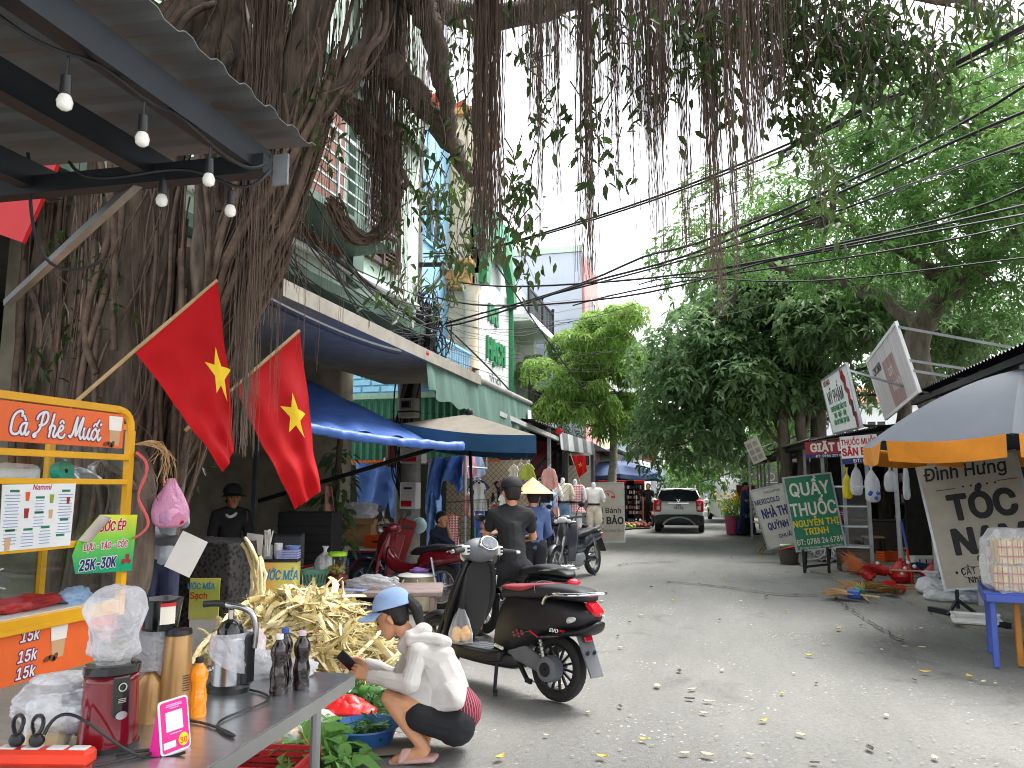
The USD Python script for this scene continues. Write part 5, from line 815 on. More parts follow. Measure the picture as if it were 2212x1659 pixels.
# brooms, teapots, bags on the ground
M('straw', 'b79257', .85, col2='7b5e34', vec=(1, 1, 6), scale=9); M('straw_pale', 'd1b184', .85, col2='b08a58', scale=9); M('bamboo', 'b0946a', .6)
rb = np.random.default_rng(12)
def broom(c, d, L, hl, w, m, label, band='red_plastic', th=.05):
    """straw broom lying on the ground: fan of straws, binding, handle"""
    d = unit(np.array(d, float)); s = np.cross(ZZ, d); t = Thing('broom', label, 'broom', c, world=False); st = []
    for _ in range(170):
        a = rb.normal(0, .5); e = d*L*(.75+.3*rb.random())+s*w*a*1.1+ZZ*rb.normal(0, th*.6); st.append(tube([(0, 0, th)+s*w*.18*a, e*.5+s*w*.1*a+ZZ*(th*1.1), np.maximum(e+ZZ*th*.4, [-9, -9, .012])], [.004, .004, .002], 3, False))
    t.part('straw', J(st), m, True, kind='stuff'); t.part('binding', tube([-d*.05+ZZ*th, d*.1+ZZ*th], w*.3, 10), band); t.part('handle', tube([-d*.02+ZZ*th, -d*hl+ZZ*(th+.0)], .014, 7), 'bamboo'); return t
q = lambda a, b: V(*G(a, b, .03))
broom(q(1925, 1272), (-1, -.25, 0), .5, .9, .26, 'straw', 'brown grass broom lying in front of the red broom bundle'); broom(q(1910, 1258)+ZZ*.07, (-.9, .1, .12), .5, 1.0, .24, 'straw', 'upper brown grass broom on the pile', th=.1); broom(q(1850, 1292), (-1, .5, .05), .42, .3, .22, 'straw_pale', 'pale short whisk broom lying nearest the road', 'blue_plastic'); broom(q(1858, 1288), (-.2, .9, .25), .45, .3, .2, 'straw_pale', 'pale whisk broom standing out of the pile', 'green_print'); broom(q(1880, 1262), (-.5, .3, .5), .5, .4, .3, M('straw_orange', 'cf7a48', .85, scale=9), 'orange straw brush on top of the broom pile', th=.12); broom(q(1915, 1262)+ZZ*.12, (-1, .2, .0), .4, .9, .2, 'red_plastic', 'red wrapped broom bundle on top of the pile', th=.1); broom(q(1945, 1280), (-.7, -.5, 0), .3, .8, .2, 'straw', 'small brown broom at the handle end of the pile')
def teapot(c, s, label, rz=0):
    t = Thing('kettle', label, 'kettle', c, rz); t.part('body', lathe([(.01, 0), (.1*s, .01*s), (.15*s, .08*s), (.14*s, .16*s), (.07*s, .23*s), (.05*s, .24*s)], 26), 'red_plastic'); t.part('lid', lathe([(.07*s, .23*s), (.05*s, .26*s), (.015*s, .27*s), (.02*s, .3*s), (.001, .31*s)], 20), 'red_plastic'); t.part('spout', tube(curve([(-.12*s, 0, .1*s), (-.2*s, 0, .16*s), (-.26*s, 0, .22*s)], 8), np.linspace(.035, .02, 8)*s, 8), 'red_plastic')
    t.part('tip', blob((-.27*s, 0, .23*s), .025*s, 2, 0), 'white_plastic')
    for k in range(3): t.part('knob', blob((-.02*s+.04*k*s, -.13*s, (.12+.07*k)*s), .022*s, 2, 0), 'white_plastic')
    return t
teapot(q(1948, 1258), 1.25, 'red spouted watering can with white knobs behind the brooms'); teapot(q(2020, 1262), 1.2, 'second red watering can standing in the blue basket', 20)
solo('blue_basket', lathe([(.01, .02), (.2, .02), (.26, .13), (.24, .13), (.19, .04), (.01, .04)], 24, q(2020, 1268)), 'blue_plastic', 'low blue plastic basket under the second red watering can', 'basket')
a = q(1972, 1262); solo('pole_brush', J(tube([a, a+V(-.03, .1, .55)], .02, 8)), 'red_paint', 'red lower half of the upright brush pole by the kettle', 'pole'); solo('pole_brush', tube([a+V(-.03, .1, .551), a+V(-.06, .2, .95)], .018, 8), 'blue_plastic', 'blue upper half of the upright brush pole by the kettle', 'pole')
for px, py, rr, h, m, lb in [(2012, 1282, .2, .3, 'white_bag', 'white plastic bag of goods lying left of the barber sign'), (2035, 1296, .22, .2, 'milky_film', 'cloudy clear bag lying before the barber sign post'), (2075, 1298, .2, .16, 'milky_film', 'crinkled clear bag of black goods under the barber sign'), (2108, 1298, .18, .15, M('blue_film', '9aa6c4', .3, var=.2, bump=.8, bscale=20), 'bluish crinkled bag under the right half of the barber sign'), (1950, 1212, .14, .26, M('green_bag', '9db890', .4, bump=.6, bscale=20), 'pale green plastic bag near the foam box'), (2010, 1205, .28, .62, 'milky_film', 'big grey bag of goods standing on the foam box')]:
    bag('plastic_bag', q(px, py), rr, h, m, lb, .5, seed=px, amp=.2)
a = q(2010, 1222); fb = Thing('foam_box', 'white foam box with slits under the grey bag', 'box', a, 10); fb.part('body', box((0, 0, .09), (.75, .4, .18), .015), 'white_plastic', False)
for k in range(5): fb.part('slit', box((-.28+k*.12, -.202, .1), (.02, .006, .08)), 'black_plastic', False)
a = q(2040, 1190); gb = Thing('green_brush', 'bright green plastic broom head standing by the barber sign', 'broom', a); gb.part('bristles', lathe([(.02, .22), (.12, .0), (.1, .0), (.01, .2)], 18, wob=lambda a, z: 1+.06*np.sin(a*14)), M('lime', '5fc51e', .5)); gb.part('head', lathe([(.001, .42), (.06, .4), (.07, .24), (.02, .2)], 14), 'sign_maroon')
a = q(2110, 1345); wt = Thing('foam_tray', 'flat white foam tray lying by the barber sign foot', 'tray', a, -12); wt.part('base', box((0, 0, .03), (.5, .34, .06), .02), 'white_plastic', False); wt.part('rim', J(box((0, .16, .075), (.5, .03, .03), .008), box((-.23, 0, .075), (.03, .28, .03), .008)), 'white_plastic', False)
# blue plastic table with wooden bundles
a = G(2158, 1436); bt2 = Thing('plastic_table', 'blue plastic table with tapered legs at the right edge', 'table', V(a[0]+.5, a[1]+.1, 0), -14)
bt2.part('tabletop', J(box((0, 0, .63), (1.1, .8, .03), .01), box((0, -.385, .59), (1.06, .03, .07), .006), box((-.535, 0, .59), (.03, .74, .07), .006)), M('table_blue', '3f56a8', .45, var=.08), False)
for x, y, m in ((-.49, -.34, 'table_blue'), (.49, -.34, 'table_blue'), (-.49, .34, 'table_blue'), (.49, .34, 'table_blue'), (-.3, -.2, M('orange_leg', 'a46a1c', .5))): bt2.part('leg', bar((x, y, 0), (x*.97, y*.97, .6), .05, bev=.008), m, False, label='orange brown wooden leg' if m == 'orange_leg' else None)
M('split_wood', 'c9ac7a', .8, col2='a98a58', vec=(8, 8, 1), scale=5); c0 = V(a[0]+.1, a[1]-.1, .65)
def bundle(o, label, rz):
    t = Thing('chopstick_bundle', label, 'bundle', o, rz); r = np.random.default_rng(int(abs(o[0])*1000)); sp = [box((x*.022+r.normal(0, .003), y*.022, .11+r.normal(0, .004)), (.016, .016, .2)) for x in range(-5, 6) for y in range(-4, 5)]
    t.part('sticks', J(sp), 'split_wood', False, kind='stuff'); t.part('rubber_band', J(box((0, -.104, .07), (.25, .008, .012)), box((0, -.104, .15), (.25, .008, .012))), 'cl_red', False)
bundle(c0+V(0, .0, 0), 'lower left bundle of wooden sticks in the clear bag', -10); bundle(c0+V(.27, -.04, 0), 'lower right bundle of wooden sticks in the clear bag', 6); bundle(c0+V(.03, .03, .225), 'upper left bundle of wooden sticks in the clear bag', 4); bundle(c0+V(.3, .02, .225), 'upper right bundle of wooden sticks in the clear bag', -6); bundle(c0+V(.33, .24, .23), 'tall back bundle of wooden sticks beside the clear bag', 12)
solo('clear_bag', rumple(mv(TM(box((0, 0, 0), (.66, .36, .56), .08)).subdivide().subdivide().subdivide().subdivide(), c0+V(.15, -.0, .25)), .03, 6, 3), 'clear_film', 'clear plastic bag wrapped round the wooden stick bundles', 'bag', True)

# ---------- tin canopy with string lights
M('tin_under', '6c6e6e', .55, .25, var=.12, scale=1.5); M('beam_grey', '2b2f34', .5, .4, var=.12); M('bulb_white', 'e6e2da', .2, var=.03); M('steel_top', 'c4c7c9', .3, 1., var=.1, scale=4, vec=(1, 6, 1)); M('cart_yellow', 'e0a416', .42, var=.07, scale=4); M('cart_orange', 'e8682c', .45, var=.06)
tr_ = Thing('tin_canopy', 'corrugated tin canopy on steel beams at the top left corner', 'canopy', (-2.4, 1.4, 2.8), world=True)
def troof(u, v):
    y = .2+u*2.36; k = (y/.15) % 1; return np.stack([-1.42-v*1.9, y, 2.84+v*.08+.018*np.clip(np.abs(k-.5)*6-1.2, 0, 1)+0*v], -1)
tr_.part('tin_sheet', sheet(troof, 260, 3, .003), 'tin_under', False)
for x in (-1.57, -1.98, -2.5): tr_.part('beam', bar((x, .2, 2.74), (x, 2.44, 2.74), .062, .1), 'beam_grey', False)
tr_.part('beam', bar((-1.5, 2.36, 2.7), (-3.3, 2.3, 2.7), .06, .07), 'beam_grey', False); tr_.part('end_plate', bar((-1.5, 2.45, 2.66), (-1.5, 2.45, 2.78), .06, .012), 'tin_grey', False)
tr_.part('strut', bar(V(-2.03, 2.34, 2.68), Y(15, 655, 3.0), .032), 'zinc_pipe', False)
sl = [(148, 118, 2.66), (313, 215, 2.66), (455, 312, 2.66), (353, 375, 2.62), (500, 405, 2.6)]
pts = [G(-20, 20, 2.69), G(148, 116, 2.66), G(230, 150, 2.69), G(313, 213, 2.66), G(385, 250, 2.69), G(455, 310, 2.66), G(575, 352, 2.69)]
solo('string_light_cord', J(tube(curve(pts, 40), .006, 5), tube(curve([G(150, 350, 2.66), G(353, 368, 2.62), G(430, 372, 2.64), G(500, 400, 2.6), G(583, 368, 2.67)], 24), .006, 5), tube(curve([Y(60, 330, 2.3), Y(70, 480, 2.35), Y(100, 560, 2.4), Y(230, 560, 2.5)], 14), .007, 5)), 'black_plastic', 'black cord of the string lights looped under the tin canopy', 'cord')
for k, (px, py, y) in enumerate(sl):
    p = G(px, py, y); L = [.055, .045, .045, .02, .01][k]; t = Thing('light_bulb', ['leftmost white bulb hanging from the tin canopy cord', 'second white bulb along the tin canopy beam', 'third white bulb, at the outer end of the long beam', 'white bulb hanging lower left against the trunk', 'white bulb hanging nearest the red flag tip'][k], 'bulb', p, 0, 'string of white bulbs under the tin canopy')
    t.part('lead', tube([(0, 0, 0), (0, 0, -L)], .0045, 5), 'black_plastic'); t.part('socket', lathe([(.004, -L), (.013, -L-.005), (.0145, -L-.05), (.011, -L-.058)], 14), 'black_plastic'); t.part('glass_bulb', lathe([(.01, -L-.055), (.015, -L-.06), (.02, -L-.075), (.0175, -L-.09), (.009, -L-.097), (.001, -L-.099)], 20), 'bulb_white', True)
solo('red_sign', mv(box((0, 0, 0), (.5, .03, .5)), Y(8, 410, 3.4), (0, 20, 10)), 'red_paint', 'corner of a dark red sign under the canopy at the left edge', 'sign', False)
solo('white_shutter', J([box((-5.2, 5.9+0*k, 1.9+k*.16), (1.6, .03, .15)) for k in range(8)]), 'lamp_grey', 'pale slatted shutter far back at the left edge', 'shutter', False)
# ---------- coffee cart
cfm = Fr((-3.35, 0, 0), (0, 1, 0), ZZ)
cc = Thing('coffee_cart', 'yellow framed glass coffee cart with an orange lettered header', 'cart', (-3.65, 3, 0), world=True)
Y0, Y1 = 2.0, 3.96; fw_ = .035
def rail(z, y0=Y0, y1=Y1, w=.04, nm='rail'): cc.part(nm, J(cfm.m(box(((y0+y1)/2, z, -.02), (y1-y0, w, .04), .004))), 'cart_yellow', False)
cor = curve([(-3.37, Y1-.14, 2.0), (-3.37, Y1-.03, 1.97), (-3.37, Y1, 1.86)], 8)
cc.part('frame', J(bar((-3.37, Y0, 2.0), (-3.37, Y1-.12, 2.0), .04), tube(cor, .023, 8), bar((-3.37, Y1, 1.88), (-3.37, Y1, .8), .04), bar((-3.95, Y1, 1.98), (-3.95, Y1, .8), .04), bar((-3.95, Y0, 2.0), (-3.95, Y1, 2.0), .04), bar((-3.37, Y1, 1.9), (-3.95, Y1, 1.98), .035)), 'cart_yellow', 30)
for z, w in ((1.72, .035), (1.575, .03), (1.235, .035), (.865, .05)): rail(z, Y0, Y1-.02, w)
cc.part('shelf', box((-3.66, 3, 1.56), (.55, 1.9, .012)), 'glass', False); cc.part('floor', box((-3.66, 3, .885), (.56, 1.9, .02)), 'white_plastic', False)
cc.part('back_panel', box((-3.97, 3.66, 1.4), (.02, .56, .34)), M('cart_back', '8a6c24', .6, var=.2, scale=2), False); cc.part('back_panel', box((-3.97, 3, 1.05), (.02, 1.9, .3)), M('cart_grey', '8d8672', .7, var=.3, scale=3), False); cc.part('pane', box((-3.955, 3, 1.43), (.004, 1.9, 1.1)), 'glass', False)
cc.part('pane', cfm.m(box((3., 1.4, -.03), (1.86, .3, .004))), 'glass', False); cc.part('pane', cfm.m(box((3., 1.06, -.03), (1.86, .34, .004))), 'glass', False); cc.part('pane', cfm.m(box((3., 1.65, -.03), (1.86, .12, .004))), 'glass', False); cc.part('pane', box((-3.66, Y1-.02, 1.4), (.55, .004, 1.0)), 'glass', False)
hd_ = cc.part('header', cfm.m(box((2.96, 1.87, .0), (1.82, .2, .02), .004)), 'cart_orange', False)
def strokes(defs, w): return unary_union([LineString(curve(p, 24)).buffer(w*k, quad_segs=4) for p, k in defs])
# brush-script lettering drawn stroke by stroke
SC = {'P': ([([(.12, .0), (.05, -.06), (.0, .02), (.1, .1), (.3, .5), (.36, 1.)], 1.), ([(.06, .72), (.2, .98), (.5, 1.05), (.6, .82), (.46, .52), (.22, .46)], 1.)], .78), 'h': ([([(.13, 1.), (.08, .5), (.05, .0)], 1.), ([(.06, .24), (.16, .5), (.27, .46), (.25, .12), (.31, 0), (.44, .13)], .95)], .45),
      'e': ([([(.02, .2), (.2, .3), (.3, .45), (.2, .54), (.08, .36), (.1, .06), (.26, -.02), (.44, .14)], .95)], .42), 'M': ([([(-.02, .1), (.04, 0), (.12, .1), (.22, .6), (.3, 1.), (.3, .5), (.36, .12), (.5, .6), (.64, 1.), (.6, .5), (.6, .08), (.68, 0), (.8, .14)], 1.)], .78), 'u': ([([(.04, .5), (.04, .14), (.12, 0), (.26, .16), (.34, .5), (.3, .1), (.38, 0), (.5, .14)], .95)], .48), 'o': ([([(.22, .54), (.08, .4), (.06, .1), (.18, -.01), (.32, .14), (.3, .44), (.2, .52), (.34, .42), (.46, .44)], .95)], .42), 'i': ([([(.06, .5), (.02, .12), (.08, 0), (.22, .14)], .95), ([(.1, .74), (.11, .76)], 1.2)], .24), 'a': ([([(.3, .5), (.12, .46), (.06, .12), (.16, 0), (.3, .3), (.32, .5), (.3, .1), (.36, 0), (.48, .14)], .95)], .44), 'C': ([([(.5, .8), (.42, 1.), (.2, .9), (.06, .4), (.16, .04), (.36, 0), (.52, .16)], 1.)], .5)}
def script(word, h, w=.055):
    x, gs = 0, []
    for ch in word:
        if ch == ' ': x += .3; continue
        if ch in '^/`': gs.append(affinity.translate(strokes([([(-.34, .64), (-.24, .76), (-.14, .66)], .8)] if ch == '^' else [([(-.14, .78), (-.04, .96)], .9)] if ch == '/' else [([(-.34, .8), (-.22, .64)], .9)], w), x, 0)); continue
        d, ad = SC[ch]; gs.append(affinity.translate(strokes(d, w), x, 0)); x += ad
    return affinity.skew(affinity.scale(unary_union(gs), h, h, origin=(0, 0)), xs=8, origin=(0, 0))
g = script('Ca` Phe^ Muo^/i', .118); xo = hit(cfm, 215, 950)[0]-g.bounds[2]; M('plum', '7c2d58', .5)
cc.part('letter_edge', cfm.e(g.buffer(.006), xo, 1.808, .0105, .001), 'plum', False, sub=hd_); cc.part('lettering', cfm.e(g, xo, 1.808, .012, .0015), 'white_paint', False, sub=hd_)
M('latte', 'c9a27a', .5, var=.06); M('foam', 'efe9e2', .5, var=.03); M('coffee_bean', '6a3f24', .5)
def cup(fr, x, y, s, sub, z=.011):
    cc.part('cup_print', fr.e(Polygon([(-.035*s, 0), (.035*s, 0), (.048*s, .12*s), (-.048*s, .12*s)]), x, y, z, .001), 'latte', False, sub=sub); cc.part('cup_print', fr.e(Polygon([(-.044*s, .09*s), (.044*s, .09*s), (.05*s, .165*s), (-.05*s, .165*s)]).buffer(.004), x, y, z+.001, .001), 'foam', False, sub=sub)
    cc.part('bean_print', J([fr.e(affinity.rotate(affinity.scale(Point(0, 0).buffer(.016*s), 1.4, .8), a), x-.045*s+b*s, y+.005*s, z+.002, .001) for a, b in ((20, -.02), (-30, .01), (60, .03))]), 'coffee_bean', False, sub=sub)
cup(cfm, hit(cfm, 243, 960)[0], 1.785, 1.0, hd_)
lpn = cc.part('lower_panel', cfm.m(box((2.96, .52, -.03), (1.9, .62, .02))), 'cart_orange', False); rail(.83, Y0, Y1-.02, .03, 'trim'); cc.part('side_panel', box((-3.66, Y1-.01, .5), (.56, .02, .66)), 'cart_orange', False)
for k, (px, py) in enumerate([(72, 1372), (66, 1416), (62, 1452)]):
    x, y = hit(cfm, px, py); g = txt('15k', .055, .02, .85, 8); cc.part('letter_edge', cfm.e(g.buffer(.006), x, y-.028, -.0195, .001), 'plum', False, sub=lpn); cc.part('lettering', cfm.e(g, x, y-.028, -.018, .001), 'white_paint', False, sub=lpn)
x, y = hit(cfm, 130, 1420); cup(cfm, x, y, 1.05, lpn, -.019)
for z in (.0,):
    for yy in (2.2, 3.8): cc.part('wheel', mv(lathe([(.02, -.03), (.12, -.03), (.13, 0), (.12, .03), (.02, .03)], 20), (-3.6, yy, .13), (0, 90, 0)), 'rubber')
cc.part('base', box((-3.66, 3, .2), (.5, 1.8, .05)), 'dark_metal', False)
# posters
def poly_px(px, off): return Polygon([hit(cfm, *p) for p in px])
mn = Polygon([hit(cfm, *p) for p in ((4, 1047), (163, 1044), (150, 1178), (-3, 1192))]); po = cc.part('menu_poster', cfm.e(mn, 0, 0, .001, .003), 'white_paint', False, label='white printed price list poster')
mx0, my0, mx1, my1 = mn.bounds; mw_, mh_ = mx1-mx0, my1-my0; mc = lambda u, v: (mx0+u*mw_, my0+v*mh_)
cc.part('lettering', cfm.e(script('Mammi'.replace('M', 'M'), .001) if False else txt('Nammi', .026, .02, 1, 10), *mc(.52, .9), .0045, .001), M('pink_ink', 'b5265f', .5), False, sub=po)
r = np.random.default_rng(4); tags, lines = [], []
for cx, cy in ((.16, .88), (.86, .88), (.5, .78), (.5, .55), (.14, .3), (.37, .3), (.6, .32), (.86, .42), (.82, .18)): tags.append(cfm.m(box((*mc(cx, cy), .0045), (.055, .012, .001))))
for cx, ct, n, w in ((.14, .82, 12, .09), (.5, .73, 5, .06), (.5, .48, 4, .07), (.86, .82, 9, .1), (.14, .24, 4, .08), (.37, .24, 5, .08), (.6, .26, 5, .08), (.86, .36, 4, .1)):
    for k in range(n): lines.append(cfm.m(box((mc(cx, 0)[0], mc(0, ct-k*.047)[1], .0045), (w*(.7+.3*r.random()), .0035, .001))))
cc.part('heading_tag', J(tags), 'sign_green', False, sub=po, kind='stuff'); cc.part('print_line', J(lines), M('print_blue', '6f7fb8', .6), False, sub=po, kind='stuff')
for cx, cy, m, s in ((.33, .78, 'orange_plastic', 1), (.33, .52, 'cl_red', 1.1), (.66, .74, 'cl_olive', 1), (.66, .5, 'latte', 1), (.9, .72, 'cl_red', .8), (.12, .06, 'latte', 1.3)): cc.part('drink_print', cfm.e(Polygon([(-.01*s, 0), (.01*s, 0), (.014*s, .045*s), (-.014*s, .045*s)]), *mc(cx, cy-.05), .0045, .001), m, False, sub=po)
nodes_mat('juice_poster', {'g': ('geometry', {}), 's': ('separate_xyz', {}), 'mr': ('map_range', {'from_min': 1.06, 'from_max': 1.4}), 'r': ('rgb_ramp', {'ramp': [(.1, c3('0f9a6a')), (.5, c3('6cc64a')), (.9, c3('d9e23c'))]}), 'p': ('principled_bsdf', {'roughness': .4})}, [('g.position', 's.vector'), ('s.z', 'mr.value'), ('mr.result', 'r.fac'), ('r.color', 'p.base_color')], 'p.BSDF')
jp = Polygon([hit(cfm, *p) for p in ((213, 1112), (294, 1112), (281, 1233), (160, 1240), (153, 1200), (165, 1168))]); jq = cc.part('juice_poster', cfm.e(jp, 0, 0, .007, .003), 'juice_poster', False, label='green and yellow juice poster with a curled corner')
def on(s, h, px, py, m, b=.04, w=.9, sl=6, edge='white_paint'):
    x, y = hit(cfm, px, py); g = txt(s, h, b, w, sl); cc.part('letter_edge', cfm.e(g.buffer(.004), x, y, .0105, .001), edge, False, sub=jq); cc.part('lettering', cfm.e(g, x, y, .012, .001), m, False, sub=jq)
on('ƯỚC ÉP', .052, 240, 1146, 'red_paint', .04, .8); on('LỰU - TÁO - CÓC', .036, 226, 1185, 'pink_ink', .03, .78); on('25K-30K', .056, 208, 1228, 'navy_print', .05, .78)
x, y = hit(cfm, 268, 1215); cc.part('drink_print', J(cfm.e(Polygon([(0, 0), (.022, 0), (.026, .05), (-.004, .05)]), x, y, .011, .001), cfm.e(Point(-.02, .008).buffer(.016), x, y, .011, .001), cfm.e(Point(.03, .006).buffer(.012), x, y, .0115, .001)), 'cl_red', False, sub=jq)
def curl(u, v):
    a = np.array(hit(cfm, 213, 1112)); b = np.array(hit(cfm, 165, 1168)); p = a+(b-a)*u[..., None]; th = v*2.6; return np.stack([-3.338+.028*(1-np.cos(th)), p[..., 0]-.0+.03*np.sin(th)*1.3, p[..., 1]-.02*v], -1)
cc.part('curled_corner', sheet(curl, 10, 10, .001), M('poster_back', 'b9b0a4', .6), True, sub=jq)
# things inside the cart
solo('tape_roll', mv(lathe([(.012, -.03), (.055, -.03), (.057, .03), (.012, .03)], 28), (-3.5, 3.6, 1.63), (0, 82, 0)), M('teal', '1c9a82', .4), 'teal roll of tape on the upper shelf of the coffee cart', 'tape')
solo('cup_sleeve', rumple(tube(curve([(-3.5, 3.0, 1.62), (-3.52, 3.25, 1.625), (-3.55, 3.45, 1.62)], 24), .045, 14), .012, 18), 'clear_film', 'clear sleeve of plastic cups lying on the coffee cart shelf', 'cups', True); solo('cup_box', box((-3.6, 3.38, 1.61), (.1, .26, .06), .005), 'white_plastic', 'white box behind the cup sleeve on the coffee cart shelf', 'box', False)
solo('foil_bag', rumple(mv(TM(sheet(lambda u, v: np.stack([-3.5+.04*np.sin(u*9+v*4)-.02*v, 3.66+u*.24, 1.58+v*.13*(1-.5*np.sin(u*3.1))], -1), 20, 14, .004)), (0, 0, 0)), .01, 30), M('foil', 'c2c6cc', .18, .8, var=.1), 'crumpled silver bag beside the teal tape roll', 'bag', True)
solo('red_bag', rumple(blob((-3.55, 3.45, .93), (.09, .24, .045), 3, .25, 2.5, 3), .015, 18), M('red_film', 'a81f22', .3, var=.2), 'crumpled red bag on the floor of the coffee cart', 'bag', True); solo('cloth', rumple(blob((-3.5, 3.76, .93), (.07, .1, .05), 3, .3, 3, 5), .02, 22), 'cl_sky', 'blue and white rag on the floor of the coffee cart', 'rag', True)
solo('hook_wire', tube(curve([(-3.42, 3.2, 1.14), (-3.42, 3.1, 1.1), (-3.42, 3.22, 1.04)], 10), .004, 5), 'white_plastic', 'bent white wire behind the coffee cart glass', 'wire')
solo('pink_ribbon', rumple(tube(curve([(-3.33, 3.97, 1.75), (-3.3, 4.02, 1.6), (-3.31, 3.99, 1.48), (-3.28, 4.04, 1.36), (-3.33, 3.99, 1.24)], 30), .009, 5), .006, 30), M('pink_strip', 'cf5a5a', .5), 'torn pink ribbon hanging down the right post of the coffee cart', 'ribbon')
solo('straw_tuft', J([tube(curve([(-3.36, 3.98, 1.8), (-3.3+rb.random()*.05, 4.05+rb.random()*.08, 1.82-rb.random()*.04), (-3.28+rb.normal(0, .03), 4.08+rb.random()*.2, 1.75-rb.random()*.2)], 6), .002, 3) for _ in range(22)]), 'straw_pale', 'tuft of dry straw tied to the cart corner post', 'straw')
# ---------- steel table and what stands on it
stb = Thing('steel_table', 'long stainless steel table with a folded edge in the left foreground', 'table', (-2.1, 1.9, 0), world=True)
xe0, xe1 = -1.32, -1.49
def tt(u, v): return np.stack([(xe0+(xe1-xe0)*u)*(1-v)+(-2.75)*v, .7+u*2.47, .75+0*u], -1)
stb.part('tabletop', sheet(tt, 8, 6, .012), 'steel_top', False); stb.part('edge', J(bar((xe0, .7, .722), (xe1, 3.17, .722), .012, .05), bar((xe1, 3.172, .722), (-2.75, 3.172, .722), .012, .05)), 'steel', False)
for x, y in ((-1.6, 3.05), (-2.65, 3.05), (-1.5, .9), (-2.65, .9)): stb.part('leg', tube([(x, y, .02), (x, y, .735)], .022, 10), 'steel')
def bottle(c, h, r, m, cap, label, liquid=None, twist=True, name='juice_bottle'):
    t = Thing(name, label, 'bottle', c); pr = [(.3, 0), (.95, .0), (1., .03), (.97, .12), (.93, .2), (1., .3), (.88, .42), (.8, .5), (.86, .57), (1., .66), (.98, .73), (.75, .82), (.42, .9), (.4, .915)]
    cc_ = curve([(a*r, 0, b*h) for a, b in pr], 46); w = (lambda a, z: 1+.035*np.sin(a*6+z*60)*(np.abs(z/h-.33) < .24)+.025*np.sin(z*2*np.pi/.018)*(np.abs(z/h-.6) < .06)) if twist else (lambda a, z: 1+.02*np.sin(z*2*np.pi/.02)*((z/h > .3) & (z/h < .66)))
    t.part('body', lathe([(max(.001, a), b) for a, _, b in cc_]+[(.001, h*.915)], 36, (0, 0, .001), w), m, True); t.part('cap', lathe([(.001, h), (.4*r, h), (.45*r, h*.985), (.45*r, h*.915), (.001, h*.91)], 24, wob=lambda a, z: 1+.02*np.sin(a*20)), cap); return t
M('dark_juice', '140a0c', .12, var=.3, coat_weight=.8, coat_roughness=.05); M('orange_juice', 'ef8a08', .18, var=.05, coat_weight=.8, coat_roughness=.06, subsurface_weight=.2, subsurface_scale=.02)
bottle(G(600, 1499, .75), .225, .033, 'dark_juice', 'white_plastic', 'left dark juice bottle with a white cap on the steel table'); bottle(G(650, 1488, .75), .225, .033, 'dark_juice', M('lilac_cap', 'c9b5bb', .4), 'right dark juice bottle with a pinkish cap near the table corner'); bottle(G(612, 1481, .75), .225, .033, 'dark_juice', 'blue_plastic', 'dark juice bottle with a blue cap hidden behind the left one')
bottle(G(425, 1548, .75), .2, .031, 'orange_juice', 'black_plastic', 'orange juice bottle with a black cap beside the steel press', twist=False)
# red slow juicer under a plastic bag
M('juicer_red', '5e0a14', .16, var=.12, scale=3, coat_weight=.5); M('juicer_gold', 'a98456', .3, .5, var=.06); M('fruit', 'a08a2e', .45, col2='57481c', scale=30); film('smoke_film', (.3, .3, .31), see=.55)
o = G(232, 1612, .75); rj = Thing('slow_juicer', 'dark red slow juicer with a bag over its hopper in the foreground', 'juicer', o, 14)
rj.part('base', lathe([(.01, 0), (.088, 0), (.09, .014), (.01, .016)], 36), 'black_plastic'); rj.part('body', lathe([(.086, .014), (.085, .05), (.081, .13), (.078, .2), (.079, .222), (.01, .224)], 40), 'juicer_red', True)
rj.part('collar', lathe([(.079, .222), (.083, .226), (.083, .246), (.075, .25), (.01, .25)], 36), 'black_gloss', 30)
th0 = math.radians(-42); fj = Fr(V(math.cos(th0), math.sin(th0), 0)*.0785, V(-math.sin(th0), math.cos(th0), .0), (0, 0, 1.))
bd = sheet(lambda u, v: (lambda a, z: np.stack([np.cos(a)*(.0815+.003*(1-v)), np.sin(a)*(.0815+.003*(1-v)), z], -1))(th0+(u-.5)*.62*np.sqrt(np.clip(1-(np.clip(.2-v, 0, 1)/.2)**2, .02, 1)), .095+v*.125), 16, 20, .002); rj.part('control_panel', bd, 'black_gloss', True)
rj.part('emblem', J(fj.e(Point(0, 0).buffer(.013).difference(Point(0, 0).buffer(.0095)), 0, .19, .008, .001), [fj.e(sbox(-.012, 0, .012, .002), 0, .145+.005*k, .008, .001) for k in range(3)]), 'chrome', False); rj.part('button', fj.e(affinity.scale(Point(0, 0).buffer(.017), 1, .7), 0, .108, .009, .002), 'steel')
rj.part('chute', mv(tube([(0, 0, 0), (.06, 0, -.006)], [.022, .018], 12), (-.07, -.02, .15), (0, 0, 195)), 'grey_plastic')
rj.part('hopper', lathe([(.05, .25), (.058, .27), (.068, .33), (.07, .36)], 30), 'smoke_film', True); rj.part('fruit_pieces', J([blob((a*.045*math.cos(b), a*.045*math.sin(b), .262+c*.05), (.018, .014, .012), 1, .3, 4, int(b*10)) for a, b, c in zip(rb.random(30), rb.random(30)*6.28, rb.random(30))]), 'fruit', True, kind='stuff')
pr = curve([(.06, 0, .27), (.075, 0, .3), (.068, 0, .33), (.085, 0, .38), (.09, 0, .43), (.07, 0, .465), (.004, 0, .475)], 30)
solo('plastic_bag', rumple(lathe([(max(a, .003), b) for a, _, b in pr], 40, o, lambda a, z: 1+.09*np.sin(a*4+z*22)+.06*np.sin(a*9-z*40)), .012, 22, 3), film('bag_film', (.55, .55, .58), see=.74, bscale=16), 'clear plastic bag pulled over the red juicer hopper', 'bag', True)
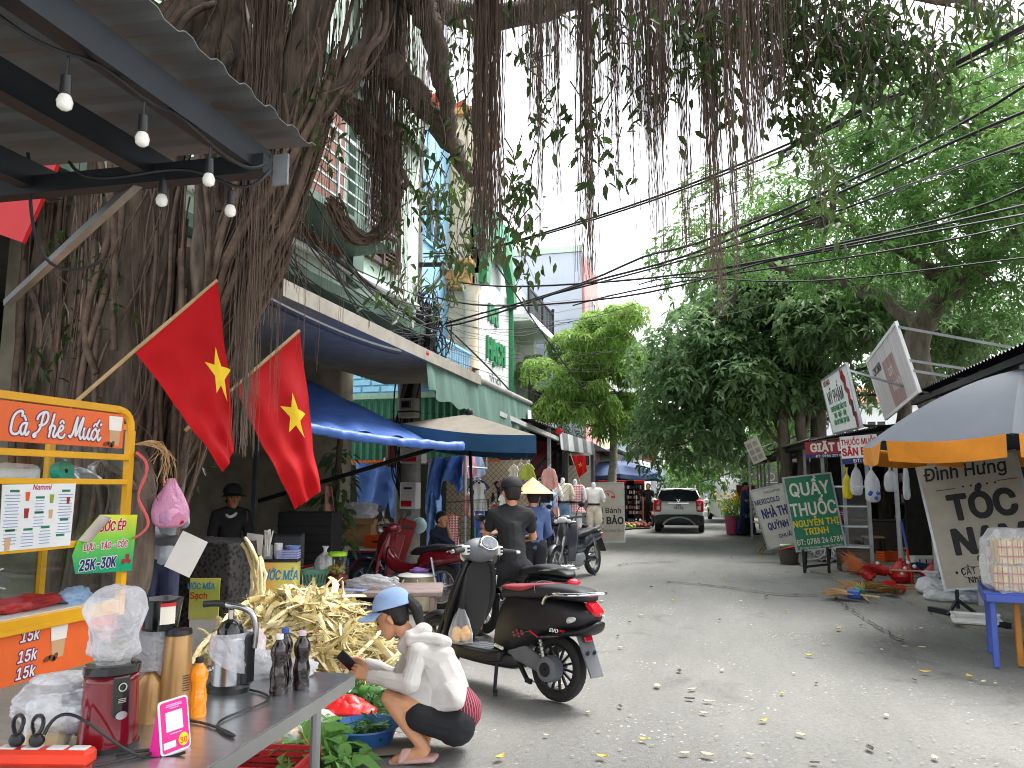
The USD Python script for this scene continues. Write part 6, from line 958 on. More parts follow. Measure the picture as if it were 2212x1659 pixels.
# second juicer: gold body with a black hopper
o = G(376, 1552, .75); gj = Thing('slow_juicer', 'gold bodied slow juicer with a big black hopper behind the red one', 'juicer', o, 10)
gj.part('body', lathe([(.01, .0), (.062, 0), (.06, .02), (.05, .16), (.044, .28), (.01, .29)], 36), 'juicer_gold', True); gj.part('cap', lathe([(.01, .305), (.044, .3), (.046, .285), (.01, .28)], 30), 'black_plastic'); gj.part('side_body', lathe([(.01, 0), (.05, 0), (.045, .13), (.01, .17)], 30, (-.075, -.035, 0)), 'juicer_gold', True)
gj.part('bowl', lathe([(.01, .17), (.05, .17), (.052, .27), (.055, .3), (.01, .3)], 30, (-.085, -.02, 0)), 'smoke_film', True); gj.part('hopper', lathe([(.02, .3), (.058, .3), (.072, .4), (.074, .405), (.066, .405), (.05, .31)], 30, (-.07, 0, 0)), 'black_gloss', 30); gj.part('label', mv(sheet(lambda u, v: np.stack([np.cos(u*.7-1.1)*.0745, np.sin(u*.7-1.1)*.0745, .325+v*.06], -1), 8, 3), (-.07, 0, 0)), 'cream_text', True); gj.part('label', mv(sheet(lambda u, v: np.stack([np.cos(u*.7-1.1)*.0765, np.sin(u*.7-1.1)*.0765, .385+v*.012], -1), 8, 3), (-.07, 0, 0)), 'red_paint', True)
for k in range(7): gj.part('vent', sheet(lambda u, v: np.stack([np.cos(u*.5-.7)*(.0555-.00005*k), np.sin(u*.5-.7)*(.0555-.00005*k), .1+k*.008+v*.003], -1), 6, 2), 'black_plastic', False)
# citrus press
o = G(492, 1492, .75); cp = Thing('citrus_press', 'brushed steel citrus press with a long lever handle and plastic bag', 'juicer', o, -6)
cp.part('base', lathe([(.01, 0), (.08, 0), (.08, .018), (.07, .03), (.01, .03)], 30, wob=lambda a, z: 1+.08*np.cos(2*a)), 'black_plastic'); cp.part('body', lathe([(.064, .03), (.064, .2), (.06, .208), (.01, .21)], 40), 'steel', True); cp.part('spine', box((.055, .03, .12), (.05, .07, .2), .012), 'black_plastic', False)
cp.part('dome', lathe([(.052, .21), (.05, .235), (.036, .262), (.012, .275), (.001, .277)], 30), 'black_gloss', True); cp.part('press_rod', tube([(0, 0, .275), (0, 0, .31)], .012, 12), 'chrome')
cp.part('arm', tube(curve([(.085, .04, .16), (.088, .04, .25), (.07, .03, .3), (.02, .01, .322), (-.03, 0, .33)], 22), [.012]*22, 10), 'steel', True); cp.part('grip', tube(curve([(-.03, 0, .33), (-.08, -.01, .332), (-.12, -.02, .328)], 8), .013, 10), 'black_plastic'); cp.part('spout', tube([(-.05, -.04, .09), (-.075, -.06, .08)], .012, 10), 'chrome')
solo('plastic_bag', rumple(sheet(lambda u, v: np.stack([o[0]+.068*np.cos(u*4.4-2.6)*(1+.1*v), o[1]+.068*np.sin(u*4.4-2.6)*(1+.1*v), o[2]+.225-v*(.06+.1*np.abs(np.sin(u*2.2)))], -1), 30, 14, .001), .016, 24, 5), 'bag_film', 'thin plastic bag tucked round the top of the steel citrus press', 'bag', True)
# payment stand (no code on it), power strip, jar, cups, bags, cables
M('hot_pink', 'd61f86', .4, var=.05); oL, oR = G(349, 1637, .75), G(413, 1612, .75); uu = (oR-oL); ps_ = Fr(oL, uu, ZZ*1.-np.cross(unit(uu), ZZ)*.18); pw = np.linalg.norm(uu); ph = .155
pst = Thing('payment_stand', 'pink and white acrylic payment stand with a yellow round sticker', 'stand', oL, world=True)
pst.part('panel', ps_.e(affinity.translate(rrect(pw, ph, .012), pw/2, ph/2), 0, 0, -.004, .004), 'white_plastic', False); pst.part('pink_face', ps_.e(affinity.translate(rrect(pw*.9, ph*.93, .009), pw/2, ph/2), 0, 0, .0005, .0008), 'hot_pink', False)
pst.part('white_field', ps_.m(box((pw*.48, ph*.59, .002), (pw*.56, ph*.36, .001))), 'white_paint', False); pst.part('sticker', ps_.e(Point(0, 0).buffer(.019), pw*.74, ph*.2, .002, .001), 'yellow_print', 30); pst.part('lettering', ps_.e(txt('30', .016, .05), pw*.74, ph*.13, .0032, .0006), 'orange_plastic', False)
pst.part('lettering', J([ps_.m(box((pw*.5, ph*z, .002), (pw*w, .003, .0008))) for z, w in ((.9, .5), (.87, .55), (.83, .3), (.36, .4))]), M('pale_pink', 'e9a9cf', .5), False); pst.part('white_field', ps_.m(box((pw*.28, ph*.17, .002), (pw*.4, ph*.12, .001))), 'white_paint', False)
pst.part('foot', (lambda a: trimesh.Trimesh(np.array([ps_.p(0, 0, -.005), ps_.p(pw, 0, -.005), ps_.p(pw, 0, -.005)+a, ps_.p(0, 0, -.005)+a, ps_.p(0, ph*.85, -.005), ps_.p(pw, ph*.85, -.005)]), np.array([(0, 1, 2), (0, 2, 3), (4, 3, 2), (4, 2, 5), (0, 3, 4), (1, 5, 2)]), process=False))(-ps_.n*[1, 1, 0]*.05), 'hot_pink', False)
o = G(90, 1650, .75); st = Thing('power_strip', 'orange red power strip with white sockets and black plugs', 'power strip', o, 12); st.part('body', box((0, 0, .022), (.3, .06, .044), .01), M('strip_red', 'd8381c', .35), False)
for x in (-.1, -.03, .045, .11): st.part('socket', box((x, 0, .0455), (.05, .035, .005), .002), 'white_plastic', False)
for x in (-.08, -.02): pl = st.part('plug', J(blob((x, 0, .065), (.022, .018, .02), 2, .1), tube(curve([(x, 0, .075), (x+.01, .01, .11), (x-.03, .05, .12), (x-.06, .1, .03)], 12), .006, 6)), 'black_plastic', True)
solo('extension_cable', J(tube(curve([o+V(-.0, 0, .08), o+V(.03, .03, .13), o+V(.12, .05, .1), o+V(.24, .1, .012), o+V(.36, .16, .01)], 30), .005, 6), tube(curve([G(330, 1600, .757), G(430, 1560, .757), G(505, 1590, .757), G(470, 1570, .757), G(500, 1545, .757), G(540, 1490, .757)], 40), .0045, 6), tube(curve([G(250, 1630, .757), G(350, 1618, .757), G(200, 1655, .757)], 20), .005, 6)), 'black_plastic', 'black power cords trailing across the steel table', 'cord')
o = G(105, 1612, .75); jr = Thing('juice_jug', 'clear square jug with yellow juice at its bottom', 'jug', o, 20); jr.part('glass_body', box((0, 0, .075), (.12, .1, .15), .015), 'clear_film', False); jr.part('juice', box((0, 0, .026), (.112, .092, .05), .012), M('yellow_juice', 'b89a1e', .3), False)
solo('plastic_bag', rumple(blob(o+V(.0, .03, .12), (.15, .1, .09), 4, .25, 2.2, 8), .02, 14), 'bag_film', 'crumpled clear bag of cups behind the yellow juice jug', 'bag', True); solo('foil_wrap', rumple(blob(o+V(.07, .03, .1), (.05, .04, .07), 3, .35, 3, 2), .02, 25), 'foil', 'shiny crumpled foil wrap hanging off the clear bag', 'wrap', True); solo('clear_disc', lathe([(.001, .012), (.07, .01), (.085, .003), (.088, 0), (.07, .006), (.001, .008)], 30, o+V(-.01, .05, .19)), 'clear_film', 'big clear lid lying on the bag of cups', 'lid')
o = G(560, 1462, .75); solo('plastic_bag', rumple(blob(o+V(0, 0, .055), (.12, .07, .06), 4, .25, 2.4, 6, fl=-.9), .018, 16), 'white_bag', 'white plastic bag slumped behind the dark juice bottles', 'bag', True); solo('plastic_bag', rumple(blob(o+V(.16, .05, .035), (.08, .05, .04), 3, .3, 2.4, 9, fl=-.9), .015, 18), 'white_bag', 'small white bag between the bottles and the table corner', 'bag', True); solo('bread_bag', rumple(blob(o+V(-.06, .05, .1), (.05, .04, .09), 3, .2, 2.4, 12, fl=-.9), .01, 18), M('print_bag', 'c9a6a8', .4, col2='e2dcdc', scale=12), 'printed pink and white bag behind the citrus press', 'bag', True)
for k, (px, py) in enumerate([(130, 1402)]): pass

# ---------- flags
M('flag_red', 'b20a12', .7, var=.1, scale=2, specular_ior_level=.2); M('star_yellow', 'f0c810', .6, var=.04)
def star(r): return Polygon([(r*(1 if k % 2 == 0 else .4)*math.sin(k*math.pi/5), r*(1 if k % 2 == 0 else .4)*math.cos(k*math.pi/5)) for k in range(10)])
def flag(label, tip, hoist, fly, low, sc, sr, fold, pole, seed, group=None, both=True, edge=.1):
    """red flag hanging from a slanted pole: corners top of hoist, foot of hoist, upper fly, lower fly; a yellow star pressed into the cloth"""
    t = Thing('flag', label, 'flag', np.array(pole[0]), world=True, group=group); f = bil(tip, fly, low, hoist)
    n = np.cross(np.array(fly)-tip, np.array(hoist)-tip); n /= np.linalg.norm(n)
    if (EYE-np.array(tip))@n < 0: n = -n
    def fn(u, v, o=0.):
        P = f(u, v); w = fold*(np.sin(u*11+v*4+seed)*(.3+.7*u)+.6*np.sin(u*23-v*6+seed*2)*u)+fold*1.4*np.sin(v*13+u*3+seed)*u; return P+n*(w+o)[..., None]
    m = sheet(fn, 60, 44, .002); t.part('cloth', m, 'flag_red', True)
    g = star(sr); b = trimesh.creation.triangulate_polygon(g.segmentize(sr*.2), engine='earcut'); sv, sf = b
    sm = trimesh.Trimesh(np.c_[sv, np.zeros(len(sv))], sf, process=False).subdivide_to_size(.06); q = sm.vertices[:, :2]
    for s in ((.004, -.006) if both else (.004,)): t.part('star', trimesh.Trimesh(fn(sc[0]-q[:, 1]*sc[2]+q[:, 0]*sc[3], sc[1]+q[:, 0]*sc[4]+q[:, 1]*sc[5], s), sm.faces if s > 0 else sm.faces[:, ::-1], process=False), 'star_yellow', True)
    t.part('pole', tube(pole, .013, 8), 'bamboo'); return t
F1 = dict(tip=Y(469, 606, 4.75), hoist=Y(290, 758, 4.3), fly=Y(509, 960, 4.75), low=Y(484, 1018, 4.5)); F2 = dict(tip=Y(647, 714, 5.7), hoist=Y(505, 838, 5.25), fly=Y(692, 1060, 5.7), low=Y(640, 1100, 5.45))
flag('left red flag with a yellow star drooping from a pole in the banyan', F1['tip'], F1['hoist'], F1['fly'], F1['low'], (.533, .18, .508, .298, -.695, -.113), .33, .022, [F1['tip'], F1['hoist'], Y(150, 880, 4.0)], 1, 'large red flags on the banyan')
flag('right red flag with a yellow star, brighter and lower than the other', F2['tip'], F2['hoist'], F2['fly'], F2['low'], (.465, .323, .44, .27, -.66, -.1), .33, .022, [F2['tip'], F2['hoist'], Y(400, 930, 4.9)], 3, 'large red flags on the banyan')
def small_flag(label, tl, tr_, br, bl, y, sc=.5):
    a, b, c, d = (Y(*p, y) for p in (tl, tr_, br, bl)); t = Thing('flag', label, 'flag', a, world=True); f = bil(a, b, c, d); n = V(.2, -1, 0)
    fn = lambda u, v, o=0.: f(u, v)+(n/np.linalg.norm(n))*(.03*np.sin(u*9+v*4)+o)[..., None]
    t.part('cloth', sheet(fn, 24, 18, .004), 'flag_red', True); sv, sf = trimesh.creation.triangulate_polygon(star(.22).segmentize(.08), engine='earcut'); w, h = np.linalg.norm(b-a), np.linalg.norm(d-a)
    t.part('star', trimesh.Trimesh(fn(.5+sv[:, 0]*h/max(w, h)*1.1, .48-sv[:, 1]*w/max(w, h)*1.1, .008), sf[:, ::-1] if True else sf, process=False), 'star_yellow', True); t.part('pole', tube([a+(a-b)*.1-(d-a)*.1, d+(d-a)*.4], .012, 6), 'bamboo')
small_flag('small red flag hanging under the striped valance above the mannequins', (1236, 984), (1264, 984), (1268, 1018), (1250, 1032), 18.5); small_flag('small red flag with a star on the far dark shed', (1535, 996), (1548, 1001), (1542, 1024), (1527, 1018), 36)
# ---------- sugarcane: bagasse heap, press stand, table goods
M('cane', 'ede3bb', .75, col2='d2bf82', vec=(1, 1, 1), scale=14, bump=.3, bscale=60); M('cane_pale', 'f0e6c2', .8, col2='d8c68a', scale=16, bump=.3, bscale=60); M('cane_dark', 'a8965a', .85, col2='c8b478', scale=12, bump=.3)
bg = np.random.default_rng(17); hc_ = V(-3.2, 5.85, 0); hr_ = V(.82, .55, .8)
def heap_z(x, y):
    q = ((x-hc_[0])/hr_[0])**2+((y-hc_[1])/hr_[1])**2; return .62*np.sqrt(np.clip(1-q, 0, 1))*(.85+.3*meshkit.noise(np.stack([x*3, y*3, x*0], -1), 4))
hp = Thing('cane_heap', 'big heap of pressed pale yellow sugarcane fibre on the ground', 'heap', (hc_[0], hc_[1], 0), world=True)
def hs_(u, v): x = hc_[0]+(u*2-1)*hr_[0]*np.cos(0); y = hc_[1]+(v*2-1)*hr_[1]; return np.stack([x, y, np.maximum(heap_z(x, y)-.09, 0)], -1)
hp.part('core', rumple(sheet(hs_, 60, 44), .06, 7, 4), 'cane_dark', True)
def strip(p, d, L, w, crv, tw):
    """a split flattened cane: curved ribbon with a fold"""
    n = 10; s = np.linspace(-.5, .5, n); d = unit(d); u = unit(np.cross(d, ZZ)+1e-6); u = Ro.from_rotvec(d*tw).apply(u); nn = np.cross(u, d); c = p+d*(s*L)[:, None]-ZZ*(crv*(s*2)**2)[:, None]*L+u*(.1*L*np.sin(s*5+tw))[:, None]; W = w*(.75+.25*np.cos(s*3)+.12*bg.normal(0, 1, n))[:, None]
    v = np.stack([c-u*W, c+nn*w*.28, c+u*W], 1).reshape(-1, 3); i = np.arange(n-1)*3; q = np.concatenate([np.stack([i, i+1, i+4, i+3], -1), np.stack([i+1, i+2, i+5, i+4], -1)])
    return trimesh.Trimesh(np.vstack([v, v-np.repeat(nn*.004, 1, 0)]), np.vstack([q[:, [0, 1, 2]], q[:, [0, 2, 3]], q[:, [0, 2, 1]]+len(v), q[:, [0, 3, 2]]+len(v)]), process=False)
for k in range(270):
    th = bg.random()*6.28; r_ = np.sqrt(bg.random())*.97; x, y = hc_[0]+hr_[0]*r_*np.cos(th), hc_[1]+hr_[1]*r_*np.sin(th)
    if k > 60 and y > hc_[1]+.1: y = hc_[1]-(y-hc_[1])
    z = heap_z(np.array(x), np.array(y)); dx, dy = (x-hc_[0])/hr_[0]**2, (y-hc_[1])/hr_[1]**2; nrm = unit(V(dx, dy, .75)); d = unit(np.cross(nrm, bg.normal(size=3))+bg.normal(0, .12, 3))
    hp.part('cane_strip', strip(V(x, y, z+.015), d, .32+.55*bg.random(), .01+.028*bg.random(), .04+.24*bg.random(), bg.normal(0, .9)), ['cane', 'cane_pale', 'cane', 'cane_dark'][bg.integers(4)], 40)
fb_ = []
for k in range(2600):
    th = bg.random()*6.28; r_ = np.sqrt(bg.random()); x, y = hc_[0]+hr_[0]*r_*np.cos(th), hc_[1]+hr_[1]*r_*np.sin(th); z = float(heap_z(np.array(x), np.array(y))); d = unit(bg.normal(size=3)*[1, 1, .5]); L = .03+.13*bg.random(); p = V(x, y, z); fb_.append(tube([p-d*L, p+ZZ*.015*bg.random(), p+d*L], [.0025, .003, .001], 3, False))
hp.part('loose_fibre', J(fb_), 'cane_pale', True, kind='stuff')
for p in ([(522, 1400), (535, 1320), (555, 1250), (548, 1200), (530, 1165)], [(548, 1400), (556, 1310), (566, 1245), (560, 1205)]):
    c = curve([Y(*q, 6.2) for q in p], 14); ms = [tube(c+bg.normal(0, .025, 3)+bg.normal(0, .006, (14, 3)), [.02]*8+[.016]*6, 5) for _ in range(5)]; hp.part('standing_cane', J(ms), 'cane_pale', True)
for px, py in ((480, 1245), (620, 1250), (640, 1330)): pass
# speckled cloth over the press, juice posters
nodes_mat('leopard', {'tc': ('texture_coordinate', {}), 'v': ('voronoi_texture', {'scale': 26.}), 'r': ('rgb_ramp', {'ramp': [(.25, c3('090809')), (.4, c3('262424')), (.55, c3('3a3837'))]}), 'p': ('principled_bsdf', {'roughness': .8})}, [('tc.object', 'v.vector'), ('v.distance', 'r.fac'), ('r.color', 'p.base_color')], 'p.BSDF')
cp_ = Y(455, 1250, 6.6); sh_ = Thing('covered_press', 'cane press draped in black and grey speckled cloth', 'machine', (cp_[0], cp_[1], .05), world=True)
def drape(u, v):
    a = u*2*np.pi; sq = 1/np.maximum(np.abs(np.cos(a)), np.abs(np.sin(a)))**.75; rr = np.where(v < .3, v/.3*.34, .34+.05*(v-.3)+.035*np.sin(a*11+v*2)*np.clip(v-.3, 0, 1)); z = np.where(v < .3, 1.06-.05*(v/.3)**3, 1.04-(v-.3)/.7*.98)
    return np.stack([cp_[0]+rr*sq*np.cos(a)*1.15, cp_[1]+rr*sq*np.sin(a)*.8, z], -1)
sh_.part('cloth', sheet(drape, 120, 40), 'leopard', True); sh_.part('body', box((cp_[0], cp_[1], .5), (.5, .36, .96)), 'black_plastic', False)
def gmat(name, c1, c2, c3_, ax, z0, z1): return nodes_mat(name, {'g': ('geometry', {}), 's': ('separate_xyz', {}), 'mr': ('map_range', {'from_min': z0, 'from_max': z1}), 'n': ('noise_texture', {'scale': 9.}), 'm': ('math', {'math_type': 'multiply_add', 'value2': .35}), 'r': ('rgb_ramp', {'ramp': [(.2, c3(c1)), (.6, c3(c2)), (1., c3(c3_))]}), 'p': ('principled_bsdf', {'roughness': .45})}, [('g.position', 's.vector'), ('s.'+ax, 'mr.value'), ('g.position', 'n.vector'), ('n.fac', 'm.value1'), ('mr.result', 'm.value3'), ('m.value', 'r.fac'), ('r.color', 'p.base_color')], 'p.BSDF')
f = Fr(Y(408, 1335, 6.2), (1, .25, 0), ZZ); pz = f.o[2]; gmat('lime_print', 'c9c86a', '9fae4a', 'd6cf6a', 'z', pz, pz+.5); pp = Thing('juice_poster', 'yellow green cane juice poster under the speckled cloth', 'poster', f.p(.12, 0), world=True); pp.part('panel', f.m(box((.13, .17, 0), (.27, .36, .01))), 'lime_print', False); pp.part('lettering', f.e(txt('ƯỚC MÍA', .05, .03, .8), .1, .255, .006), M('sky_print', '1f86b8', .5), False); pp.part('lettering', f.e(txt('Sạch', .055, .02, .9), .08, .17, .006), 'red_paint', False); pp.part('stand', f.m(box((.13, -.18, -.05), (.25, .36, .1))), 'white_plastic', False)
f = Fr(Y(541, 1292, 6.7), (1, .32, 0), ZZ); px0 = f.o[0]; gmat('sunset_print', 'e2762a', 'e6b45a', 'd9cf70', 'x', px0, px0+.35); jb = Thing('juice_stand', 'orange and yellow cane juice stand with a dark counter top', 'stand', f.p(.2, 0)*[1, 1, 0], world=True)
jb.part('panel', f.m(box((.2, .12, -.12), (.42, .42, .24))), 'sunset_print', False); jb.part('lettering', J(f.e(txt('NƯỚC MÍA', .085, .03, .62, 6), .25, .17, .001)), 'sky_print', False); jb.part('counter', f.m(box((.18, .345, -.14), (.5, .025, .3), .004)), 'black_plastic', False); jb.part('base', f.m(box((.2, -.25, -.12), (.38, .32, .2))), 'dark_metal', False)
g0 = f.p(0, .36, -.1); s_ = Thing('straw_jar', 'glass jar of white straws on the juice stand counter', 'jar', g0+f.u*.12); s_.part('glass_body', lathe([(.01, 0), (.05, 0), (.05, .12), (.045, .13)], 20), 'clear_film'); s_.part('straws', J([tube([(bg.normal(0, .012), bg.normal(0, .012), .02), (bg.normal(0, .03), bg.normal(0, .02), .26+.02*bg.random())], .006, 6) for _ in range(14)]), 'white_plastic', kind='stuff')
solo('cup_stack', J([lathe([(.03, 0), (.04, .05), (.042, .05), (.03, .004), (.001, .004)], 18, g0+f.u*.22+ZZ*k*.012) for k in range(9)]), 'clear_white', 'stack of pale plastic cups on the juice stand', 'cups'); lb_ = Thing('basket', 'small lilac slotted basket on the juice stand', 'basket', g0+f.u*.32, 15)
for z in (0, .022, .044, .066): lb_.part('band', J(box((0, -.07, z+.008), (.2, .004, .014)), box((-.1, 0, z+.008), (.004, .14, .0139)), box((.1, 0, z+.008), (.004, .14, .0139)), box((0, .07, z+.008), (.2, .004, .0138))), M('lilac', '9aa0cf', .4), False)
lb_.part('floor', box((0, 0, .003), (.19, .13, .004)), 'lilac', False); solo('dish', lathe([(.001, .01), (.05, .012), (.075, .05), (.07, .052), (.045, .018), (.001, .015)], 24, g0+f.u*.36+ZZ*.07), M('dish_blue', '6f86bd', .35), 'blue dish tilted in the lilac basket', 'dish')
f2 = Fr(g0-f.u*.07+ZZ*.02, (1, .1, -.12), (.12, -.15, 1)); solo('price_card', f2.m(box((.06, .13, 0), (.17, .2, .003))), 'paper', 'blank white card standing above the juice stand', 'card', False)
# low table with goods
p = Y(800, 1290, 7.6); lt = Thing('low_table', 'low brownish plastic table behind the cane heap', 'table', (p[0], p[1], 0), 18); zt = float(Y(800, 1268, 7.6)[2]); lt.part('tabletop', box((0, 0, zt-.03), (1.5, .7, .06), .015), M('mauve_plastic', '8a7a76', .5), False)
for x in (-.65, .65):
    for y in (-.28, .28): lt.part('leg', box((x, y, (zt-.06)/2), (.06, .06, zt-.06), .01), 'mauve_plastic', False)
def on_table(px, dy=0.): q = Y(px, 1268, 7.6+dy); return V(q[0], q[1], zt)
o = on_table(727, -.1); pj = Thing('pickle_jar', 'big clear jar of red brine and fruit under a lime lid', 'jar', o); pj.part('glass_body', box((0, 0, .16), (.2, .2, .32), .03), 'glass', False); pj.part('brine', box((0, 0, .075), (.186, .186, .13), .028), M('brine', '5a0d10', .15, var=.2), False); pj.part('fruit', J([blob((a, b, .15+c), .018, 1, .1) for a, b, c in zip(bg.uniform(-.075, .075, 46), bg.uniform(-.075, .075, 46), bg.random(46)*.06)]), M('plum_fruit', '8a7a32', .4), True, kind='stuff'); pj.part('lid', lathe([(.001, .36), (.09, .36), (.1, .35), (.1, .32), (.001, .32)], 28), M('lime_lid', '8fc31a', .4)); pj.part('ladle', tube([(-.04, 0, .1), (-.06, .02, .31)], .01, 8), 'wood')
o = on_table(678, .1); gbk = Thing('basket', 'mint green plastic basket of bottles and bags', 'basket', o); gbk.part('body', lathe([(.01, .01), (.17, .0), (.24, .16), (.25, .17), (.24, .17), (.165, .012), (.01, .015)], 30), M('mint_plastic', '7fb39a', .45)); gbk.part('slots', J([tube([(np.cos(a)*.182, np.sin(a)*.182, .03), (np.cos(a)*.222, np.sin(a)*.222, .12)], .006, 4) for a in np.arange(36)*.1745]), M('slot_dark', '47685a', .5), kind='stuff')
bag('plastic_bag', o+V(.12, 0, .1), .1, .3, 'white_bag', 'white bag sticking up out of the mint green basket', seed=2); bottle(o+V(-.2, -.05, .0), .24, .033, 'dark_juice', 'white_plastic', 'small dark bottle left of the mint green basket'); bottle(on_table(707, .05), .32, .04, 'clear_film', 'white_plastic', 'clear bottle with a white cap beside the pickle jar', twist=False); solo('red_ladle', tube(curve([o+V(-.16, 0, .16), o+V(0, .02, .2), o+V(.08, .04, .22)], 8), .015, 7), 'red_plastic', 'red handled tool lying across the mint green basket', 'tool')
solo('garlic_bag', J([blob(V(*(Y(690, 1290, 6.9)))+V(a, b*.4, c), .03, 2, .12, 3, i) for i, (a, b, c) in enumerate(zip(bg.normal(0, .06, 26), bg.normal(0, .05, 26), bg.normal(0, .035, 26)))]), M('garlic', 'd0b48c', .6), 'bag of garlic bulbs lying on the cane heap', 'bag', True, kind='stuff')
solo('plastic_bag', rumple(blob(on_table(805, -.1)+V(0, 0, .06), (.28, .12, .07), 4, .3, 3, 4, fl=-.85), .03, 14), 'bag_film', 'crumpled clear bag lying on the low table', 'bag', True); solo('blue_sheet', box(on_table(760, -.28)+V(0, 0, .006), (.3, .16, .01), .002), M('sheet_blue', '8f9cc4', .6), 'pale blue folder at the front of the low table', 'folder', False)
p = G(900, 1318); pt = Thing('stock_pot', 'dented aluminium stock pot with a white lid', 'pot', V(p[0], p[1], 0)); M('alu_pot', 'b3a890', .42, .75, var=.12); pt.part('body', lathe([(.01, 0), (.22, 0), (.235, .02), (.235, .42), (.245, .425), (.23, .43), (.01, .43)], 36), 'alu_pot', 30); pt.part('lid', lathe([(.001, .475), (.1, .47), (.22, .445), (.25, .43), (.01, .43)], 36), 'white_plastic')
for a in (-1.9, -1.2): pt.part('handle', tube(curve([V(math.cos(a), math.sin(a), 0)*.24+ZZ*.4, V(math.cos(a), math.sin(a), 0)*.275+ZZ*.38, V(math.cos(a), math.sin(a), 0)*.275+ZZ*.28, V(math.cos(a), math.sin(a), 0)*.24+ZZ*.25], 10), .012, 6), 'alu_pot')
solo('purple_cloth', rumple(blob((p[0]+.03, p[1]-.03, .49), (.12, .08, .035), 3, .3, 3, 2), .02, 20), M('purple', '6f4f8f', .8), 'folded purple cloth on the stock pot lid', 'cloth', True)
# behind: plant pots, crates, boxes, fridge, chair
p = Y(716, 1175, 11.0); pl_ = Thing('potted_plant', 'climbing green plant in a tall white pot by the pillar', 'plant', V(p[0], p[1], .09)); pl_.part('pot', lathe([(.01, 0), (.17, 0), (.27, .55), (.25, .55), (.16, .04), (.01, .04)], 26), 'white_plastic'); pl_.part('soil', lathe([(.001, .5), (.25, .5)], 20), 'bark_grey', False); pl_.part('support', tube([(0, 0, .4), (.05, 0, 1.3), (.1, 0, 2.2)], .05, 8), 'bark_grey')
P, A = crown(np.array([[0, 0, .75], [.12, 0, 1.0], [.0, -.1, 1.25], [.16, 0, 1.5], [-.1, -.1, .6], [.2, -.1, .6], [.12, 0, 1.9]]), np.full(7, .22), 26, bg); pl_.part('leaf', leaves(P, unit(A+[0, 0, -.9]), .14+.06*bg.random(len(P)), .62, .1, .3, bg, True), 'leaf_dark', True, kind='stuff'); solo('pink_cloth', sheet(lambda u, v: np.stack([p[0]+.02+u*.22*(.5+.5*v), p[1]-.28-.05*np.sin(u*7)+0*v, 1.55-v*.62], -1), 12, 14, .01), 'cl_peach', 'pink cloth draped over the potted plant', 'cloth', True)
p2 = Y(697, 1170, 11.2); solo('white_pot', lathe([(.01, 0), (.16, 0), (.22, .6), (.2, .6), (.15, .04), (.01, .04)], 26, V(p2[0]-.1, p2[1], .09)), 'white_plastic', 'second white flower pot half hidden behind the plant', 'pot')
def crate(c, s, m, label, rz=0, name='crate', lid=None):
    t = Thing(name, label, 'crate', c, rz); w, d, h = s; t.part('floor', box((0, 0, .01), (w, d, .02)), m, False)
    for k in range(4):
        z = h*(k+.5)/4; t.part('slat', J(box((0, -d/2, z), (w, .015, h/4*.7)), box((0, d/2, z), (w, .015, h/4*.7)), box((-w/2, 0, z), (.0149, d, h/4*.69)), box((w/2, 0, z), (.0149, d, h/4*.69))), m, False)
    for sx in (-1, 1):
        for sy in (-1, 1): t.part('corner_post', box((sx*w/2, sy*d/2, h/2), (.03, .03, h)), m, False)
    if lid: t.part('lid', box((0, 0, h+.015), (w+.03, d+.03, .03), .008), lid, False)
    return t
p = Y(805, 1170, 11.6); crate(V(p[0], p[1], .09), (.8, .5, .42), M('crate_blue', '1c3f66', .5), 'big dark blue crate under a red lid behind the red motorbike', -10, lid='red_paint'); zz = .56
solo('tray', box((p[0]-.05, p[1], zz), (.78, .45, .035), .01), 'white_plastic', 'white tray lying on the red lid', 'tray', False); p3 = Y(822, 1118, 11.6); ob_ = Thing('cardboard_box', 'orange cardboard box with an oval hand hole', 'box', V(p3[0], p3[1], zz+.02), -8); ob_.part('body', box((0, 0, .1), (.38, .3, .2), .006), 'orange_plastic', False); ob_.part('hand_hole', box((0, -.1515, .1), (.09, .004, .03)), 'black_plastic', False)
solo('paper_bag', rumple(blob((p3[0]+.05, p3[1], zz+.33), (.12, .1, .13), 3, .3, 2.5, 7), .03, 12), M('cream_bag', 'c9b998', .7), 'open cream paper bag on the orange box', 'bag', True); p4 = Y(775, 1110, 12.2); cb_ = Thing('cardboard_box', 'brown cardboard box under a white plastic bag', 'box', V(p4[0], p4[1], .09), 10); cb_.part('body', box((0, 0, .45), (.55, .45, .9), .006), 'card', False); cb_.part('flap', mv(box((0, 0, 0), (.5, .2, .008)), (.1, -.3, .88), (25, 0, 0)), 'card', False)
solo('plastic_bag', rumple(blob((p4[0]+.05, p4[1], 1.12), (.3, .2, .17), 4, .3, 2.2, 3), .03, 12), 'white_bag', 'white plastic bag heaped on the brown cardboard box', 'bag', True); solo('folded_stool', mv(box((0, 0, 0), (.28, .06, .75), .03), Y(866, 1160, 11.0)-ZZ*.1, (0, 18, 10)), M('red_sack', '8f2a26', .6), 'red and green folded sack leaning by the concrete pole', 'sack', False); solo('helmet', rumple(blob(Y(905, 1135, 11.8), (.13, .12, .13), 3, .05), .004, 20), M('pale_teal', '9fbcc0', .5), 'pale teal cap hung on the concrete pole', 'cap', True)
p = Y(668, 1150, 9.4); fr_ = Thing('rack_cabinet', 'black wire shelving cabinet by the shop entrance', 'cabinet', V(p[0], p[1], .09), 12); fr_.part('body', box((0, .05, .62), (.72, .5, 1.0), .01), 'black_paint', False)
for k in range(9): fr_.part('wire_shelf', bar((-.36, -.215, .18+k*.11), (.36, -.215, .18+k*.11), .012), 'dark_metal', False)
for x in (-.34, .34): fr_.part('leg', bar((x, -.18, 0), (x, -.18, .14), .04), 'dark_metal', False)
